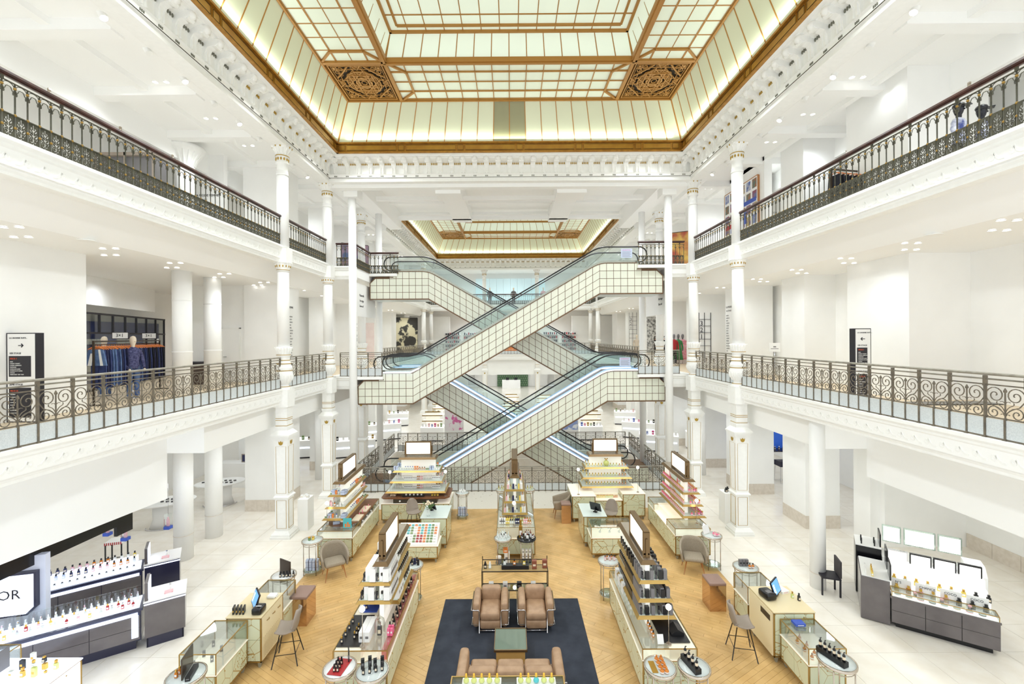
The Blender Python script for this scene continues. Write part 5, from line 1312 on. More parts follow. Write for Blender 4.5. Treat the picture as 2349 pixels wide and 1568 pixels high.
roundtable('round glass table with a black block of pump bottles at the bottom right', 3.2, 7.87, .95, .27, GT)
def blockstand(x, y, z, L_, w_, h_, label, rz=0, n=5, where=''):
    t = thing('black_block', label, 'display block', (x, y, z), rz); obj('block', MB().box(-w_ / 2, w_ / 2, -L_ / 2, L_ / 2, 0, h_), CLR['black'], t)
    M = Matrix.Translation((x, y, z + h_)) @ Matrix.Rotation(rz, 4, 'Z')
    for k in range(n): item('pump bottle', .055, .055, .17, 'black', 'black', M @ Vector((0, -L_ / 2 + L_ * (k + .5) / n, 0)), rz, where)
blockstand(3.14, 7.86, .96, .42, .12, .09, 'long black block on the rightmost of the two front right round tables', .25, 4, 'lined up on the black block of the front right round table')
roundtable('round glass table at the right edge with a long row of black bottles', 5.82, 8.0, .95, .3, GT)
blockstand(5.75, 8.02, .96, .5, .12, .09, 'long black block on the round table at the far right of the floor', .35, 6, 'lined up on the block of the rightmost round table')
roundtable('round table with a dark standing screen and gold bottles at the bottom left corner', -5.7, 7.75, .95, .3, GT)
sc_ = thing('standing_screen', 'dark brown upright panel on the round table at the bottom left corner', 'screen', (-5.72, 7.8, .958), .25); obj('panel', MB().box(-.01, .01, -.2, .22, 0, .36), mat('dark_brown_panel', (62, 50, 40), .2), sc_)
for k in range(3): item('bottle', .055, .04, .13, 'amber', 'gold', (-5.82, 7.68 + k * .08, .96), 0, 'behind the dark panel at the bottom left corner')
item('carton', .08, .34, .07, 'black', 'grey', (-5.6, 7.75, .96), .25, 'long and low beside the dark panel at the bottom left corner')
roundtable('round table with upright dark screen beyond the left till', -5.66, 11.0, .95, .28, WT)
sc_ = thing('standing_screen', 'bronze dark upright panel on the round table beyond the left till', 'screen', (-5.62, 11.0, .958), -.5); obj('panel', MB().box(-.2, .2, -.01, .01, 0, .36), mat('dark_brown_panel', (62, 50, 40), .2), sc_)
for k in range(5): item('bottle', .05, .035, .14, 'smoke', 'black', (-5.68 + k * .075, 10.88 + k * .01, .96), 0, 'in front of the dark panel beyond the left till')
roundtable('round glass table at the far end of the front left island', -2.57, 11.45, .95, .26, GT)
for k in range(7): item('bottle' if k % 2 else 'carton', .055, .04, .15, 'navy' if k % 3 else 'black', 'black', (-2.72 + k * .05, 11.42 + (k % 3) * .05, .96), 0, 'on the round table beyond the front left island')
roundtable('round glass table at the far end of the front right island', 2.5, 11.6, .95, .26, GT)
for k in range(5): item('bottle', .05, .035, .13, 'amber' if k % 2 else 'rose', 'black', (2.42 + k * .06, 11.6 + (k % 2) * .06, .96), 0, 'on the round table beyond the front right island')
roundtable('round table with amber jars beyond the right till', 5.9, 11.25, .95, .29, GT)
for k in range(3): item('carton', .07, .06, .16, 'grey', 'black', (5.78 + k * .08, 11.28, .96), 0, 'on the round table beyond the right till')
for k in range(2): item('round bottle', .07, .07, .13, 'amber', 'black', (5.95 + k * .08, 11.15, .96), 0, 'in front of the grey cartons beyond the right till')
roundtable('round table with honey jars beside the left fabric armchair', -5.8, 12.9, .95, .28, GT)
for k, (c_, dx, dy) in enumerate((('yellow', .02, 0), ('green', -.07, -.03), ('clear', .03, .1))): item('jar', .08, .08, .09, c_, 'gold' if k < 2 else 'clear', (-5.8 + dx, 12.9 + dy, .96), 0, 'on the round table beside the left armchair')
for k in range(4): item('gift box', .16, .14, .14, 'pale blue', 'navy', (-5.88 + (k % 2) * .19, 12.86 + (k // 2) * .0, .115 + (k // 2) * .145), .2, 'stacked under the left round table')
roundtable('round table with pink flowers and a white frame beside the right armchair', 5.85, 13.05, .95, .28, GT)
fr_ = thing('photo_frame', 'tilted white card frame on the round table beside the right armchair', 'frame', (5.74, 13.12, .96), .5); obj('card', MB().prism([(0, 0), (.07, .22), (.06, .225), (-.01, .005)], -.13, .13, 'x'), CLR['white'], fr_)
for k in range(5): item('round bottle', .07, .07, .1, 'pink' if k % 2 else 'rose', 'rose', (5.9 + (k % 3) * .06, 12.95 + (k // 3) * .08, .96), 0, 'on the round table beside the right armchair')
roundtable('small round table with white cups at the back left by the balustrade', -1.87, 16.75, .95, .25, GT)
for k in range(6): item('jar', .06, .06, .08, 'white', 'white', (-1.87 + .1 * math.cos(k), 16.75 + .1 * math.sin(k), .96), 0, 'in a ring on the small back left table')
for k in range(4): item('gift box', .16, .14, .14, 'pale blue', 'navy', (-1.96 + (k % 2) * .18, 16.72, .115 + (k // 2) * .145), .2, 'stacked under the small back left table')
roundtable('pale round table covered in bottles at the left front of the middle island', -.28, 13.2, .84, .25, GT)
for k in range(12): item('bottle' if k % 3 else 'tube', .045, .035, .15, 'clear' if k % 2 else 'white', 'black' if k % 4 == 0 else 'clear', (-.28 + .17 * math.cos(k * 1.3) * (1 if k % 2 else .5), 13.2 + .17 * math.sin(k * 1.3) * (1 if k % 2 else .5), .85), 0, 'crowded on the pale round table before the middle island')
roundtable('black topped round table covered in bottles before the middle island', .42, 13.2, .84, .27, BLACK)
for k in range(14): item('round bottle' if k % 3 else 'bottle', .05, .05, .15, 'silver' if k % 2 else 'white', 'brown', (.46 + .19 * math.cos(k * 1.1) * (1 if k % 2 else .5), 13.2 + .19 * math.sin(k * 1.1) * (1 if k % 2 else .5), .85), 0, 'crowded on the black topped round table')
item('bottle', .12, .1, .5, 'gold', 'gold', (.25, 13.22, .85), 0, 'on the black topped round table', 'tall')
item('carton', .16, .14, .3, 'white', 'grey', (-.16, 13.2, .115), 0, 'under the pale round table'); item('carton', .14, .12, .12, 'orange', 'white', (-.2, 13.2, .416), 0, 'on top of the white carton under the pale table')
item('jar', .16, .16, .2, 'grey', 'white', (-.4, 13.16, .115), 0, 'on the lower shelf of the pale round table')
for k in range(9): item('carton', .07, .07, .13, 'white' if k > 2 else 'smoke', 'grey', (.32 + (k % 3) * .1, 13.18, .115 + (k // 3) * .131), 0, 'stacked under the black topped round table')
for s, x in ((-1, -.38), (1, .72)):
    roundtable('small round table at the far %s of the middle island' % ('left' if s < 0 else 'right'), x - .04, 17.05, .95, .2, GT, False)
    for k in range(5): item('bottle', .045, .03, .13, 'lime', 'gold', (x - .04 + .1 * math.cos(k * 1.25), 17.05 + .1 * math.sin(k * 1.25), .96), 0, 'on the small round table at the far %s of the middle island' % ('left' if s < 0 else 'right'))
# ================================================================ TILL COUNTERS AND CROSS DISPLAYS
def monitor(x, y, z, rz, label):
    t = thing('till_monitor', label, 'monitor', (x, y, z), rz); M = Matrix.Rotation(-.35, 4, 'X')
    obj('screen_housing', MB().box(-.19, .19, 0, .03, .05, .34).xf(M), BLACK, t); obj('screen', MB().box(-.17, .17, -.003, 0, .07, .32).xf(M), SCR, t); obj('stand', MB().box(-.06, .06, .03, .14, 0, .02).tube([(0, .1, .01), (0, .12, .14)], .025, 6), BLACK, t)
    ic = MB()
    for i in range(3):
        for j in range(4): ic.box(-.155 + i * .03, -.13 + i * .03, -.005, -.003, .1 + j * .045, .135 + j * .045)
    obj('screen_icons', ic.xf(M), mat('icon_white', (222, 236, 250), .4, emit=.6), t)
c = counter('left till counter with cream side and inlaid panels', -5.9, -5.18, 9.15, 10.02, 1.05, nx=1, ny=2, rows=2, top=mat('cream_top', (226, 210, 170), .4), faces='fbl', name='till_counter')
obj('cream_side', MB().box(.345, .365, .03, .84, .15, 1.03), mat('cream_lacquer', (238, 226, 190), .4), c)
pf = MB()
for i in range(12):
    for j in range(14): pf.box(.365, .367, .08 + i * .055, .1 + i * .055, .2 + j * .03, .21 + j * .03)
stuffpart('ventilation_holes', pf, mat('hole_tan', (176, 150, 100), .6), c)
for j in range(3): obj('drawer_pull', MB().tube([(.37, .2 + j * .22, .88), (.39, .25 + j * .22, .88), (.37, .3 + j * .22, .88)], .008, 5), BRS, c)
monitor(-5.55, 9.45, 1.07, -.9, 'blue till screen tilted on the left till counter')
ph = thing('printer', 'black receipt printer on the left till counter', 'printer', (-5.32, 9.32, 1.07)); obj('body', MB().rbox(-.1, .1, -.12, .12, 0, .13, .03), BLACK, ph); obj('paper_slot', MB().box(-.06, .06, -.02, 0, .13, .134), CLR['white'], ph)
ph = thing('telephone', 'white telephone with coiled cord on the left till counter', 'telephone', (-5.33, 9.86, 1.07)); obj('base', MB().rbox(-.09, .09, -.08, .08, 0, .06, .02), CLR['white'], ph); obj('cord', MB().tube([(.1 + .02 * math.cos(k), -.05 + k * .008, .02 + .01 * math.sin(k)) for k in range(20)], .006, 4), CLR['white'], ph)
for k in range(4): item('carton', .03, .14, .14, 'black', 'gold', (-5.83 + k * .07, 9.3, 1.066), .3, 'leaning in a row on the left till counter')
c = counter('glass topped showcase at the near end of the left till', -6.12, -5.45, 8.15, 9.13, .62, nx=1, ny=2, rows=1); glasscase(c, -.335, .335, 0, .98, .636, .38); 
for k in range(5): item('carton', .05, .03, .12, 'grey', 'silver', (-6.0 + (k % 2) * .25, 8.35 + k * .14, .637), .5, 'inside the near left glass showcase')
c = counter('glass showcase at the far end of the left till', -5.85, -5.2, 10.05, 10.65, .62, nx=1, ny=1, rows=1); glasscase(c, -.325, .325, 0, .6, .636, .38)
c = counter('right till counter with cream side and inlaid panels', 5.4, 6.25, 9.2, 10.15, 1.05, nx=2, ny=2, rows=2, top=mat('cream_top', (226, 210, 170), .4), faces='fbr', name='till_counter')
obj('cream_side', MB().box(-.445, -.42, .03, .92, .15, 1.03), mat('cream_lacquer', (238, 226, 190), .4), c)
obj('dark_slot', MB().box(-.449, -.445, .1, .45, .82, .94), BLACK, c)
monitor(5.85, 9.75, 1.07, .75, 'blue till screen tilted on the right till counter')
ph = thing('printer', 'large black printer on the right till counter', 'printer', (5.56, 9.72, 1.07), .2); obj('body', MB().rbox(-.11, .13, -.15, .15, 0, .15, .04), BLACK, ph); obj('keys', MB().box(-.06, .06, -.1, 0, .15, .155), CLR['grey'], ph)
item('bottle', .05, .05, .16, 'black', 'black', (6.18, 9.6, 1.066), 0, 'at the right edge of the right till counter'); item('bottle', .05, .05, .14, 'lime', 'gold', (6.1, 9.7, 1.066), 0, 'at the right edge of the right till counter')
item('carton', .2, .26, .05, 'white', 'rose', (6.02, 9.98, 1.066), .3, 'lying behind the right till screen')
c = counter('glass topped showcase with amber bottles at the near end of the right till', 5.52, 6.22, 8.3, 9.18, .62, nx=1, ny=2, rows=1); glasscase(c, -.35, .35, 0, .88, .636, .3)
for k in range(6): item('round bottle', .06, .06, .12, 'amber', 'brown', (5.68 + (k % 2) * .12, 8.45 + k * .11, .637), 0, 'inside the near right glass showcase')
item('carton', .2, .16, .05, 'blue', 'white', (5.78, 9.0, .945), .0, 'lying on the near right glass showcase')
c = counter('glass showcase at the far end of the right till', 5.4, 6.05, 10.2, 10.85, .62, nx=1, ny=1, rows=1); glasscase(c, -.325, .325, 0, .65, .636, .38)
# mid cross displays
c = counter('pale green display with rows of coloured soaps at the back left', -3.55, -2.25, 13.4, 14.1, .5, nx=2, ny=1, rows=2)
gs = thing('sloped_tray', 'sloping white tray holding coloured soap rows', 'display tray', (-2.9, 13.4, .52)); obj('tray', MB().prism([(0.02, 0), (.68, 0), (.68, .42), (.6, .42), (.02, .03)], -.62, .62, 'x'), CLR['white'], gs)
SC = ['turquoise', 'orange', 'turquoise', 'green', 'orange', 'turquoise', 'green', 'white', 'orange']
for r_ in range(7):
    for k in range(11):
        c_ = SC[(k + (r_ // 3) * 3) % len(SC)] if r_ > 2 else ['green', 'green', 'white', 'white', 'green', 'red', 'red', 'orange', 'green', 'green', 'white'][k]
        o = inst('soap', item_mesh('carton', .07, .05, .045, c_, 'white'), None, (-3.42 + k * .105, 13.5 + r_ * .075, .585 + r_ * .0505)); tag(o, '%s soap in the sloping rows of the back left display' % c_, 'soap', '%s soaps in the sloping rows' % c_)
c = counter('small till desk with a vase of flowers at the back left', -2.95, -2.1, 14.3, 15.35, .98, nx=1, ny=2, rows=2, top=mat('frosted_top', (214, 226, 222), .2), name='till_counter')
monitor(-2.65, 15.0, 1.0, 2.4, 'black till monitor seen from behind on the back left till desk')
v_ = thing('flower_vase', 'clear vase of cream roses and green leaves on the back left till desk', 'vase', (-2.72, 14.45, 1.0)); obj('glass_vase', MB().lathe([(.05, 0), (.05, .1), (.035, .16), (.06, .2)], 12), CLR['clear'], v_)
lv = MB(); fl = MB()
for k in range(40):
    a = random.uniform(0, 2 * PI); r_ = random.uniform(.03, .17); z = random.uniform(.22, .42); p = Vector((r_ * math.cos(a), r_ * math.sin(a), z)); d = Vector((math.cos(a + .6) * .06, math.sin(a + .6) * .06, .03)); e = Vector((-d.y, d.x, 0)) * .45
    lv.add([p - d, p + e, p + d, p - e], [(0, 1, 2, 3)])
for k in range(9): a = k * 2.4; r_ = .03 + .013 * k; obj('rose', MB().lathe([(.01, -.03), (.035, 0), (.03, .03), (.01, .035)], 8, (r_ * math.cos(a), r_ * math.sin(a), .40 + .03 * math.cos(k))), CLR['cream'], v_)
stuffpart('leaves', lv, mat('leaf_green', (74, 110, 52), .6), v_)
c = counter('small till desk in front of the back right counter', 2.3, 3.05, 14.35, 15.45, .98, nx=1, ny=2, rows=2, top=mat('frosted_top', (214, 226, 222), .2), name='till_counter')
monitor(2.8, 14.75, 1.0, 2.5, 'black till monitor seen from behind on the back right till desk')
c = counter('pale green glass showcase with white orchids at the back right', 2.42, 3.72, 13.6, 14.33, .62, nx=2, ny=1, rows=2); glasscase(c, -.65, .65, 0, .73, .636, .32)
for k in range(3):
    v_ = thing('orchid', 'small white orchid inside the back right glass showcase', 'plant', (2.75 + k * .3, 13.95, .638), group='white orchids inside the back right glass showcase'); obj('pot', MB().lathe([(.03, 0), (.04, .05)], 8), CLR['white'], v_)
    b = MB(); 
    for j in range(6): a = j * 1.05; b.lathe([(.001, 0), (.03, .006), (.001, .012)], 6, (.05 * math.cos(a), .03 * math.sin(a), .13 + .02 * (j % 3)))
    obj('blossoms', b, CLR['white'], v_); obj('stems', MB().tube([(0, 0, .04), (.02, 0, .1), (.04, 0, .15)], .005, 4), CLR['green'], v_)
# small table-top things on back left counter
for k in range(5): item('jar', .07, .07, .05, 'white', 'white', (-3.9 + k * .14, 16.4, .99), 0, 'in the tray on the walnut top of the back left counter')
tr = thing('black_tray', 'black tray of white jars on the back left walnut top', 'tray', (-3.62, 16.4, .95)); obj('tray_board', MB().box(-.42, .38, -.08, .09, 0, .035), CLR['black'], tr)
item('carton', .2, .16, .06, 'cream', 'brown', (-4.4, 16.5, .95), 0, 'at the left end of the back left walnut top'); item('gift box', .18, .14, .1, 'pale blue', 'navy', (-4.55, 16.85, .95), 0, 'at the left end of the back left walnut top')
for k in range(3): item('jar', .08, .08, .08, 'yellow', 'gold', (-2.95 + k * .1, 16.45, .95), 0, 'on the right end of the back left walnut top')
# things on left long counter near end
tb = thing('tissue_box', 'pale blue tissue box on the rounded walnut end at left', 'box', (-5.55, 14.05, .942), .3); obj('box', MB().box(-.1, .1, -.07, .07, 0, .09), CLR['pale blue'], tb); obj('tissue', MB().frust(-.05, .05, -.03, .03, .09, .16, .04), CLR['white'], tb)
pc = thing('picture_card', 'upright blue card with orange bottles at the near end of the left counter', 'card', (-5.08, 13.7, .945)); obj('card', MB().box(-.13, .13, 0, .012, 0, .3), CLR['turquoise'], pc); obj('printed_bottles', MB().box(-.08, -.03, -.003, 0, .03, .13).box(-.01, .04, -.003, 0, .03, .18).box(.05, .09, -.003, 0, .03, .12), CLR['orange'], pc)
for k in range(6): item('tube', .03, .03, .08, 'pink', 'rose', (-5.05 + (k % 2) * .06, 14.7 + k * .15, .945), 0, 'in the tray on the left walnut worktop')
for k in range(2):
    tr = thing('white_tray', 'low white display tray, %s on the left walnut worktop' % ('nearer one' if k == 0 else 'farther one'), 'tray', (-5.02, 14.45 + k * .75, .942)); obj('tray_board', MB().box(-.12, .12, -.25, .25, 0, .03), CLR['cream'], tr)
# ================================================================ SEATING
def skin_shell(fn, nu, nv, th):
    b = MB(); vs = []
    for side in (0, 1):
        for i in range(nu + 1):
            for j in range(nv + 1):
                p, n = fn(i / nu, j / nv); vs.append(tuple(p + n * (th if side else 0)))
    N = (nu + 1) * (nv + 1); fs = []
    for i in range(nu):
        for j in range(nv):
            a = i * (nv + 1) + j; fs.append((a, a + 1, a + nv + 2, a + nv + 1)); fs.append((a + N, a + N + nv + 1, a + N + nv + 2, a + N + 1))
    for i in range(nu):
        for j in (0, nv):
            a = i * (nv + 1) + j; c = a + nv + 1; fs.append((a, c, c + N, a + N) if j == 0 else (a, a + N, c + N, c))
    for j in range(nv):
        for i in (0, nu):
            a = i * (nv + 1) + j; fs.append((a, a + N, a + 1 + N, a + 1) if i == 0 else (a, a + 1, a + 1 + N, a + N))
    b.add(vs, fs, 0, True); return b
def armchair(label, x, y, rz):
    # front faces local -y
    t = thing('armchair', label, 'armchair', (x, y, 0), rz)
    b = MB().rbox(-.28, .28, -.28, .24, .36, .48, .07); obj('seat_cushion', b, TAUPE, t)
    def fn(u, v):
        a = -PI * .08 + (PI * 1.16) * u                      # around from right arm to left arm
        e = abs(u - .5) * 2
        top = .86 if e < .35 else .86 - (e - .35) / .65 * .24
        z = .36 + (top - .36) * v
        flare = 1 + .12 * v; R = .34
        px = R * flare * math.cos(a); py = .02 + (R * 1.0 * flare) * math.sin(a)
        if e > .62: py -= (e - .62) * .55; 
        n = Vector((-math.cos(a), -math.sin(a), 0)); return Vector((px, py, z)), n
    obj('backrest', skin_shell(fn, 24, 6, .05), TAUPE, t)
    for sx in (-1, 1):
        for sy in (-1, 1): obj('leg', MB().tube([(sx * .2, sy * .2, .37), (sx * .28, sy * .27, 0)], .016, 8, rr=[.02, .011]), OAKL, t)
    return t
armchair('taupe fabric armchair with oak legs at left, beside the round table of honey jars', -5.1, 12.72, .55)
armchair('taupe fabric armchair with oak legs at right, beside the round table of pink flowers', 5.22, 12.85, -.25)
armchair('taupe fabric armchair facing left at the back right counter', 1.85, 16.85, -PI / 2)
def barstool(label, x, y, rz, blk=True):
    t = thing('bar_stool', label, 'stool', (x, y, 0), rz)
    def fn(u, v):
        # v: from seat front (0) up to back top (1); u across
        X = (u - .5) * 2
        if v < .5: s = v * 2; yy = -.2 + .36 * s; z = .66 - .05 * math.sin(s * PI) ; w = .22
        else: s = v * 2 - 1; yy = .16 + .1 * s; z = .66 + .42 * s; w = .22 * math.sqrt(max(.05, 1 - (s * .93) ** 3))
        z += .05 * X * X if v < .6 else 0; yy -= (.07 * X * X) if v > .5 else 0
        return Vector((X * w, yy, z)), Vector((0, .0, 0.03)) if v < .5 else Vector((0, .03, 0))
    b = skin_shell(lambda u, v: (fn(u, v)[0], fn(u, v)[1]), 10, 16, 1.0); obj('seat_shell', b, SUEDE, t)
    c = [(sx * .13, sy * .12, .63) for sx in (-1, 1) for sy in (-1, 1)]; f = [(sx * .25, sy * .25, 0) for sx in (-1, 1) for sy in (-1, 1)]
    for p, q in zip(c, f): obj('leg', MB().tube([p, q], .011, 6), BLK, t)
    g = [tuple(a + (b_ - a) * .62 for a, b_ in zip(p, q)) for p, q in zip(c, f)]
    obj('footrest_ring', MB().tube([g[0], g[1], g[3], g[2]], .008, 5, closed=True), BLK, t)
    return t
barstool('grey suede bar stool on thin black legs at the left till', -4.77, 9.42, -PI / 2 + .2)
barstool('grey suede bar stool on thin black legs at the right till', 4.88, 9.5, PI / 2 - .2)
barstool('grey bar stool behind the soap display at the back left', -3.45, 15.6, .6)
barstool('grey bar stool behind the back right till desk', 3.4, 15.4, -.5)
def pouf(label, x0, x1, y0, y1, h):
    t = thing('mirror_stool', label, 'stool', ((x0 + x1) / 2, (y0 + y1) / 2, 0)); a, c = (x1 - x0) / 2, (y1 - y0) / 2
    obj('mirror_block', MB().box(-a, a, -c, c, 0, h - .07), mat('bronze_mirror', (206, 170, 130), .06, .85), t); obj('leather_pad', MB().rbox(-a - .01, a + .01, -c - .01, c + .01, h - .08, h, .03), MAUVE, t)
pouf('mauve padded stool on a mirrored block beside the left bar stool', -5.27, -4.87, 10.5, 11.0, .7)
pouf('mauve padded stool on a mirrored block beside the right bar stool', 4.86, 5.26, 10.95, 11.4, .7)
pouf('mauve padded stool on a mirrored block beside the back right armchair', 1.8, 2.14, 16.15, 16.5, .72)
def clubchair(label, x, y):
    t = thing('club_chair', label, 'armchair', (x, y, 0))
    obj('seat_cushion', MB().rbox(-.235, .235, -.42, .2, .28, .47, .07), LEATH, t); obj('lower_cushion', MB().rbox(-.235, .235, -.41, .25, .09, .29, .05), LEATH, t)
    obj('back_cushion', MB().rbox(-.235, .235, .16, .36, .28, .74, .07), LEATH, t)
    for s in (-1, 1):
        obj('arm_cushion', MB().rbox(s * .24, s * .41, -.36, .38, .1, .66, .07), LEATH, t)
        f = MB().tube([(s * .25, -.40, .0), (s * .25, -.40, .5), (s * .27, -.40, .53), (s * .41, -.40, .53), (s * .43, -.38, .52), (s * .43, .38, .52), (s * .43, .38, 0)], .013, 8)
        f.tube([(s * .25, -.40, .2), (s * .42, -.40, .2), (s * .43, .38, .2)], .008, 6); obj('chrome_frame', f, CHR, t)
    obj('base_rail', MB().tube([(-.25, -.4, .07), (.25, -.4, .07)], .012, 6).tube([(-.42, .38, .07), (.42, .38, .07)], .012, 6), CHR, t)
clubchair('taupe leather club chair with chrome tube frame, left one of the facing pair', -.52, 10.6)
clubchair('taupe leather club chair with chrome tube frame, right one of the facing pair', .54, 10.6)
rg = thing('rug', 'large charcoal rug under the leather seating', 'rug', (0, 9.2, 0)); obj('pile', MB().box(-1.74, 1.68, -2.3, 2.33, 0.0, .012), NAVY, rg)
tag(rg)
t = thing('coffee_table', 'low glass topped table with mirror base painted in reflected floor gold on the charcoal rug', 'table', (-.05, 9.5, .012)); obj('base_block', MB().box(-.3, .3, -.31, .31, 0, .3), mat('painted_floor_reflection', (236, 190, 112), .3), t); obj('glass_top', MB().box(-.33, .33, -.34, .34, .31, .335), mat('dark_mirror_top', (120, 136, 124), .05, .3, spec=1.0), t)  # mirror base: amber floor reflection painted as the block's own colour
obj('top_frame', MB().box(-.345, .345, -.355, -.33, .3, .345).box(-.345, .345, .33, .355, .3, .345).box(-.345, -.33, -.35, .35, .3, .345).box(.33, .345, -.35, .35, .3, .345), BRZ, t)
sf = thing('sofa', 'taupe leather three seat sofa seen from behind at the bottom of the picture', 'sofa', (-.05, 8.45, .0))
for k in range(3): obj('back_cushion', MB().rbox(-.78 + k * .525, -.78 + k * .525 + .51, -.36, -.16, .3, .72, .07), LEATH, sf); obj('seat_cushion', MB().rbox(-.78 + k * .525, -.78 + k * .525 + .51, -.18, .38, .22, .44, .06), LEATH, sf)
for s in (-1, 1): obj('arm', MB().rbox(s * .81, s * 1.0, -.40, .40, .1, .66, .07), LEATH, sf)
obj('base', MB().box(-.98, .98, -.38, .38, .06, .3), LEATH, sf); obj('chrome_frame', MB().tube([(-1.02, -.42, 0), (-1.02, -.42, .55), (1.02, -.42, .55), (1.02, -.42, 0)], .014, 6), CHR, sf)
ct = thing('console_table', 'glass console table behind the sofa holding two white trays', 'table', (-.1, 7.62, 0)); obj('glass_top', MB().box(-.98, .98, -.3, .3, .73, .75), GLS, ct)
obj('frame', MB().box(-1, 1, -.32, -.3, .72, .755).box(-1, 1, .3, .32, .72, .755).box(-1, -.98, -.3, .3, .72, .755).box(.98, 1, -.3, .3, .72, .755), BRS, ct)
for sx in (-1, 1):
    for sy in (-1, 1): obj('leg', MB().box(sx * .98 - .012, sx * .98 + .012, sy * .3 - .012, sy * .3 + .012, 0, .73), BRS, ct)
for k, (xa, nm) in enumerate(((-.55, 'left'), (.4, 'right'))):
    tr = thing('white_tray', '%s white tray of yellow capped bottles on the console behind the sofa' % nm, 'tray', (xa, 7.68, .752)); obj('tray_board', MB().box(-.34, .34, -.2, .18, 0, .03), CLR['white'], tr)
    for j in range(5):
        pb = thing('perfume_bottle', ('green tinted' if (k, j) == (1, 2) else 'pale yellow') + ' round bottle with yellow cap on the %s white tray' % nm, 'bottle', (xa - .27 + j * .135, 7.75, .783), group='yellow capped bottles on the %s tray' % nm)
        obj('flask', MB().lathe([(.02, 0), (.048, .02), (.05, .045), (.03, .08), (.014, .09)], 12), CLR['turquoise' if (k, j) == (1, 2) else 'lime'], pb); obj('cap', MB().cyl(0, 0, .09, .14, .018, 8).ball((0, 0, .14), .02, 8), mat('cap_yellow', (238, 186, 60), .4), pb)
# black metal rack behind the club chairs
rk = thing('metal_rack', 'thin black metal display rack behind the club chairs', 'rack', (.06, 11.45, 0)); fr_ = MB(); q = .009
for x in (-.84, .84):
    for y in (-.16, .16): fr_.box(x - q, x + q, y - q, y + q, 0, .85 if y < 0 else 1.08)
for z in (.35, .83):
    fr_.box(-.84, .84, -.16 - q, -.16 + q, z, z + .02).box(-.84, .84, .16 - q, .16 + q, z, z + .02).box(-.84 - q, -.84 + q, -.16, .16, z, z + .02).box(.84 - q, .84 + q, -.16, .16, z, z + .02)
fr_.box(-.84, .84, .16 - q, .16 + q, .98, .995)
obj('frame', fr_, mat('rack_metal', (60, 50, 40), .4, .4), rk); obj('upper_shelf', MB().box(-.83, .83, -.15, .15, .835, .845), mat('smoked_shelf', (176, 150, 104), .15), rk); obj('lower_shelf', MB().box(-.83, .83, -.15, .15, .355, .362), GLS, rk)
t = thing('black_riser', 'low black riser holding three bottles on the metal rack', 'riser', (.07, 11.45, .852)); obj('riser_box', MB().box(-.35, .35, -.08, .08, 0, .09), CLR['black'], t)
for k, c_ in enumerate(('clear', 'amber', 'yellow')): item('bottle', .075, .045, .14, c_, 'black', (-.2 + k * .25, 11.44, .944), 0, 'on the black riser of the metal rack')
item('bottle', .08, .06, .17, 'black', 'black', (-.7, 11.45, .853), 0, 'at the left end of the metal rack'); item('bottle', .07, .05, .16, 'clear', 'white', (-.58, 11.45, .853), 0, 'at the left end of the metal rack')
item('carton', .12, .09, .2, 'brown', 'cream', (.56, 11.43, .853), 0, 'on the right part of the metal rack, nearer the middle'); item('carton', .12, .09, .2, 'brown', 'cream', (.83, 11.47, .853), 0, 'at the right end of the metal rack')
for k, c_ in enumerate(('white', 'white', 'black', 'white')): item('carton', .12, .1, .14, c_, 'grey', (-.55 + k * .36, 11.42, .365), 0, 'on the lower shelf of the metal rack')
# ================================================================ BLACK PERFUME STANDS
def stand_left(label, p, ang, L_, D_, h, gl, nm):
    t = thing('perfume_stand', label, 'display counter', (p[0], p[1], 0), ang)
    # local: x from 0 (right end) to -L along front; front faces -y
    obj('recessed_base', MB().box(-L_ + .1, -.1, .12, D_ - .08, 0, .2), NAVB, t); obj('body', MB().box(-L_, 0, .03, D_, .2, h - .05), NAVB, t)
    n = 3
    for k in range(n):
        for j in range(2): obj('drawer_front', MB().box(-L_ + .02 + (L_ - .04) * k / n + .005, -L_ + .02 + (L_ - .04) * (k + 1) / n - .005, .0, .03, .24 + j * (h - .4) / 2 + .004, .24 + (j + 1) * (h - .4) / 2 - .004), GREY, t)
    obj('light_slot', MB().box(-L_ + .06, -.06, -.012, .03, h - .15, h - .1), LED, t); obj('worktop', MB().box(-L_ - .03, .03, -.03, D_ + .02, h - .05, h), mat('lit_black_edge', (58, 60, 84), .2), t)
    obj('lit_end_strip', MB().box(-.16, -.05, -.012, .03, .3, h - .16), LED, t) if gl else None
    obj('lit_top', MB().box(-L_ + .03, -.03, .03, D_ - .04, h, h + .01), LEDB, t)
    if gl:
        g = MB()
        for k in range(5): g.box(-L_ + .1 + (L_ - .2) * k / 5 + .01, -L_ + .1 + (L_ - .2) * (k + 1) / 5 - .01, D_ - .08, D_ - .07, h + .01, h + .27)
        obj('glass_screens', g, GL, t)
    return Matrix.Translation((p[0], p[1], 0)) @ Matrix.Rotation(ang, 4, 'Z')
A1 = math.atan2(1.10, 1.62)
M1 = stand_left('long dark perfume stand with light strip and glass screens at the left', (-8.15, 9.75), A1, 2.5, .62, .92, True, 'a')
for k in range(26):
    c_ = ['clear', 'yellow', 'clear', 'rose', 'clear', 'red', 'clear'][k % 7] if k > 3 else 'red'
    p = M1 @ Vector((-.15 - k * .088, .16 + (k % 2) * .14, .93)); item('round bottle' if k % 3 == 0 else 'bottle', .055, .04, .13, c_, 'gold' if k % 2 else 'silver', p, A1, 'on the lit top of the near dark perfume stand')
for k in range(20): p = M1 @ Vector((-.1 - k * .11, .44, .93)); item('bottle', .05, .035, .17, 'clear', 'silver', p, A1, 'in the back row of the near dark perfume stand')
M2 = stand_left('second dark perfume stand with rows of black capped bottles at the left', (-9.45, 11.35), A1 + .05, 2.3, .6, .95, False, 'b')
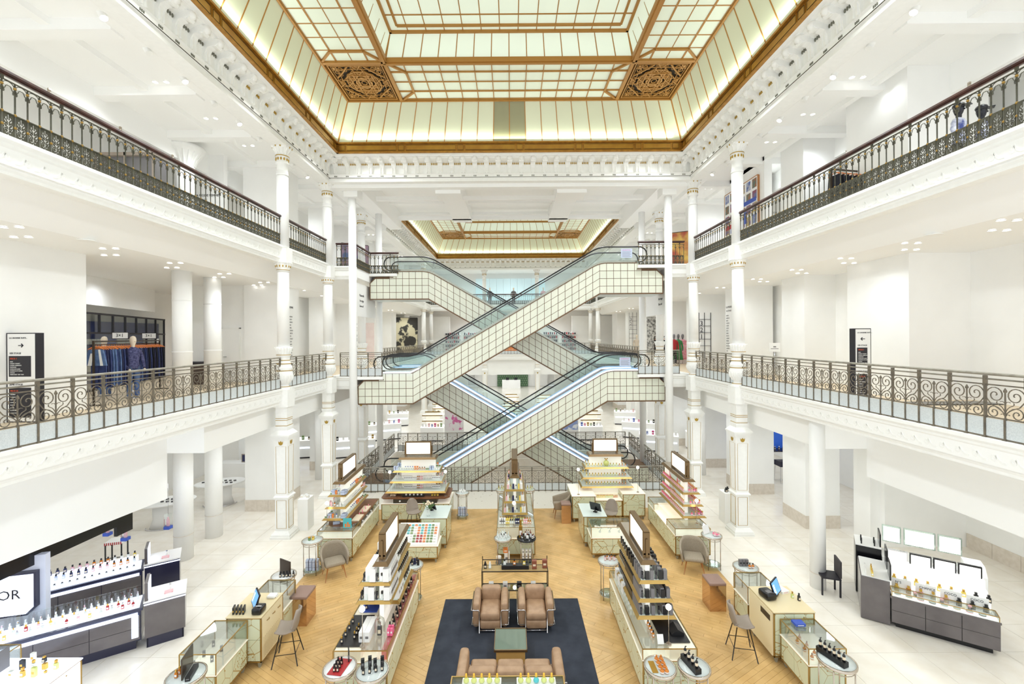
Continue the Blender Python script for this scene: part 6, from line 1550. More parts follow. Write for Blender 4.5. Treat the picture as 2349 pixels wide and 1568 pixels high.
for r_ in range(3):
    st_ = M2 @ Vector((-1.15, .12 + r_ * .18, .96))
    s_ = thing('step_riser', 'white stepped riser, %s, on the second dark perfume stand' % ['lowest', 'middle', 'highest'][r_], 'riser', st_, A1 + .05); obj('riser_box', MB().box(-1.05, 1.05, -.07, .07, 0, .03 + r_ * .07), LEDB, s_)
    for k in range(16):
        p = M2 @ Vector((-2.12 + k * .13, .12 + r_ * .18, .992 + r_ * .07)); item('bottle', .065, .045, .14 if r_ else .06, ['clear', 'yellow', 'pale blue', 'navy', 'rose', 'amber'][(k // 3 + r_) % 6] if r_ else 'white', 'black', p, A1, 'in the %s row of the second dark perfume stand' % ['front', 'middle', 'back'][r_])
for k, (M_, u, nm) in enumerate(((M1, .42, 'near'), (M2, .42, 'second'))):
    p = M_ @ Vector((u, .3, 0)); t = thing('end_cabinet', 'dark cabinet with upright lit panel at the right end of the %s perfume stand' % nm, 'cabinet', p, A1)
    obj('cabinet_body', MB().box(-.36, .36, -.32, .32, .22, 1.0), GREY if k == 0 else NAVB, t); obj('plinth_frame', MB().box(-.33, .33, -.3, -.27, .0, .22).box(-.33, -.3, -.3, .3, 0, .22).box(.3, .33, -.3, .3, 0, .22), NAVB, t); obj('lit_edge', MB().box(-.37, .37, -.335, -.32, .95, .97), LED, t); obj('worktop', MB().box(-.38, .38, -.34, .34, 1.0, 1.03), mat('glossy_white', (238, 236, 236), .15), t)
    obj('upright_panel', MB().box(-.36, -.30, -.3, .22, 1.03, 1.42), GREY, t); obj('lit_panel_face', MB().box(-.30, -.285, -.27, .19, 1.06, 1.4), LEDB, t)
    item('tube', .06, .06, .12, 'white', 'silver', p + Vector((.05, .05, 1.03)), 0, 'on the end cabinet of the %s perfume stand' % nm); item('carton', .16, .12, .03, 'rose', 'white', p + Vector((.12, -.08, 1.03)), A1, 'lying on the end cabinet of the %s perfume stand' % nm)
# bright showcase at the bottom left corner
c = counter('brightly lit white showcase at the bottom left corner', -9.6, -7.95, 7.1, 8.2, .92, nx=2, ny=2, rows=1, pm=LEDB, top=LEDB)
obj('sloped_picture', MB().box(-.3, -.28, .3, .9, .94, 1.3), CLR['grey'], c); glasscase(c, -.8, -.3, 0, 1.1, .94, .25)
for k in range(10): item('bottle' if k % 2 else 'carton', .07, .05, .16 if k % 3 else .1, ['clear', 'gold', 'lime', 'white', 'black'][k % 5], 'gold', (-8.75 + (k % 4) * .2, 7.75 + (k // 4) * .18, .94), 0, 'on the bright showcase at the bottom left corner')
# light box with letters at the left edge
t = thing('light_box', 'octagonal framed light box at the left edge showing black letters', 'light box', (-10.55, 9.3, 1.02), .25); obj('frame', MB().prism([(-.5, 0), (.35, 0), (.5, .15), (.5, .9), (-.5, .9)], -.05, .06, 'y'), NAVB, t)
obj('lit_face', MB().prism([(-.46, .04), (.33, .04), (.46, .17), (.46, .86), (-.46, .86)], -.06, -.05, 'y'), LEDB, t); text('lettering', 'IOR', .28, SIGNBK, t, (-.22, -.065, .38), FRONT)
wl_ = MB().box(-.6, .6, .06, .2, -1.02, 1.2); obj('backing_wall', wl_, mat('pale_blue_lacquer', (222, 226, 242), .3), t)
ac = thing('lounge_chair', 'dark navy leather chair cut off by the left edge', 'chair', (-10.75, 8.5, 0), 1.2); obj('shell', MB().rbox(-.3, .3, -.3, .3, .3, .46, .06).rbox(-.3, .3, .2, .32, .4, .85, .05).rbox(.24, .34, -.3, .3, .4, .64, .04), mat('navy_leather', (30, 34, 56), .4), ac)
for sx in (-1, 1):
    for sy in (-1, 1): obj('leg', MB().tube([(sx * .25, sy * .25, .32), (sx * .28, sy * .28, 0)], .015, 6), BLACK, ac)
# black shop fascia with hanging pendants under the left bulkhead
t = thing('shop_fascia', 'glossy black shop fascia under the white bulkhead at the left', 'fascia', (-10.1, 11.8, 2.02)); obj('board', MB().prism([(0.03, .0), (-.2, -5.5), (-.28, -5.5), (-.05, 0)], .0, .47, 'z'), BLACK, t); obj('end_drop', MB().prism([(.03, 0), (.01, -.45), (-.07, -.45), (-.05, 0)], -.25, 0, 'z'), BLACK, t)
for k, (x, y) in enumerate(((-9.75, 12.6), (-10.35, 11.9), (-11.1, 12.2), (-11.8, 12.0))):
    t = thing('hanging_box', 'small glass box with a pink bottle hanging under the black fascia', 'pendant display', (x, y, 1.85), group='hanging glass boxes with pink bottles'); obj('glass_box', MB().box(-.07, .07, -.07, .07, -.35, 0), GL, t); obj('box_base', MB().box(-.075, .075, -.075, .075, -.42, -.34), CLR['blue'], t); obj('bottle', MB().box(-.035, .035, -.02, .02, -.34, -.15).box(-.015, .015, -.015, .015, -.15, -.09), CLR['rose'], t); obj('wire', MB().cyl(0, 0, 0, .9, .006, 4), CHR, t)
# right black stand
AR = math.atan2(-1.0, 1.44)
def RM(p): return Matrix.Translation(p) @ Matrix.Rotation(AR, 4, 'Z') @ Matrix.Diagonal((.9, 1, 1, 1))
P0 = (8.78, 10.32, 0)
t = thing('perfume_stand', 'long dark brown stand of black and white perfume displays at the right', 'display counter', P0, AR); TS = t
obj('plinth', MB().box(.1, 1.85, .1, .95, 0, .12), BLACK, t); obj('body', MB().box(0, 1.95, .02, 1.0, .12, .72), BLACK, t)
for k in range(3):
    for j in range(2): obj('drawer_front', MB().box(.01 + .65 * k + .004, .01 + .65 * (k + 1) - .008, 0, .02, .13 + .28 * j + .004, .13 + .28 * (j + 1) - .004), GREY, t)
obj('top_edge', MB().box(-.01, 1.97, -.01, .02, .69, .73), GREY, t); obj('lit_top', MB().box(.02, 1.94, .03, .98, .72, .735), mat('lit_white_top', (250, 250, 246), .3, emit=.5), t); glasscase(t, .02, 1.94, .02, .3, .735, .1)
for k in range(3): obj('white_step', MB().box(.02, 1.9, .42 + .2 * k, 1.0, .735 + .16 * k, .735 + .16 * (k + 1)), mat('lit_white_top', (250, 250, 246), .3, emit=.5), t)
for k in range(4): # back boards with words
    o = obj('white_header', MB().box(.06 + k * .47, .45 + k * .47, .4, .42, .735, 1.0), CLR['white'], t); text('lettering', ['N°5', 'CHANCE', 'COCO', 'COCO'][k], .075, SIGNBK, o, (.13 + k * .47, .398, .9), FRONT)
M_ = RM(P0)
t2 = thing('light_box', 'lower row of four lit frames above the right perfume stand', 'light box', M_ @ Vector((0, .92, 1.05)), AR)
for k in range(4): obj('black_frame', MB().box(.02 + k * .47, .46 + k * .47, 0, .06, .0, .42), BLACK if k else CHR, t2); obj('lit_face', MB().box(.05 + k * .47, .43 + k * .47, -.01, 0, .03, .39), LEDW, t2)
t3 = thing('light_box', 'upper row of three lit glass frames above the right perfume stand', 'light box', M_ @ Vector((0, 1.75, 1.35)), AR)
for k, (a, c) in enumerate(((0, .42), (.48, 1.15), (1.2, 1.68))): obj('glass_frame', MB().box(a, c, 0, .06, 0, .42), GLS, t3); obj('lit_face', MB().box(a + .03, c - .03, -.01, 0, .03, .39), LEDW, t3)
t4 = thing('perfume_stand', 'rear white stand behind the right perfume stand', 'display counter', M_ @ Vector((-.05, 1.25, 0)), AR); obj('body', MB().box(0, 2.1, 0, .6, .0, 1.12), CLR['white'], t4); obj('sloped_end', MB().prism([(0, 1.12), (.6, 1.12), (.6, 1.3), (.2, 1.3)], 1.72, 2.1, 'x'), CLR['white'], t4); obj('dark_side', MB().box(-.02, 0, 0, .6, 0, 1.1), BLACK, t4)
text('lettering', 'ALLURE', .07, SIGNBK, t4, (.1, -.004, .95), FRONT); text('lettering', 'ALLURE', .07, SIGNBK, t4, (1.25, -.004, .95), FRONT)
for k in range(8): item('bottle', .1, .05, .17, 'black' if k > 4 else ['yellow', 'amber', 'rose', 'clear', 'rose'][k], 'black' if k > 4 else 'gold', M_ @ Vector((.15 + k * .235, .33, .74)), AR, 'in front of the lettered boards of the right perfume stand')
for k in range(9): item('bottle', .09, .05, .16, 'black' if k > 6 else ['yellow', 'clear'][k % 2], 'black' if k > 6 else 'gold', M_ @ Vector((.12 + k * .22, .5, .896)), AR, 'on the lowest white step of the right perfume stand')
for k in range(7): item('bottle', .1, .05, .16, 'black' if 1 < k < 5 else 'silver', 'black' if 1 < k < 5 else 'silver', M_ @ Vector((.1 + k * .27, 1.35, 1.121)), AR, 'on the rear white stand at the right')
for k in range(3): item('jar', .07, .07, .1, 'black', 'rose', M_ @ Vector((.5 + k * .5, .25, .84 - .1)), AR, 'between the boards of the right perfume stand')
for k in range(8): item('jar', .12, .12, .03, ['white', 'cream', 'rose', 'grey'][k % 4], 'clear', M_ @ Vector((.15 + k * .22, .15, .737)), AR, 'inside the glass front case of the right perfume stand')
t5 = thing('end_cabinet', 'tall dark reflective end cabinet at the left of the right perfume stand', 'cabinet', M_ @ Vector((-.39, .1, 0)), AR); obj('cabinet_body', MB().box(-.2, .34, -.05, 1.1, .02, 1.02), GREY, t5); obj('white_top', MB().box(-.18, .36, -.03, 1.08, 1.02, 1.04), CLR['white'], t5); obj('dark_screen', MB().box(.34, .37, .0, .45, 1.04, 1.4).box(.34, .37, .6, 1.05, 1.04, 1.5), BLACK, t5)
for k in range(8): item('tube' if k < 4 else 'bottle', .04, .04, .14, 'white' if k < 4 else 'yellow', 'white' if k < 4 else 'gold', M_ @ Vector((-.5 + (k // 4) * .14, .12 + (k % 4) * .12, 1.042)), AR, 'on the dark end cabinet at the right')
t6 = thing('end_cabinet', 'taller black end cabinet behind the right perfume stand', 'cabinet', M_ @ Vector((-.42, 1.35, 0)), AR); obj('cabinet_body', MB().box(-.2, .33, 0, .7, .02, 1.25), BLACK, t6); obj('white_top', MB().box(-.2, .33, 0, .7, 1.25, 1.27), CLR['white'], t6); obj('dark_screen', MB().box(.3, .33, .1, .6, 1.27, 1.6), BLACK, t6)
for k in range(4): item('tube', .04, .04, .16, 'black', 'black', M_ @ Vector((-.5 + (k % 2) * .3, 1.45 + (k // 2) * .2, 1.272)), AR, 'on the taller black end cabinet at the right')
ch = thing('dining_chair', 'black woven back chair beside the dark cabinet at the right', 'chair', (8.35, 11.75, 0), -1.9); obj('seat', MB().box(-.22, .22, -.22, .22, .44, .48), SIGNBK, ch); obj('backrest', MB().box(-.22, .22, .19, .23, .5, .92), mat('woven_grey', (70, 66, 68), .7), ch)
for sx in (-1, 1):
    for sy in (-1, 1): obj('leg', MB().box(sx * .2 - .018, sx * .2 + .018, sy * .2 - .018, sy * .2 + .018, 0, .44), SIGNBK, ch)
for q_ in (t2, t3, t4, TS): q_.scale = (.9, 1, 1)
# white pedestals by the columns
for s, nm in ((-1, 'left'), (1, 'right')):
    t = thing('pedestal', 'white square pedestal behind the %s ornate column' % nm, 'pedestal', (s * 7.4 if s < 0 else 7.85, 15.95 if s < 0 else 16.25, 0)); obj('pedestal_block', MB().box(-.18, .18, -.24, .24, 0, 1.1), WH, t)
    for k in range(3): item('carton' if s < 0 else 'bottle', .09, .09, .1 if s < 0 else .16, 'white' if s < 0 else 'black', 'cream' if s < 0 else 'black', ((-7.5 if s < 0 else 7.8) + k * .1, (15.9 if s < 0 else 16.2) + (k % 2) * .1, 1.1), 0, 'on the white pedestal behind the %s column' % nm)
# ================================================================ WHITE COUNTERS UNDER THE LEFT GALLERY, CLINIC TABLES
for k, (x, y, a) in enumerate(((-12.6, 16.2, .5), (-12.0, 18.3, .4))):
    t = thing('curved_table', 'white curved display table with black glasses %s under the left gallery' % ('nearer' if k == 0 else 'farther'), 'table', (x, y, 0), a)
    obj('table_top', MB().lathe([(.9, 0), (.92, .03), (.9, .06)], 28, (0, 0, .86), sy=.6), CLR['white'], t); obj('pedestal_foot', MB().lathe([(.5, 0), (.4, .3), (.42, .86)], 20, sy=.6), CLR['white'], t); obj('chrome_foot', MB().tube([(.6 * math.cos(b_), .4 * math.sin(b_), .02) for b_ in [PI + k_ * .3 for k_ in range(11)]], .02, 5), CHR, t)
    for j in range(14): item('carton', .09, .05, .04, 'black', 'grey', (x - .6 + (j % 7) * .19, y - .15 + (j // 7) * .25, .921), a, 'laid out on the %s white curved table' % ('nearer' if k == 0 else 'farther'))
t = thing('striped_stool', 'black stool with a striped seat under the left gallery', 'stool', (-12.1, 13.6, 0), .3); obj('seat', MB().box(-.22, .22, -.2, .2, .62, .68), CLR['white'], t)
st_ = MB()
for k in range(9): st_.box(-.22 + k * .05, -.195 + k * .05, -.205, -.2, .6, .681)
obj('stripes', st_, CLR['red'], t)
for sx in (-1, 1):
    for sy in (-1, 1): obj('leg', MB().box(sx * .2 - .015, sx * .2 + .015, sy * .18 - .015, sy * .18 + .015, 0, .62), BLACK, t)
obj('footrest', MB().box(-.2, .2, -.19, -.17, .2, .22), BLACK, t)
t = thing('white_desk', 'plain white reception desk beyond the round columns at left', 'desk', (-12.6, 20.6, 0)); obj('desk_body', MB().box(-.9, .9, -.3, .3, 0, 1.1), WH, t); obj('desk_side', MB().box(.9, .95, -.3, .3, 0, 1.1), CREAM, t)
t = thing('dark_picture', 'dark navy backdrop panel behind the white desk at left', 'panel', (-12.1, 21.4, 1.1)); obj('panel', MB().box(-.55, .55, 0, .08, 0, 1.4), NAVB, t)
t = thing('photo_frame', 'small grey framed photo standing on the white desk at left', 'frame', (-12.3, 20.5, 1.1)); obj('frame', MB().box(-.16, .16, 0, .03, 0, .38), SUEDE, t); obj('photo', MB().box(-.12, .12, -.004, 0, .04, .34), CLR['navy'], t)
t = thing('potted_plant', 'thin trailing green plant beside the white desk at left', 'plant', (-13.7, 20.3, 0)); obj('stem', MB().tube([(0, 0, 0), (.05, 0, .7), (-.05, 0, 1.4)], .015, 5), CLR['green'], t)
lv = MB()
for k in range(60):
    a = k * 2.4; p = Vector((.16 * math.cos(a), .16 * math.sin(a), .5 + k * .015)); d = Vector((.07 * math.cos(a), .07 * math.sin(a), -.03)); e = Vector((-d.y, d.x, 0)) * .5; lv.add([p - d, p + e, p + d, p - e], [(0, 1, 2, 3)])
stuffpart('leaves', lv, mat('leaf_green', (74, 110, 52), .6), t)
# notice and ladder-like floor signs
t = thing('notice_board', 'white notice with a red edge on the pier behind the left ornate column', 'sign', (-9.12, 18.2, 1.5)); obj('board', MB().box(0, .02, -.35, .35, 0, 1.2), CLR['white'], t); obj('red_edge', MB().box(0, .022, -.37, -.35, 0, 1.2), CLR['red'], t); obj('emblem', MB().box(.02, .024, -.06, .08, .92, 1.08), CLR['red'], t); text('lettering', 'INFORMATION', .07, SIGNBK, t, (.024, -.28, .8), (PI / 2, 0, PI / 2)); 
ln = MB()
for k in range(8): ln.box(.02, .023, -.28, .25 - .06 * (k % 3), .15 + .075 * k, .165 + .075 * k)
obj('printed_lines', ln, CLR['grey'], t)
def ladder(label, x, y, z, h, rz, nums=('3', '2', '1')):
    t = thing('ladder_sign', label, 'sign', (x, y, z), rz); b = MB()
    for u in (-.3, -.02, .3): b.box(u - .012, u + .012, -.012, .012, 0, h)
    n = len(nums) + 3
    for k in range(n): b.box(-.3, .3, -.01, .01, h - .35 - k * .34, h - .33 - k * .34)
    obj('ladder_frame', b, SIGNBK, t)
    for k, s_ in enumerate(nums): text('lettering', s_, .34, SIGNBK, t, (-.26, -.012, h - .66 - k * .34), FRONT)
    return t
ladder('black ladder shaped floor sign 3 2 1 on the first gallery right pier', 9.62 + .35, 22.85, F1 + .3, 2.6, 0)
ladder('black ladder shaped sign standing against the ground floor pier at left', -9.55, 22.7, 0.4, 3.4, PI / 2 - .25, ('3', '2', '1', '0'))
ladder('black ladder shaped sign on the side of the ground floor pier at right', 9.57, 23.4, .5, 3.2, -PI / 2, ('3', '2', '1', '0'))
ladder('small black ladder shaped floor sign in the far hall at right', 9.75, 35.5, F1 + .2, 3.4, 0)
# ================================================================ FIRST GALLERY
def totem(label, x, y, rz, arrow, w_=.62):
    t = thing('directory_totem', label, 'sign', (x, y, F1 + .02), rz); H = 1.86
    obj('totem_body', MB().box(-w_ / 2, w_ / 2, 0, .16, 0, H), SIGNBK, t)
    f = obj('white_face', MB().box(-w_ / 2 + .03, w_ / 2 - .02, -.006, 0, .02, H - .02), CLR['white'], t)
    obj('dark_panel', MB().box(-w_ / 2 + .06, w_ / 2 - .1, -.009, -.006, .95, 1.38).box(-w_ / 2 + .06, w_ / 2 - .1, -.009, -.006, .1, .72), SIGNBK, t)
    L_ = -w_ / 2 + .07; W = CLR['white']; O = mat('sign_orange', (226, 96, 60), .5)
    text('lettering', 'LA LINGERIE SUITE...', .042, SIGNBK, t, (L_, -.009, H - .12), FRONT); text('lettering', "1ER ETAGE", .05, SIGNBK, t, (L_, -.009, 1.42), FRONT); text('lettering', "2EME ETAGE", .05, SIGNBK, t, (L_, -.009, .77), FRONT)
    text('lettering', 'PIECE 1', .045, O, t, (L_ + .02, -.012, 1.31), FRONT); text('lettering', 'PIECE 25', .045, O, t, (L_ + .02, -.012, .64), FRONT)
    for k, s_ in enumerate(('ERES', 'HANKY PANKY', 'LAURA URBINATI', 'MOMONI', 'MORGAN LANE', 'MORPHO ET LUNA', 'NAELIE', 'PRINCESSE TAM TAM')): text('lettering', s_, .03, W, t, (L_ + .02, -.012, 1.25 - k * .038), FRONT)
    for k, s_ in enumerate(('CALIDA', 'CHANTELLE', 'HANRO', 'LAUREN', 'PLUTO', 'FALKE', 'LE BOURGET', 'WOLFORD')): text('lettering', s_, .03, W, t, (L_ + .02, -.012, .57 - k * .055), FRONT)
    s = 1 if arrow == 'right' else -1; a = MB().box(-.05, .05, -.012, -.006, H - .27, H - .255); c = .0
    a.prism([(s * .06, H - .2625), (s * .02, H - .22), (s * .005, H - .235), (s * .035, H - .2625), (s * .005, H - .29), (s * .02, H - .305)], -.012, -.006, 'y'); obj('arrow', a, SIGNBK, t)
    return t
totem('tall black edged directory totem with right arrow on the left first gallery', -10.19, 9.25, 0.0, 'right')
totem('tall black edged directory totem with left arrow on the right first gallery', 8.82, 11.15, .0, 'left', .42)
# wall directories in plain lettering
def wall_list(label, x, y, z, rz, n=14, h='LA MODE FEMME', w2=.55):
    t = thing('wall_directory', label, 'sign', (x, y, z), rz); text('lettering', h, .12, SIGNBK, t, (0, 0, .12), FRONT); text('lettering', '1er ETAGE', .1, SIGNBK, t, (0, 0, -.04), FRONT)
    words = ['ALEXA', 'AGNES B', 'BASH', 'CARVEN', 'CELINE', 'CHLOE', 'ETRO', 'ISABEL', 'KENZO', 'LANVIN', 'MARNI', 'MOYNAT', 'REDHEAD', 'SANDRO', 'TIBI', 'VANESSA']
    for k in range(n):
        text('lettering', words[k % 16], .075, CLR['grey'], t, (0, 0, -.25 - k * .115), FRONT); text('lettering', words[(k * 5 + 3) % 16], .075, CLR['grey'], t, (w2, 0, -.25 - k * .115), FRONT)
wall_list('two column brand list lettered on the left first gallery pier', -9.13, 17.75, F1 + 2.85, PI / 2, 16)
wall_list('two column brand list lettered on the right first gallery pier', 9.88, 20.4, F1 + 2.85, -PI / 2, 16)
wall_list('small lettered list on the upper left gallery wall', -11.9, 16.78, F2 + 2.1, 0, 7, w2=99)
wall_list('small lettered list on the upper right gallery wall', 10.9, 18.99, F2 + 1.9, 0, 7, w2=99)
# door on left, door/lift on right
d = MB().box(-.33, .33, -.05, 0, 0, 2.1); o = struct('door_1', d.xf(Matrix.Translation((-10.95 - .1, 17.6, F1 + .02))), WH)
obj('door_frame', MB().box(-11.42, -11.38, 17.53, 17.6, F1, F1 + 2.16).box(-10.72, -10.68, 17.53, 17.6, F1, F1 + 2.16).box(-11.42, -10.68, 17.53, 17.6, F1 + 2.12, F1 + 2.16), WH2, o)
obj('door_handle', MB().tube([(-11.33, 17.5, F1 + 1.02), (-11.2, 17.5, F1 + 1.02)], .014, 6), CHR, o)
d = MB().box(12.42, 13.3, 11.42, 11.48, F1 + .02, F1 + 2.5); o = struct('door_2', d, mat('lift_grey', (190, 188, 186), .4))
obj('door_frame', MB().box(12.3, 12.42, 11.38, 11.5, F1, F1 + 2.7).box(12.3, 13.6, 11.38, 11.5, F1 + 2.5, F1 + 2.7), WH, o); obj('dark_gap', MB().box(12.43, 12.47, 11.4, 11.42, F1 + .02, F1 + 2.5).box(12.9, 12.98, 11.4, 11.42, F1 + .02, F1 + 2.5), SIGNBK, o); obj('mirror_strip', MB().box(12.99, 13.08, 11.4, 11.42, F1 + .02, F1 + 2.5), LEDW, o); obj('black_emblem', MB().ball((12.68, 11.42, F1 + 1.75), .05, 8), SIGNBK, o)
ww = MB().box(13.3, 24, 11.42, 11.6, F1, 8.9).box(12.3, 13.3, 11.42, 11.6, F1 + 2.5, 8.9); struct('wall_right_4', ww, WH)
# black skirting seen behind the right balustrade
t = thing('floor_grille', 'long flat black floor mat by the lift on the right first gallery', 'mat', (10.9, 10.9, F1 + .02)); obj('mat', MB().box(-1.1, .9, -.25, .25, 0, .02), BLACK, t)
# jeans shop
RA, RB = Vector((-10.75, 11.45, F1 + .02)), Vector((-12.3, 16.0, F1 + .02)); rd = (RB - RA); RL = 4.0; ra = math.atan2(rd.y, rd.x); rd.normalize()
def rail_rack(label, org, ang, L_, h=1.68):
    t = thing('clothes_rail', label, 'clothes rail', org, ang); b = MB()
    for u in (0, L_): b.box(u - .02, u + .02, -.02, .02, 0, h).box(u - .02, u + .02, -.25, .25, 0, .03)
    b.box(0, L_, -.02, .02, h - .04, h); obj('rail_frame', b, mat('rack_metal', (60, 50, 40), .4, .4), t); obj('hanging_bar', MB().tube([(0, 0, h - .1), (L_, 0, h - .1)], .012, 6), BLACK, t); return t
rail_rack('black clothes rail full of blue jeans on the left first gallery', RA, ra, RL)
JN = [noisy('denim_%d' % k, c1, c2, 9, .85) for k, (c1, c2) in enumerate((((52, 66, 116), (40, 52, 98)), ((70, 92, 138), (92, 116, 160)), ((36, 40, 78), (28, 32, 62)), ((98, 124, 164), (76, 100, 144)), ((30, 32, 44), (24, 26, 36))))]
jb = MB(); 
# trousers hanging: thin folded shape, width along y (perpendicular to the rail)
prof = [(-.17, 0), (.17, 0), (.2, -.35), (.19, -1.0), (.03, -1.02), (0, -.42), (-.04, -1.02), (-.2, -1.0), (-.2, -.35)]
jb.prism(prof, -.018, .018, 'x')
jm = [jb.mesh('trousers', m) for m in JN]
for m_, me in zip(JN, jm): me.materials.clear(); me.materials.append(m_)
hg = MB().tube([(0, -.2, -.02), (0, -.1, .035), (0, 0, .05), (0, .1, .035), (0, .2, -.02)], .014, 6).tube([(0, 0, .05), (0, 0, .09), (0, .02, .11)], .005, 5); hm = hg.mesh('hanger', mat('hanger_orange', (240, 140, 70), .5))
sk_ = MB().prism([(-.18, 0), (.18, 0), (.27, -.42), (-.27, -.42)], -.02, .02, 'x'); skm = sk_.mesh('skirt', JN[3])
names = ['mid blue', 'faded blue', 'dark blue', 'pale blue', 'black']
for k in range(30):
    u = .12 + k * (RL - .25) / 29; p = RA + rd * u; z = F1 + .02 + 1.45
    c_ = 3 if k == 0 else ([2, 0, 2, 0, 1, 3, 0, 1, 2, 0][k % 10] if k < 21 else [2, 4, 0, 4][k % 4])
    t = thing('hanging_skirt' if k == 0 else 'hanging_jeans', ('pale denim skirt with white panels at the near end of the jeans rail' if k == 0 else '%s jeans on an orange hanger on the left gallery rail' % names[c_]), 'skirt' if k == 0 else 'jeans', (p.x, p.y, z), ra + random.uniform(-.5, -.2), group=None if k == 0 else names[c_] + ' jeans on the rail')
    inst('skirt' if k == 0 else 'trousers', skm if k == 0 else jm[c_], t); inst('hanger', hm, t, (0, 0, .02))
    if k == 0: obj('white_panel', MB().prism([(-.12, 0), (-.07, 0), (-.12, -.42), (-.19, -.42)], -.026, .026, 'x').prism([(.06, -.1), (.12, -.1), (.2, -.42), (.1, -.42)], -.026, .026, 'x'), CLR['white'], t)
for k, (u, zz) in enumerate(((1.35, 0), (3.2, 0))):
    p = RA + rd * u; t = thing('rail_sign', 'small framed sign reading 3x1 above the jeans rail, %s' % ('nearer' if k == 0 else 'farther'), 'sign', (p.x, p.y, F1 + 1.74), -.0); obj('sign_frame', MB().box(-.24, .24, 0, .03, 0, .2), SIGNBK, t); obj('sign_face', MB().box(-.22, .22, -.004, 0, .02, .18), CLR['white'], t); text('lettering', '3×1', .14, SIGNBK, t, (-.12, -.007, .06), FRONT)
# mannequins
def mannequin(label, x, y, z, rz, top, low, head=None, arms=True, hat=None, cat='mannequin', skirt=False):
    t = thing('mannequin', label, cat, (x, y, z), rz); hc = head or mat('mannequin_cream', (232, 218, 196), .5)
    hb = MB().lathe([(.035, 1.46), (.05, 1.5), (.05, 1.54), (.07, 1.58), (.092, 1.66), (.09, 1.73), (.06, 1.79), (.001, 1.81)], 14, sx=.85); hb.tube([(0, -.08, 1.665), (0, -.1, 1.64)], .014, 5)
    obj('head', hb, hc, t)
    if skirt: body = MB().lathe([(.3, .25), (.24, .6), (.19, .95), (.15, 1.1), (.19, 1.3), (.2, 1.4), (.06, 1.48)], 16, sy=.62)
    else: body = MB().lathe([(.16, .85), (.18, .92), (.15, 1.08), (.18, 1.28), (.2, 1.38), (.15, 1.44), (.05, 1.49)], 16, sy=.6)
    for s in (-1, 1):
        if arms: body.tube([(s * .17, 0, 1.4), (s * .24, .02, 1.2), (s * .25, -.04, .98), (s * .2, -.16, .86)], .05, 8, rr=[.055, .05, .042, .034])
    obj('garment', body, top, t)
    if not skirt:
        lg = MB()
        for s in (-1, 1): lg.tube([(s * .08, 0, .92), (s * .095, 0, .5), (s * .1, 0, .06)], .08, 8, rr=[.095, .07, .06])
        obj('trousers', lg, low, t)
    hands = MB()
    for s in (-1, 1): hands.ball((s * .19, -.19, .83), .035, 6)
    obj('hands', hands, hc, t); obj('stand_base', MB().cyl(0, 0, 0, .015, .16, 16).cyl(0, 0, .01, .3, .012, 6), CHR, t)
    if hat: obj('cap', MB().ball((0, 0, 1.74), .11, 12, sz=.7).box(-.07, .07, -.2, -.08, 1.71, 1.725), hat, t)
    return t
PLAID = noisy('plaid_navy', (44, 46, 88), (96, 98, 140), 18, .8)
p = RA + rd * 2.0
mannequin('mannequin in a navy plaid shirt and jeans beside the jeans rail', p.x + .35, p.y - .35, F1 + .02, 1.2, PLAID, JN[1])
mannequin('pale headed mannequin behind the jeans rail sign', p.x - .9, p.y + .1, F1 + .02, .3, JN[3], JN[1])
BLKC = mat('glossy_black_mannequin', (24, 24, 32), .25); WB = noisy('white_blue_print', (236, 240, 250), (70, 84, 150), 7, .8)
mannequin('black mannequin with cap, left of the two on the upper right gallery', 9.7, 9.6, F2 + .02, .5, WB, BLKC, BLKC, hat=BLKC)
mannequin('black mannequin with cap, right of the two on the upper right gallery', 10.3, 9.7, F2 + .02, .9, WB, BLKC, BLKC, hat=BLKC)
mannequin('mannequin in a red jacket in the far right gallery shop', 9.75, 26.6, F1 + .02, 0, CLR['red'], SIGNBK, CLR['grey'])
mannequin('mannequin in a long green dress in the far right gallery shop', 10.12, 26.9, F1 + .02, 0, mat('dress_green', (66, 142, 84), .7), SIGNBK, CLR['grey'], skirt=True)
mannequin('mannequin in a pink print dress in the far right gallery shop', 10.5, 27.2, F1 + .02, 0, noisy('pink_print', (240, 120, 150), (246, 200, 210), 12, .7), SIGNBK, CLR['grey'], skirt=True)
mannequin('mannequin in a cream coat and dark scarf in the far hall', 9.4, 33.2, F1 + .02, 0, mat('coat_cream', (214, 200, 182), .8), SIGNBK, skirt=True)
for k in range(3): mannequin('dark clothed mannequin by the upper back balustrade, %s' % ['leftmost', 'middle', 'rightmost'][k], -2.1 + k * 2.4 + (k == 2) * .6, 45, F2 + .02, 0, [SIGNBK, CLR['grey'], CLR['rose']][k], SIGNBK)
# shop window grid beyond the rail
t = thing('shop_partition', 'black framed glazed partition behind the jeans rail', 'partition', (-13.6, 14.0, F1 + .02), ra); b = MB(); L_ = 6.5
for z in (0, 1.9, 2.55): b.box(-1.5, L_, -.03, .03, z, z + .06)
for k in range(10): u = -1.5 + k * .88; b.box(u, u + .05, -.03, .03, 1.9 if 2 < k < 7 else 0, 2.6)
obj('black_frame', b, SIGNBK, t); obj('glass', MB().box(-1.5, L_, -.005, .005, 0, 2.58), GL, t)
t = thing('lit_shelving', 'blue lit shelving with folded clothes deep in the jeans shop', 'shelving', (-15.85, 16.7, F1 + .02), PI / 2 - .0); obj('back', MB().box(-1.8, 3.2, -.1, .0, 0, 2.4), mat('denim_blue_back', (70, 84, 150), .6), t)
for k in range(4):
    obj('shelf', MB().box(-1.8, 3.2, .0, .35, .5 + k * .5, .53 + k * .5), SIGNBK, t)
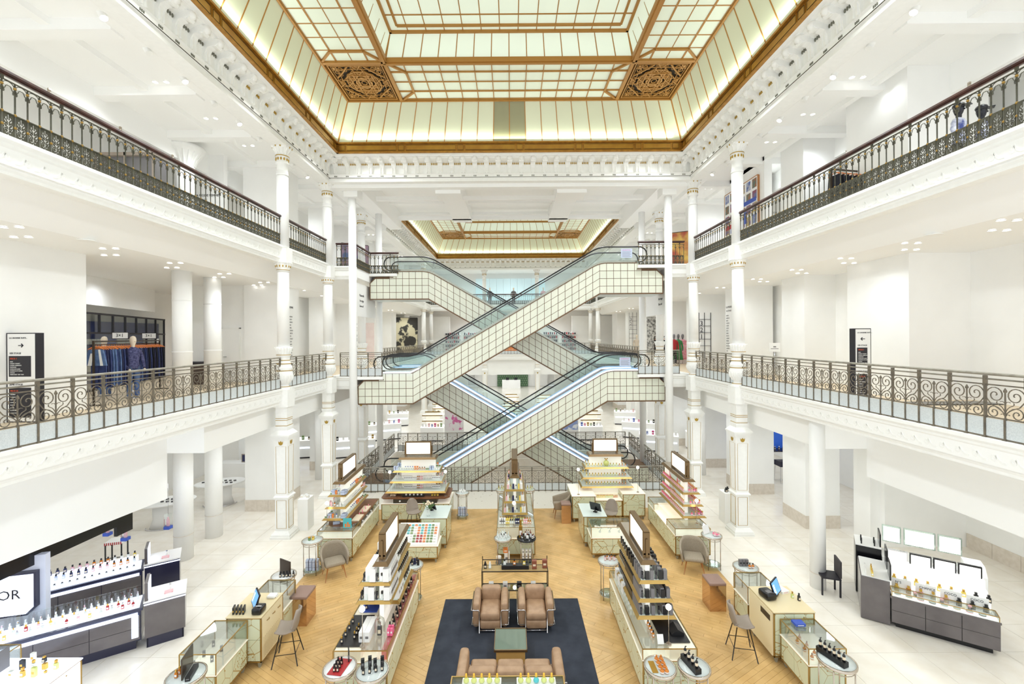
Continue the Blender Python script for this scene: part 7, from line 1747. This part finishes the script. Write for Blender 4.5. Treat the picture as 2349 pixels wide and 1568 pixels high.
for k in range(10):
    for j in range(3): o = inst('folded_clothes', item_mesh('carton', .36, .28, .2, 'white' if (k + j) % 3 else 'blue', 'white'), None, (-15.55, 15.5 + k * .42, F1 + .55 + j * .5), PI / 2); tag(o, '%s folded stack on the blue lit shelving in the jeans shop' % ('white' if (k + j) % 3 else 'blue'), 'clothes', '%s folded stacks on the blue shelving' % ('white' if (k + j) % 3 else 'blue'))
t = thing('exit_sign', 'small green exit sign in the jeans shop', 'sign', (-12.6, 16.9, F1 + 2.75)); obj('sign_plate', MB().box(-.16, .16, 0, .03, 0, .14), mat('exit_green', (70, 170, 110), .4, emit=.4), t); obj('pictogram', MB().box(-.1, -.04, -.003, 0, .03, .11).box(0, .1, -.003, 0, .06, .08), CLR['white'], t)
t = thing('display_table', 'dark display table with folded jeans between the two thick columns', 'table', (-12.0, 16.9, F1 + .025)); obj('table_top', MB().box(-.6, .6, -.35, .35, .78, .84), SIGNBK, t); obj('table_front', MB().box(-.58, .58, -.3, .3, 0, .78), mat('table_brown', (84, 70, 62), .6), t)
t = rail_rack('short clothes rail of black trousers between the thick columns', (-12.9, 18.8, F1 + .02), .2, 1.2)
for k in range(6):
    t = thing('hanging_trousers', 'black trousers on an orange hanger on the short rail', 'trousers', (-12.8 + k * .18, 18.82 + k * .036, F1 + 1.47), .2, group='black trousers on the short rail'); inst('trousers', jm[4], t); inst('hanger', hm, t, (0, 0, .02))
t = rail_rack('clothes rail of dark suits in the far right gallery', (8.9, 27.6, F1 + .02), 0, 1.3)
for k in range(7):
    t = thing('hanging_trousers', 'dark suit garment on the far right gallery rail', 'clothes', (9.0 + k * .18, 27.6, F1 + 1.47), .0, group='dark garments on the far right rail'); inst('trousers', jm[4], t); inst('hanger', hm, t, (0, 0, .02))
t = rail_rack('clothes rail of dark coats on the upper right gallery', (9.4, 13.0, F2 + .02), .2, 1.5)
for k in range(9):
    t = thing('hanging_coat', 'dark coat on the upper right gallery rail', 'coat', (9.5 + k * .155, 13.02 + k * .031, F2 + 1.5), .2, group='dark coats on the upper right rail'); inst('garment', jm[4], t); inst('hanger', hm, t, (0, 0, .02))
# paintings
def painting(label, x, y, z, w_, h, rz, grid=None, col=None, frame=None):
    t = thing('painting', label, 'painting', (x, y, z), rz); obj('canvas', MB().box(-w_ / 2, w_ / 2, 0, .06, 0, h), col or CLR['white'], t); obj('frame_edge', MB().box(-w_ / 2 - .03, -w_ / 2, -.01, .07, 0, h).box(w_ / 2, w_ / 2 + .03, -.01, .07, 0, h).box(-w_ / 2, w_ / 2, -.01, .07, h, h + .03), frame or OAKL, t)
    if grid:
        cs = [noisy('paint_%d' % k, a, b, 6, .7) for k, (a, b) in enumerate((((96, 120, 110), (160, 110, 80)), ((70, 100, 170), (190, 190, 200)), ((200, 180, 90), (120, 100, 150)), ((150, 60, 60), (110, 120, 160))))]
        for i in range(grid[0]):
            for j in range(grid[1]): a = w_ / grid[0]; c = h / grid[1]; obj('colour_patch', MB().box(-w_ / 2 + i * a + a * .15, -w_ / 2 + (i + 1) * a - a * .15, -.006, 0, j * c + c * .12, (j + 1) * c - c * .12), cs[(i * 3 + j) % 4], t)
        obj('red_bar', MB().box(-w_ / 2 + .1, .1, -.009, -.002, h * .43, h * .5), CLR['red'], t); obj('blue_bar', MB().box(.1, w_ / 2 - .1, -.009, -.002, h * .66, h * .72).box(w_ * .12, w_ * .2, -.009, -.002, h * .4, h * .62), CLR['blue'], t)
painting('large painting of coloured blocks with red and blue bars on the upper right gallery', 9.83, 19.0, F2 + .35, 2.7, 2.85, -PI / 2, (6, 6))
painting('dark framed abstract painting behind the upper left corner balustrade', -8.9, 25.5, F2 + .3, 1.5, 1.9, .6, col=noisy('abstract_blue', (90, 110, 150), (190, 150, 160), 2, .6), frame=SIGNBK)
painting('yellow abstract painting behind the upper right corner balustrade', 8.9, 23.5, F2 + .3, 1.2, 2.0, -.5, col=noisy('abstract_yellow', (214, 180, 90), (170, 80, 60), 2, .6), frame=SIGNBK)
painting('grey speckled painting on the far right gallery pier', 10.5, 31.9, F1 + .5, 1.5, 2.6, 0, col=noisy('speckle_grey', (90, 90, 90), (220, 220, 216), 7, .8, detail=8), frame=WH)
painting('black and white abstract panel on the far left gallery wall', -9.9, 39.9, F1 + .3, 3.0, 3.2, .35, col=noisy('abstract_mono', (60, 58, 54), (216, 208, 176), 1.2, .7, lo=.48, hi=.52), frame=SIGNBK)
painting('pale pink panel on the far left gallery wall', -10.4, 31.9, F1 + .2, 1.2, 2.6, 0, col=noisy('pale_pink', (238, 226, 222), (232, 214, 210), 2, .7), frame=WH)
painting('narrow black and white patterned panel on the far left pier', -9.6, 27.2, F1 + .4, .4, 2.2, 0, col=noisy('zebra', (20, 20, 20), (240, 240, 240), 5, .7, lo=.48, hi=.52), frame=WH)
# dark furniture glimpsed on the upper galleries
for s, nm in ((-1, 'left'), (1, 'right')):
    t = thing('shop_cabinet', 'tall grey glazed cabinet on the upper %s gallery' % nm, 'cabinet', (s * 11.9, 14.0 if s < 0 else 14.1, F2 + .02)); b = MB().box(-.9, .9, -.3, .3, 0, .1).box(-.9, .9, -.3, .3, 2.5, 2.6)
    for x in (-.9, 0, .87): b.box(x, x + .04, -.3, -.26, 0, 2.6)
    obj('cabinet_frame', b, SUEDE, t); obj('grey_back', MB().box(-.88, .88, -.2, .28, .1, 2.5), CLR['grey'], t)
# ================================================================ CEILING FITTINGS
dl = MB().lathe([(.085, 0), (.085, .02), (.06, .022)], 14, cap=False); dl.xf(Matrix.Scale(.8, 4)); ml = dl.mesh('trim_ring', CLR['white']); dd = MB().cyl(0, 0, .004, .012, .05, 12); md = dd.mesh('light_disc', mat('downlight_disc', (255, 252, 246), .5, emit=4))
def twin(x, y, z, grp, label):
    t = thing('twin_downlight', label, 'ceiling light', (x, y, z - .022), group=grp)
    for dx in (-.15, .15): inst('trim_ring', ml, t, (dx, 0, 0)); inst('light_disc', md, t, (dx, 0, -.004))
for s, nm in ((-1, 'left'), (1, 'right')):
    for k, y in enumerate((8.2, 10.2, 12.2, 14.3, 16.6, 19.5, 22, 30, 34, 38)):
        twin(s * 9.2, y, 8.9, 'twin downlights in the %s first gallery ceiling' % nm, 'twin round downlight in the %s first gallery ceiling' % nm)
        if k < 5: twin(s * 9.9, y + .8, 8.9, 'twin downlights in the outer row of the %s first gallery ceiling' % nm, 'twin downlight in the outer row of the %s first gallery ceiling' % nm)
    for y in (10, 12, 14, 16, 18.2, 21, 30, 34, 38):
        twin(s * 9.4, y, 13.75, 'twin downlights in the upper %s gallery ceiling' % nm, 'twin round downlight in the upper %s gallery ceiling' % nm)
    t = thing('loudspeaker', 'flat round ceiling speaker over the %s first gallery' % nm, 'speaker', (s * 8.95, 9.4, 8.88)); obj('speaker_disc', MB().lathe([(.16, 0), (.16, .02)], 20), WH2, t)
for s, nm in ((-1, 'left'), (1, 'right')):
    tk = thing('light_track', 'thin ceiling track carrying spotlights under the %s cornice' % nm, 'light track', (s * 8.45, 4, 13.725)); obj('track_bar', MB().box(-.012, .012, 0, 15.2, 0, .025), SIGNBK, tk)
    for k in range(9):
        y = 9.2 + k * 1.15; t = thing('track_spotlight', 'white cylinder spotlight on the %s ceiling track' % nm, 'spotlight', (s * 8.45, y, 13.725), group='white spotlights on the %s ceiling track' % nm)
        M = Matrix.Translation((0, 0, -.14)) @ Matrix.Rotation(.5 * s, 4, 'Y'); obj('lamp_body', MB().cyl(0, 0, -.16, .12, .075, 14).xf(M), WH2, t); obj('lamp_arm', MB().cyl(0, 0, -.06, 0, .012, 6), SIGNBK, t)
        if k % 2 == 0: obj('lit_lens', MB().cyl(0, 0, -.175, -.165, .065, 12).xf(M), BULB, t)
cm = MB().box(-.02, .02, -.06, 0, -.04, 0).cyl(0, -.03, -.16, -.04, .035, 10)
mcm = cm.mesh('hook_bracket', NICK)
for s, nm in ((-1, 'left'), (1, 'right')):
    for k in range(4):
        o = inst('glass_clamp', mcm, None, (s * 11.35, 9.0 + k * 2.0, 13.0)); tag(o, 'small nickel glass clamp under the %s upper gallery beam' % nm, 'clamp', 'nickel clamps under the %s upper beam' % nm)
# ================================================================ FAR GROUND FLOOR
t = thing('green_wall', 'green patterned feature wall at the far end of the ground floor', 'wall panel', (0.2, 61.0, 0)); obj('panel', MB().box(-2.1, 2.1, 0, .1, 0, 3.2), mat('deep_green', (84, 116, 86), .5), t)
hx = MB()
for i in range(14):
    for j in range(10): hx.lathe([(.1, 0), (.06, .03)], 6, (0, 0, 0)) if False else hx.add([( -2.0 + i * .3 + (.15 if j % 2 else 0) + .1 * math.cos(k * PI / 3), -.01, .2 + j * .3 + .1 * math.sin(k * PI / 3)) for k in range(6)], [(0, 1, 2, 3, 4, 5)])
stuffpart('hexagon_pattern', hx, mat('pale_hex', (128, 156, 120), .5), t)
t = thing('far_desk', 'white reception desk before the green wall at the far end', 'desk', (0.0, 58.5, 0)); obj('desk_body', MB().box(-1.2, 1.2, 0, .7, 0, 1.1), WH, t); obj('desk_screens', MB().box(-.7, -.3, .2, .25, 1.1, 1.4).box(.4, .8, .2, .25, 1.1, 1.4), SIGNBK, t)
k = 0; SIDEN = {}
for (x, y, h, rz) in sorted([(-8.4, 29.4, 1.1, .4), (-8.9, 25.3, 1.0, .3), (-11.5, 25.2, 1.05, .2), (8.4, 29.4, 1.1, -.4), (11.6, 26.2, 1.05, -.1), (8.6, 26.0, 1.0, -.3), (-5.2, 29.0, .95, 0), (5.2, 29.0, .95, 0), (-3.4, 31.5, .95, 0), (3.4, 31.5, .95, 0), (-5.4, 34, .95, 0), (5.4, 34, .95, 0), (-2.8, 37, .95, 0), (2.8, 37, .95, 0), (0, 33, .9, 0), (0, 38, .9, 0), (-6, 40, .95, 0), (6, 40, .95, 0), (-9, 34, 1.0, .2), (9, 34, 1.0, -.2)], key=lambda q: q[1]):
    if -7 < x < 7 and y < 27: continue
    k += 1
    w_ = 2.2 if abs(x) > 7 else 1.5
    side = 'left' if x < -.1 else ('right' if x > .1 else 'middle')
    SIDEN[side] = SIDEN.get(side, -1) + 1
    t = thing('far_counter', 'white lit sales counter on the %s of the far hall, %s back from the stairwell' % (side, ['first', 'second', 'third', 'fourth', 'fifth', 'sixth', 'seventh', 'eighth', 'ninth', 'tenth'][SIDEN[side]]), 'counter', (x, y, 0), rz)
    obj('counter_body', MB().box(-w_ / 2, w_ / 2, 0, .8, .08, h - .06), WH, t); obj('dark_kick', MB().box(-w_ / 2 + .05, w_ / 2 - .05, .05, .75, 0, .08), SIGNBK, t); obj('lit_top', MB().box(-w_ / 2, w_ / 2, 0, .8, h - .06, h), mat('lit_white_top', (250, 250, 246), .3, emit=.5), t)
    if abs(x) > 7: obj('light_strip', MB().box(-w_ / 2 + .1, w_ / 2 - .1, -.02, 0, h * .55, h * .6), LED, t)
    else:
        obj('shelf_unit', MB().box(-w_ / 2 + .3, w_ / 2 - .3, .35, .45, h, h + .9).box(-w_ / 2 + .1, w_ / 2 - .1, .15, .65, h + .35, h + .39).box(-w_ / 2 + .1, w_ / 2 - .1, .2, .6, h + .7, h + .74), mat('bright_back_panel', (252, 250, 240), .5, emit=.25), t); obj('brass_edges', MB().box(-w_ / 2 + .08, w_ / 2 - .08, .12, .16, h + .33, h + .39).box(-w_ / 2 + .08, w_ / 2 - .08, .16, .2, h + .68, h + .74).box(-w_ / 2 + .25, w_ / 2 - .25, .3, .5, h + .9, h + .95), BRS, t)
    Mx = Matrix.Translation((x, y, 0)) @ Matrix.Rotation(rz, 4, 'Z')
    for j in range(7):
        c_ = ['white', 'magenta', 'black', 'rose', 'gold', 'white', 'blue', 'green'][(j * 3 + k) % 8]
        o = inst('sales_item', item_mesh('bottle' if j % 2 else 'carton', .12, .1, .22, c_, 'white'), None, Mx @ Vector((-w_ / 2 + .15 + j * (w_ - .3) / 6, .1, h)), rz); tag(o, '%s %s on the %s %s counter of the far hall' % (c_, 'bottle' if j % 2 else 'box', side, ['first', 'second', 'third', 'fourth', 'fifth', 'sixth', 'seventh', 'eighth', 'ninth', 'tenth'][SIDEN[side]]), 'bottle' if j % 2 else 'box', 'goods on the far counter %d metres off %s' % (round(y), side))
for s, nm in ((-1, 'left'), (1, 'right')):
    t = thing('lit_poster', 'tall lit poster %s beyond the stairwell' % ('with pink flowers and a figure' if s < 0 else 'with a white shape on blue'), 'poster', (s * 3.6, 27.9, .9)); obj('poster_frame', MB().box(-.6, .6, 0, .1, 0, 1.55), WH, t); obj('poster_face', MB().box(-.55, .55, -.01, 0, .05, 1.5), noisy('flower_poster' if s < 0 else 'blue_poster', (246, 240, 242) if s < 0 else (150, 170, 220), (220, 110, 170) if s < 0 else (240, 244, 250), 3, .5, lo=.55, hi=.62), t); obj('poster_plinth', MB().box(-.6, .6, 0, .1, -.9, 0), WH, t)
# L1 far shops
for s, nm in ((-1, 'left'), (1, 'right')):
    for k in range(3):
        x = s * (2.2 + k * 1.9); t = thing('display_shelves', 'white accessory shelves on the far back gallery, %s of centre, %s outwards' % (nm, ['first', 'second', 'third'][k]), 'shelving', (x, 45.7, F1 + .02)); b = MB().box(-.8, .8, .3, .35, 0, 2.2)
        for j in range(5): b.box(-.8, .8, 0, .3, .3 + j * .4, .33 + j * .4)
        obj('shelves', b, WH, t); g = MB(); g2 = MB()
        for j in range(5):
            for i in range(7): (g if (i + j) % 3 else g2).box(-.72 + i * .21, -.6 + i * .21, .05, .2, .33 + j * .4, .33 + j * .4 + random.uniform(.12, .26))
        stuffpart('small_accessories', g, SIGNBK, t); stuffpart('red_accessories', g2, CLR['red'], t)
t = thing('orange_shelves', 'orange lit shelf block in the middle of the far back gallery', 'shelving', (-.3, 47, F1 + .02)); obj('unit', MB().box(-.9, .9, 0, .4, 0, 1.3), CLR['orange'], t); obj('rows', MB().box(-.85, .85, -.02, 0, .35, .4).box(-.85, .85, -.02, 0, .8, .85), CLR['cream'], t)
# blue glazed roof behind the upper far gallery
t = thing('glazed_screen', 'pale blue faceted glass screen behind the upper back gallery', 'glass screen', (0, 48.6, F2 + .3))
for k in range(10): obj('blue_pane', MB().box(-3.8 + k * .76, -3.8 + k * .76 + .72, 0, .03, .5, 2.9), BLUEG, t)
# notices on escalator glass
for (x, y, z, l) in ((5.2, 19.9, 10.3, 'printed notice taped on the glass of the front upper escalator'), (5.2, 20.3, 5.42, 'printed notice taped on the glass of the front lower escalator')):
    t = thing('notice', l, 'notice', (x, y, z)); obj('sheet', MB().box(-.25, .25, -.004, .004, 0, .4), CLR['pale blue'], t); text('lettering', 'INFORMATION', .055, CLR['magenta'], t, (-.2, -.006, .32), FRONT)
    b = MB()
    for k in range(5): b.box(-.2, .2 - .05 * (k % 2), -.007, -.004, .05 + k * .05, .065 + k * .05)
    obj('printed_lines', b, CLR['grey'], t)
# first gallery right: small notice board behind rail
t = thing('notice_stand', 'small white notice on a stand behind the right first gallery balustrade', 'sign', (9.6, 16.2, F1 + .02)); obj('pole', MB().cyl(0, 0, 0, 1.1, .012, 6).cyl(0, 0, 0, .02, .14, 12), CHR, t); obj('board', MB().box(-.2, .2, -.01, .01, 1.1, 1.42), CLR['white'], t); obj('print', MB().box(-.14, .14, -.014, -.01, 1.2, 1.22).box(-.05, .05, -.014, -.01, 1.26, 1.3), CLR['grey'], t)
# ground floor right: glimpsed bar chair and dark display in the gap between piers
t = thing('beauty_stool', 'dark blue seat on a chrome frame glimpsed between the right piers', 'stool', (12.55, 20.6, 0)); obj('seat', MB().box(-.25, .25, -.25, .25, .75, .98), NAVB, t); obj('chrome_legs', MB().tube([(-.22, -.22, .75), (-.25, -.25, 0), (.25, -.25, 0), (.22, -.22, .75)], .014, 6).tube([(-.22, .22, .75), (-.25, .25, 0), (.25, .25, 0), (.22, .22, .75)], .014, 6), CHR, t)
t = thing('blue_display', 'deep blue lit display shelf glimpsed between the right piers', 'display', (12.7, 21.4, 1.25)); obj('shelf', MB().box(-.9, .9, -.3, .3, 0, .06), NAVB, t); obj('blue_panel', MB().box(-.8, .8, .2, .25, .06, 1.2), mat('deep_blue_light', (40, 90, 190), .4, emit=.3), t); obj('support', MB().box(-.85, -.8, .1, .2, -1.25, 0).box(.8, .85, .1, .2, -1.25, 0), NAVB, t)
for k in range(5): item('bottle', .09, .05, .18, 'navy', 'silver', (12.2 + k * .2, 21.3, 1.31), 0, 'on the blue display shelf between the right piers')

# shop header above the jeans shop partition, lit wall behind
b = MB().prism([(-13.2, 12.4), (-13.1, 12.4), (-15.2, 19.0), (-15.3, 19.0)], 7.95, 8.9, 'z'); struct('wall_left_4', b, WH)
for KIND, PL in (('perfume_bottle', 'small_bottles'), ('carton', 'small_cartons')):
    # ---- the 300 largest-showing perfume bottles stay individuals; the remainder is one mass
    bot = [o for o in bpy.data.objects if o.type == 'MESH' and o.parent is None and o.name.split('.')[0] == KIND]
    bot.sort(key=lambda o: (o.location.y))
    if len(bot) > 300:
        vs = []; fs = []; ms = []; mi = []
        for o in bot[300:]:
            M = Matrix.LocRotScale(o.location, o.rotation_euler, o.scale); n = len(vs)
            vs += [tuple(M @ v.co) for v in o.data.vertices]
            for p in o.data.polygons:
                m = o.data.materials[p.material_index]
                if m not in ms: ms.append(m)
                fs.append(tuple(i + n for i in p.vertices)); mi.append(ms.index(m))
            bpy.data.objects.remove(o)
        me = bpy.data.meshes.new(PL); me.from_pydata(vs, [], fs)
        for m in ms: me.materials.append(m)
        me.polygons.foreach_set('material_index', mi); me.update()
        tag(inst(PL, me), 'many small %s on the farther shelves of the sales floor' % ('perfume bottles' if 'b' in PL else 'cartons'), PL.split('_')[1], None, 'stuff')
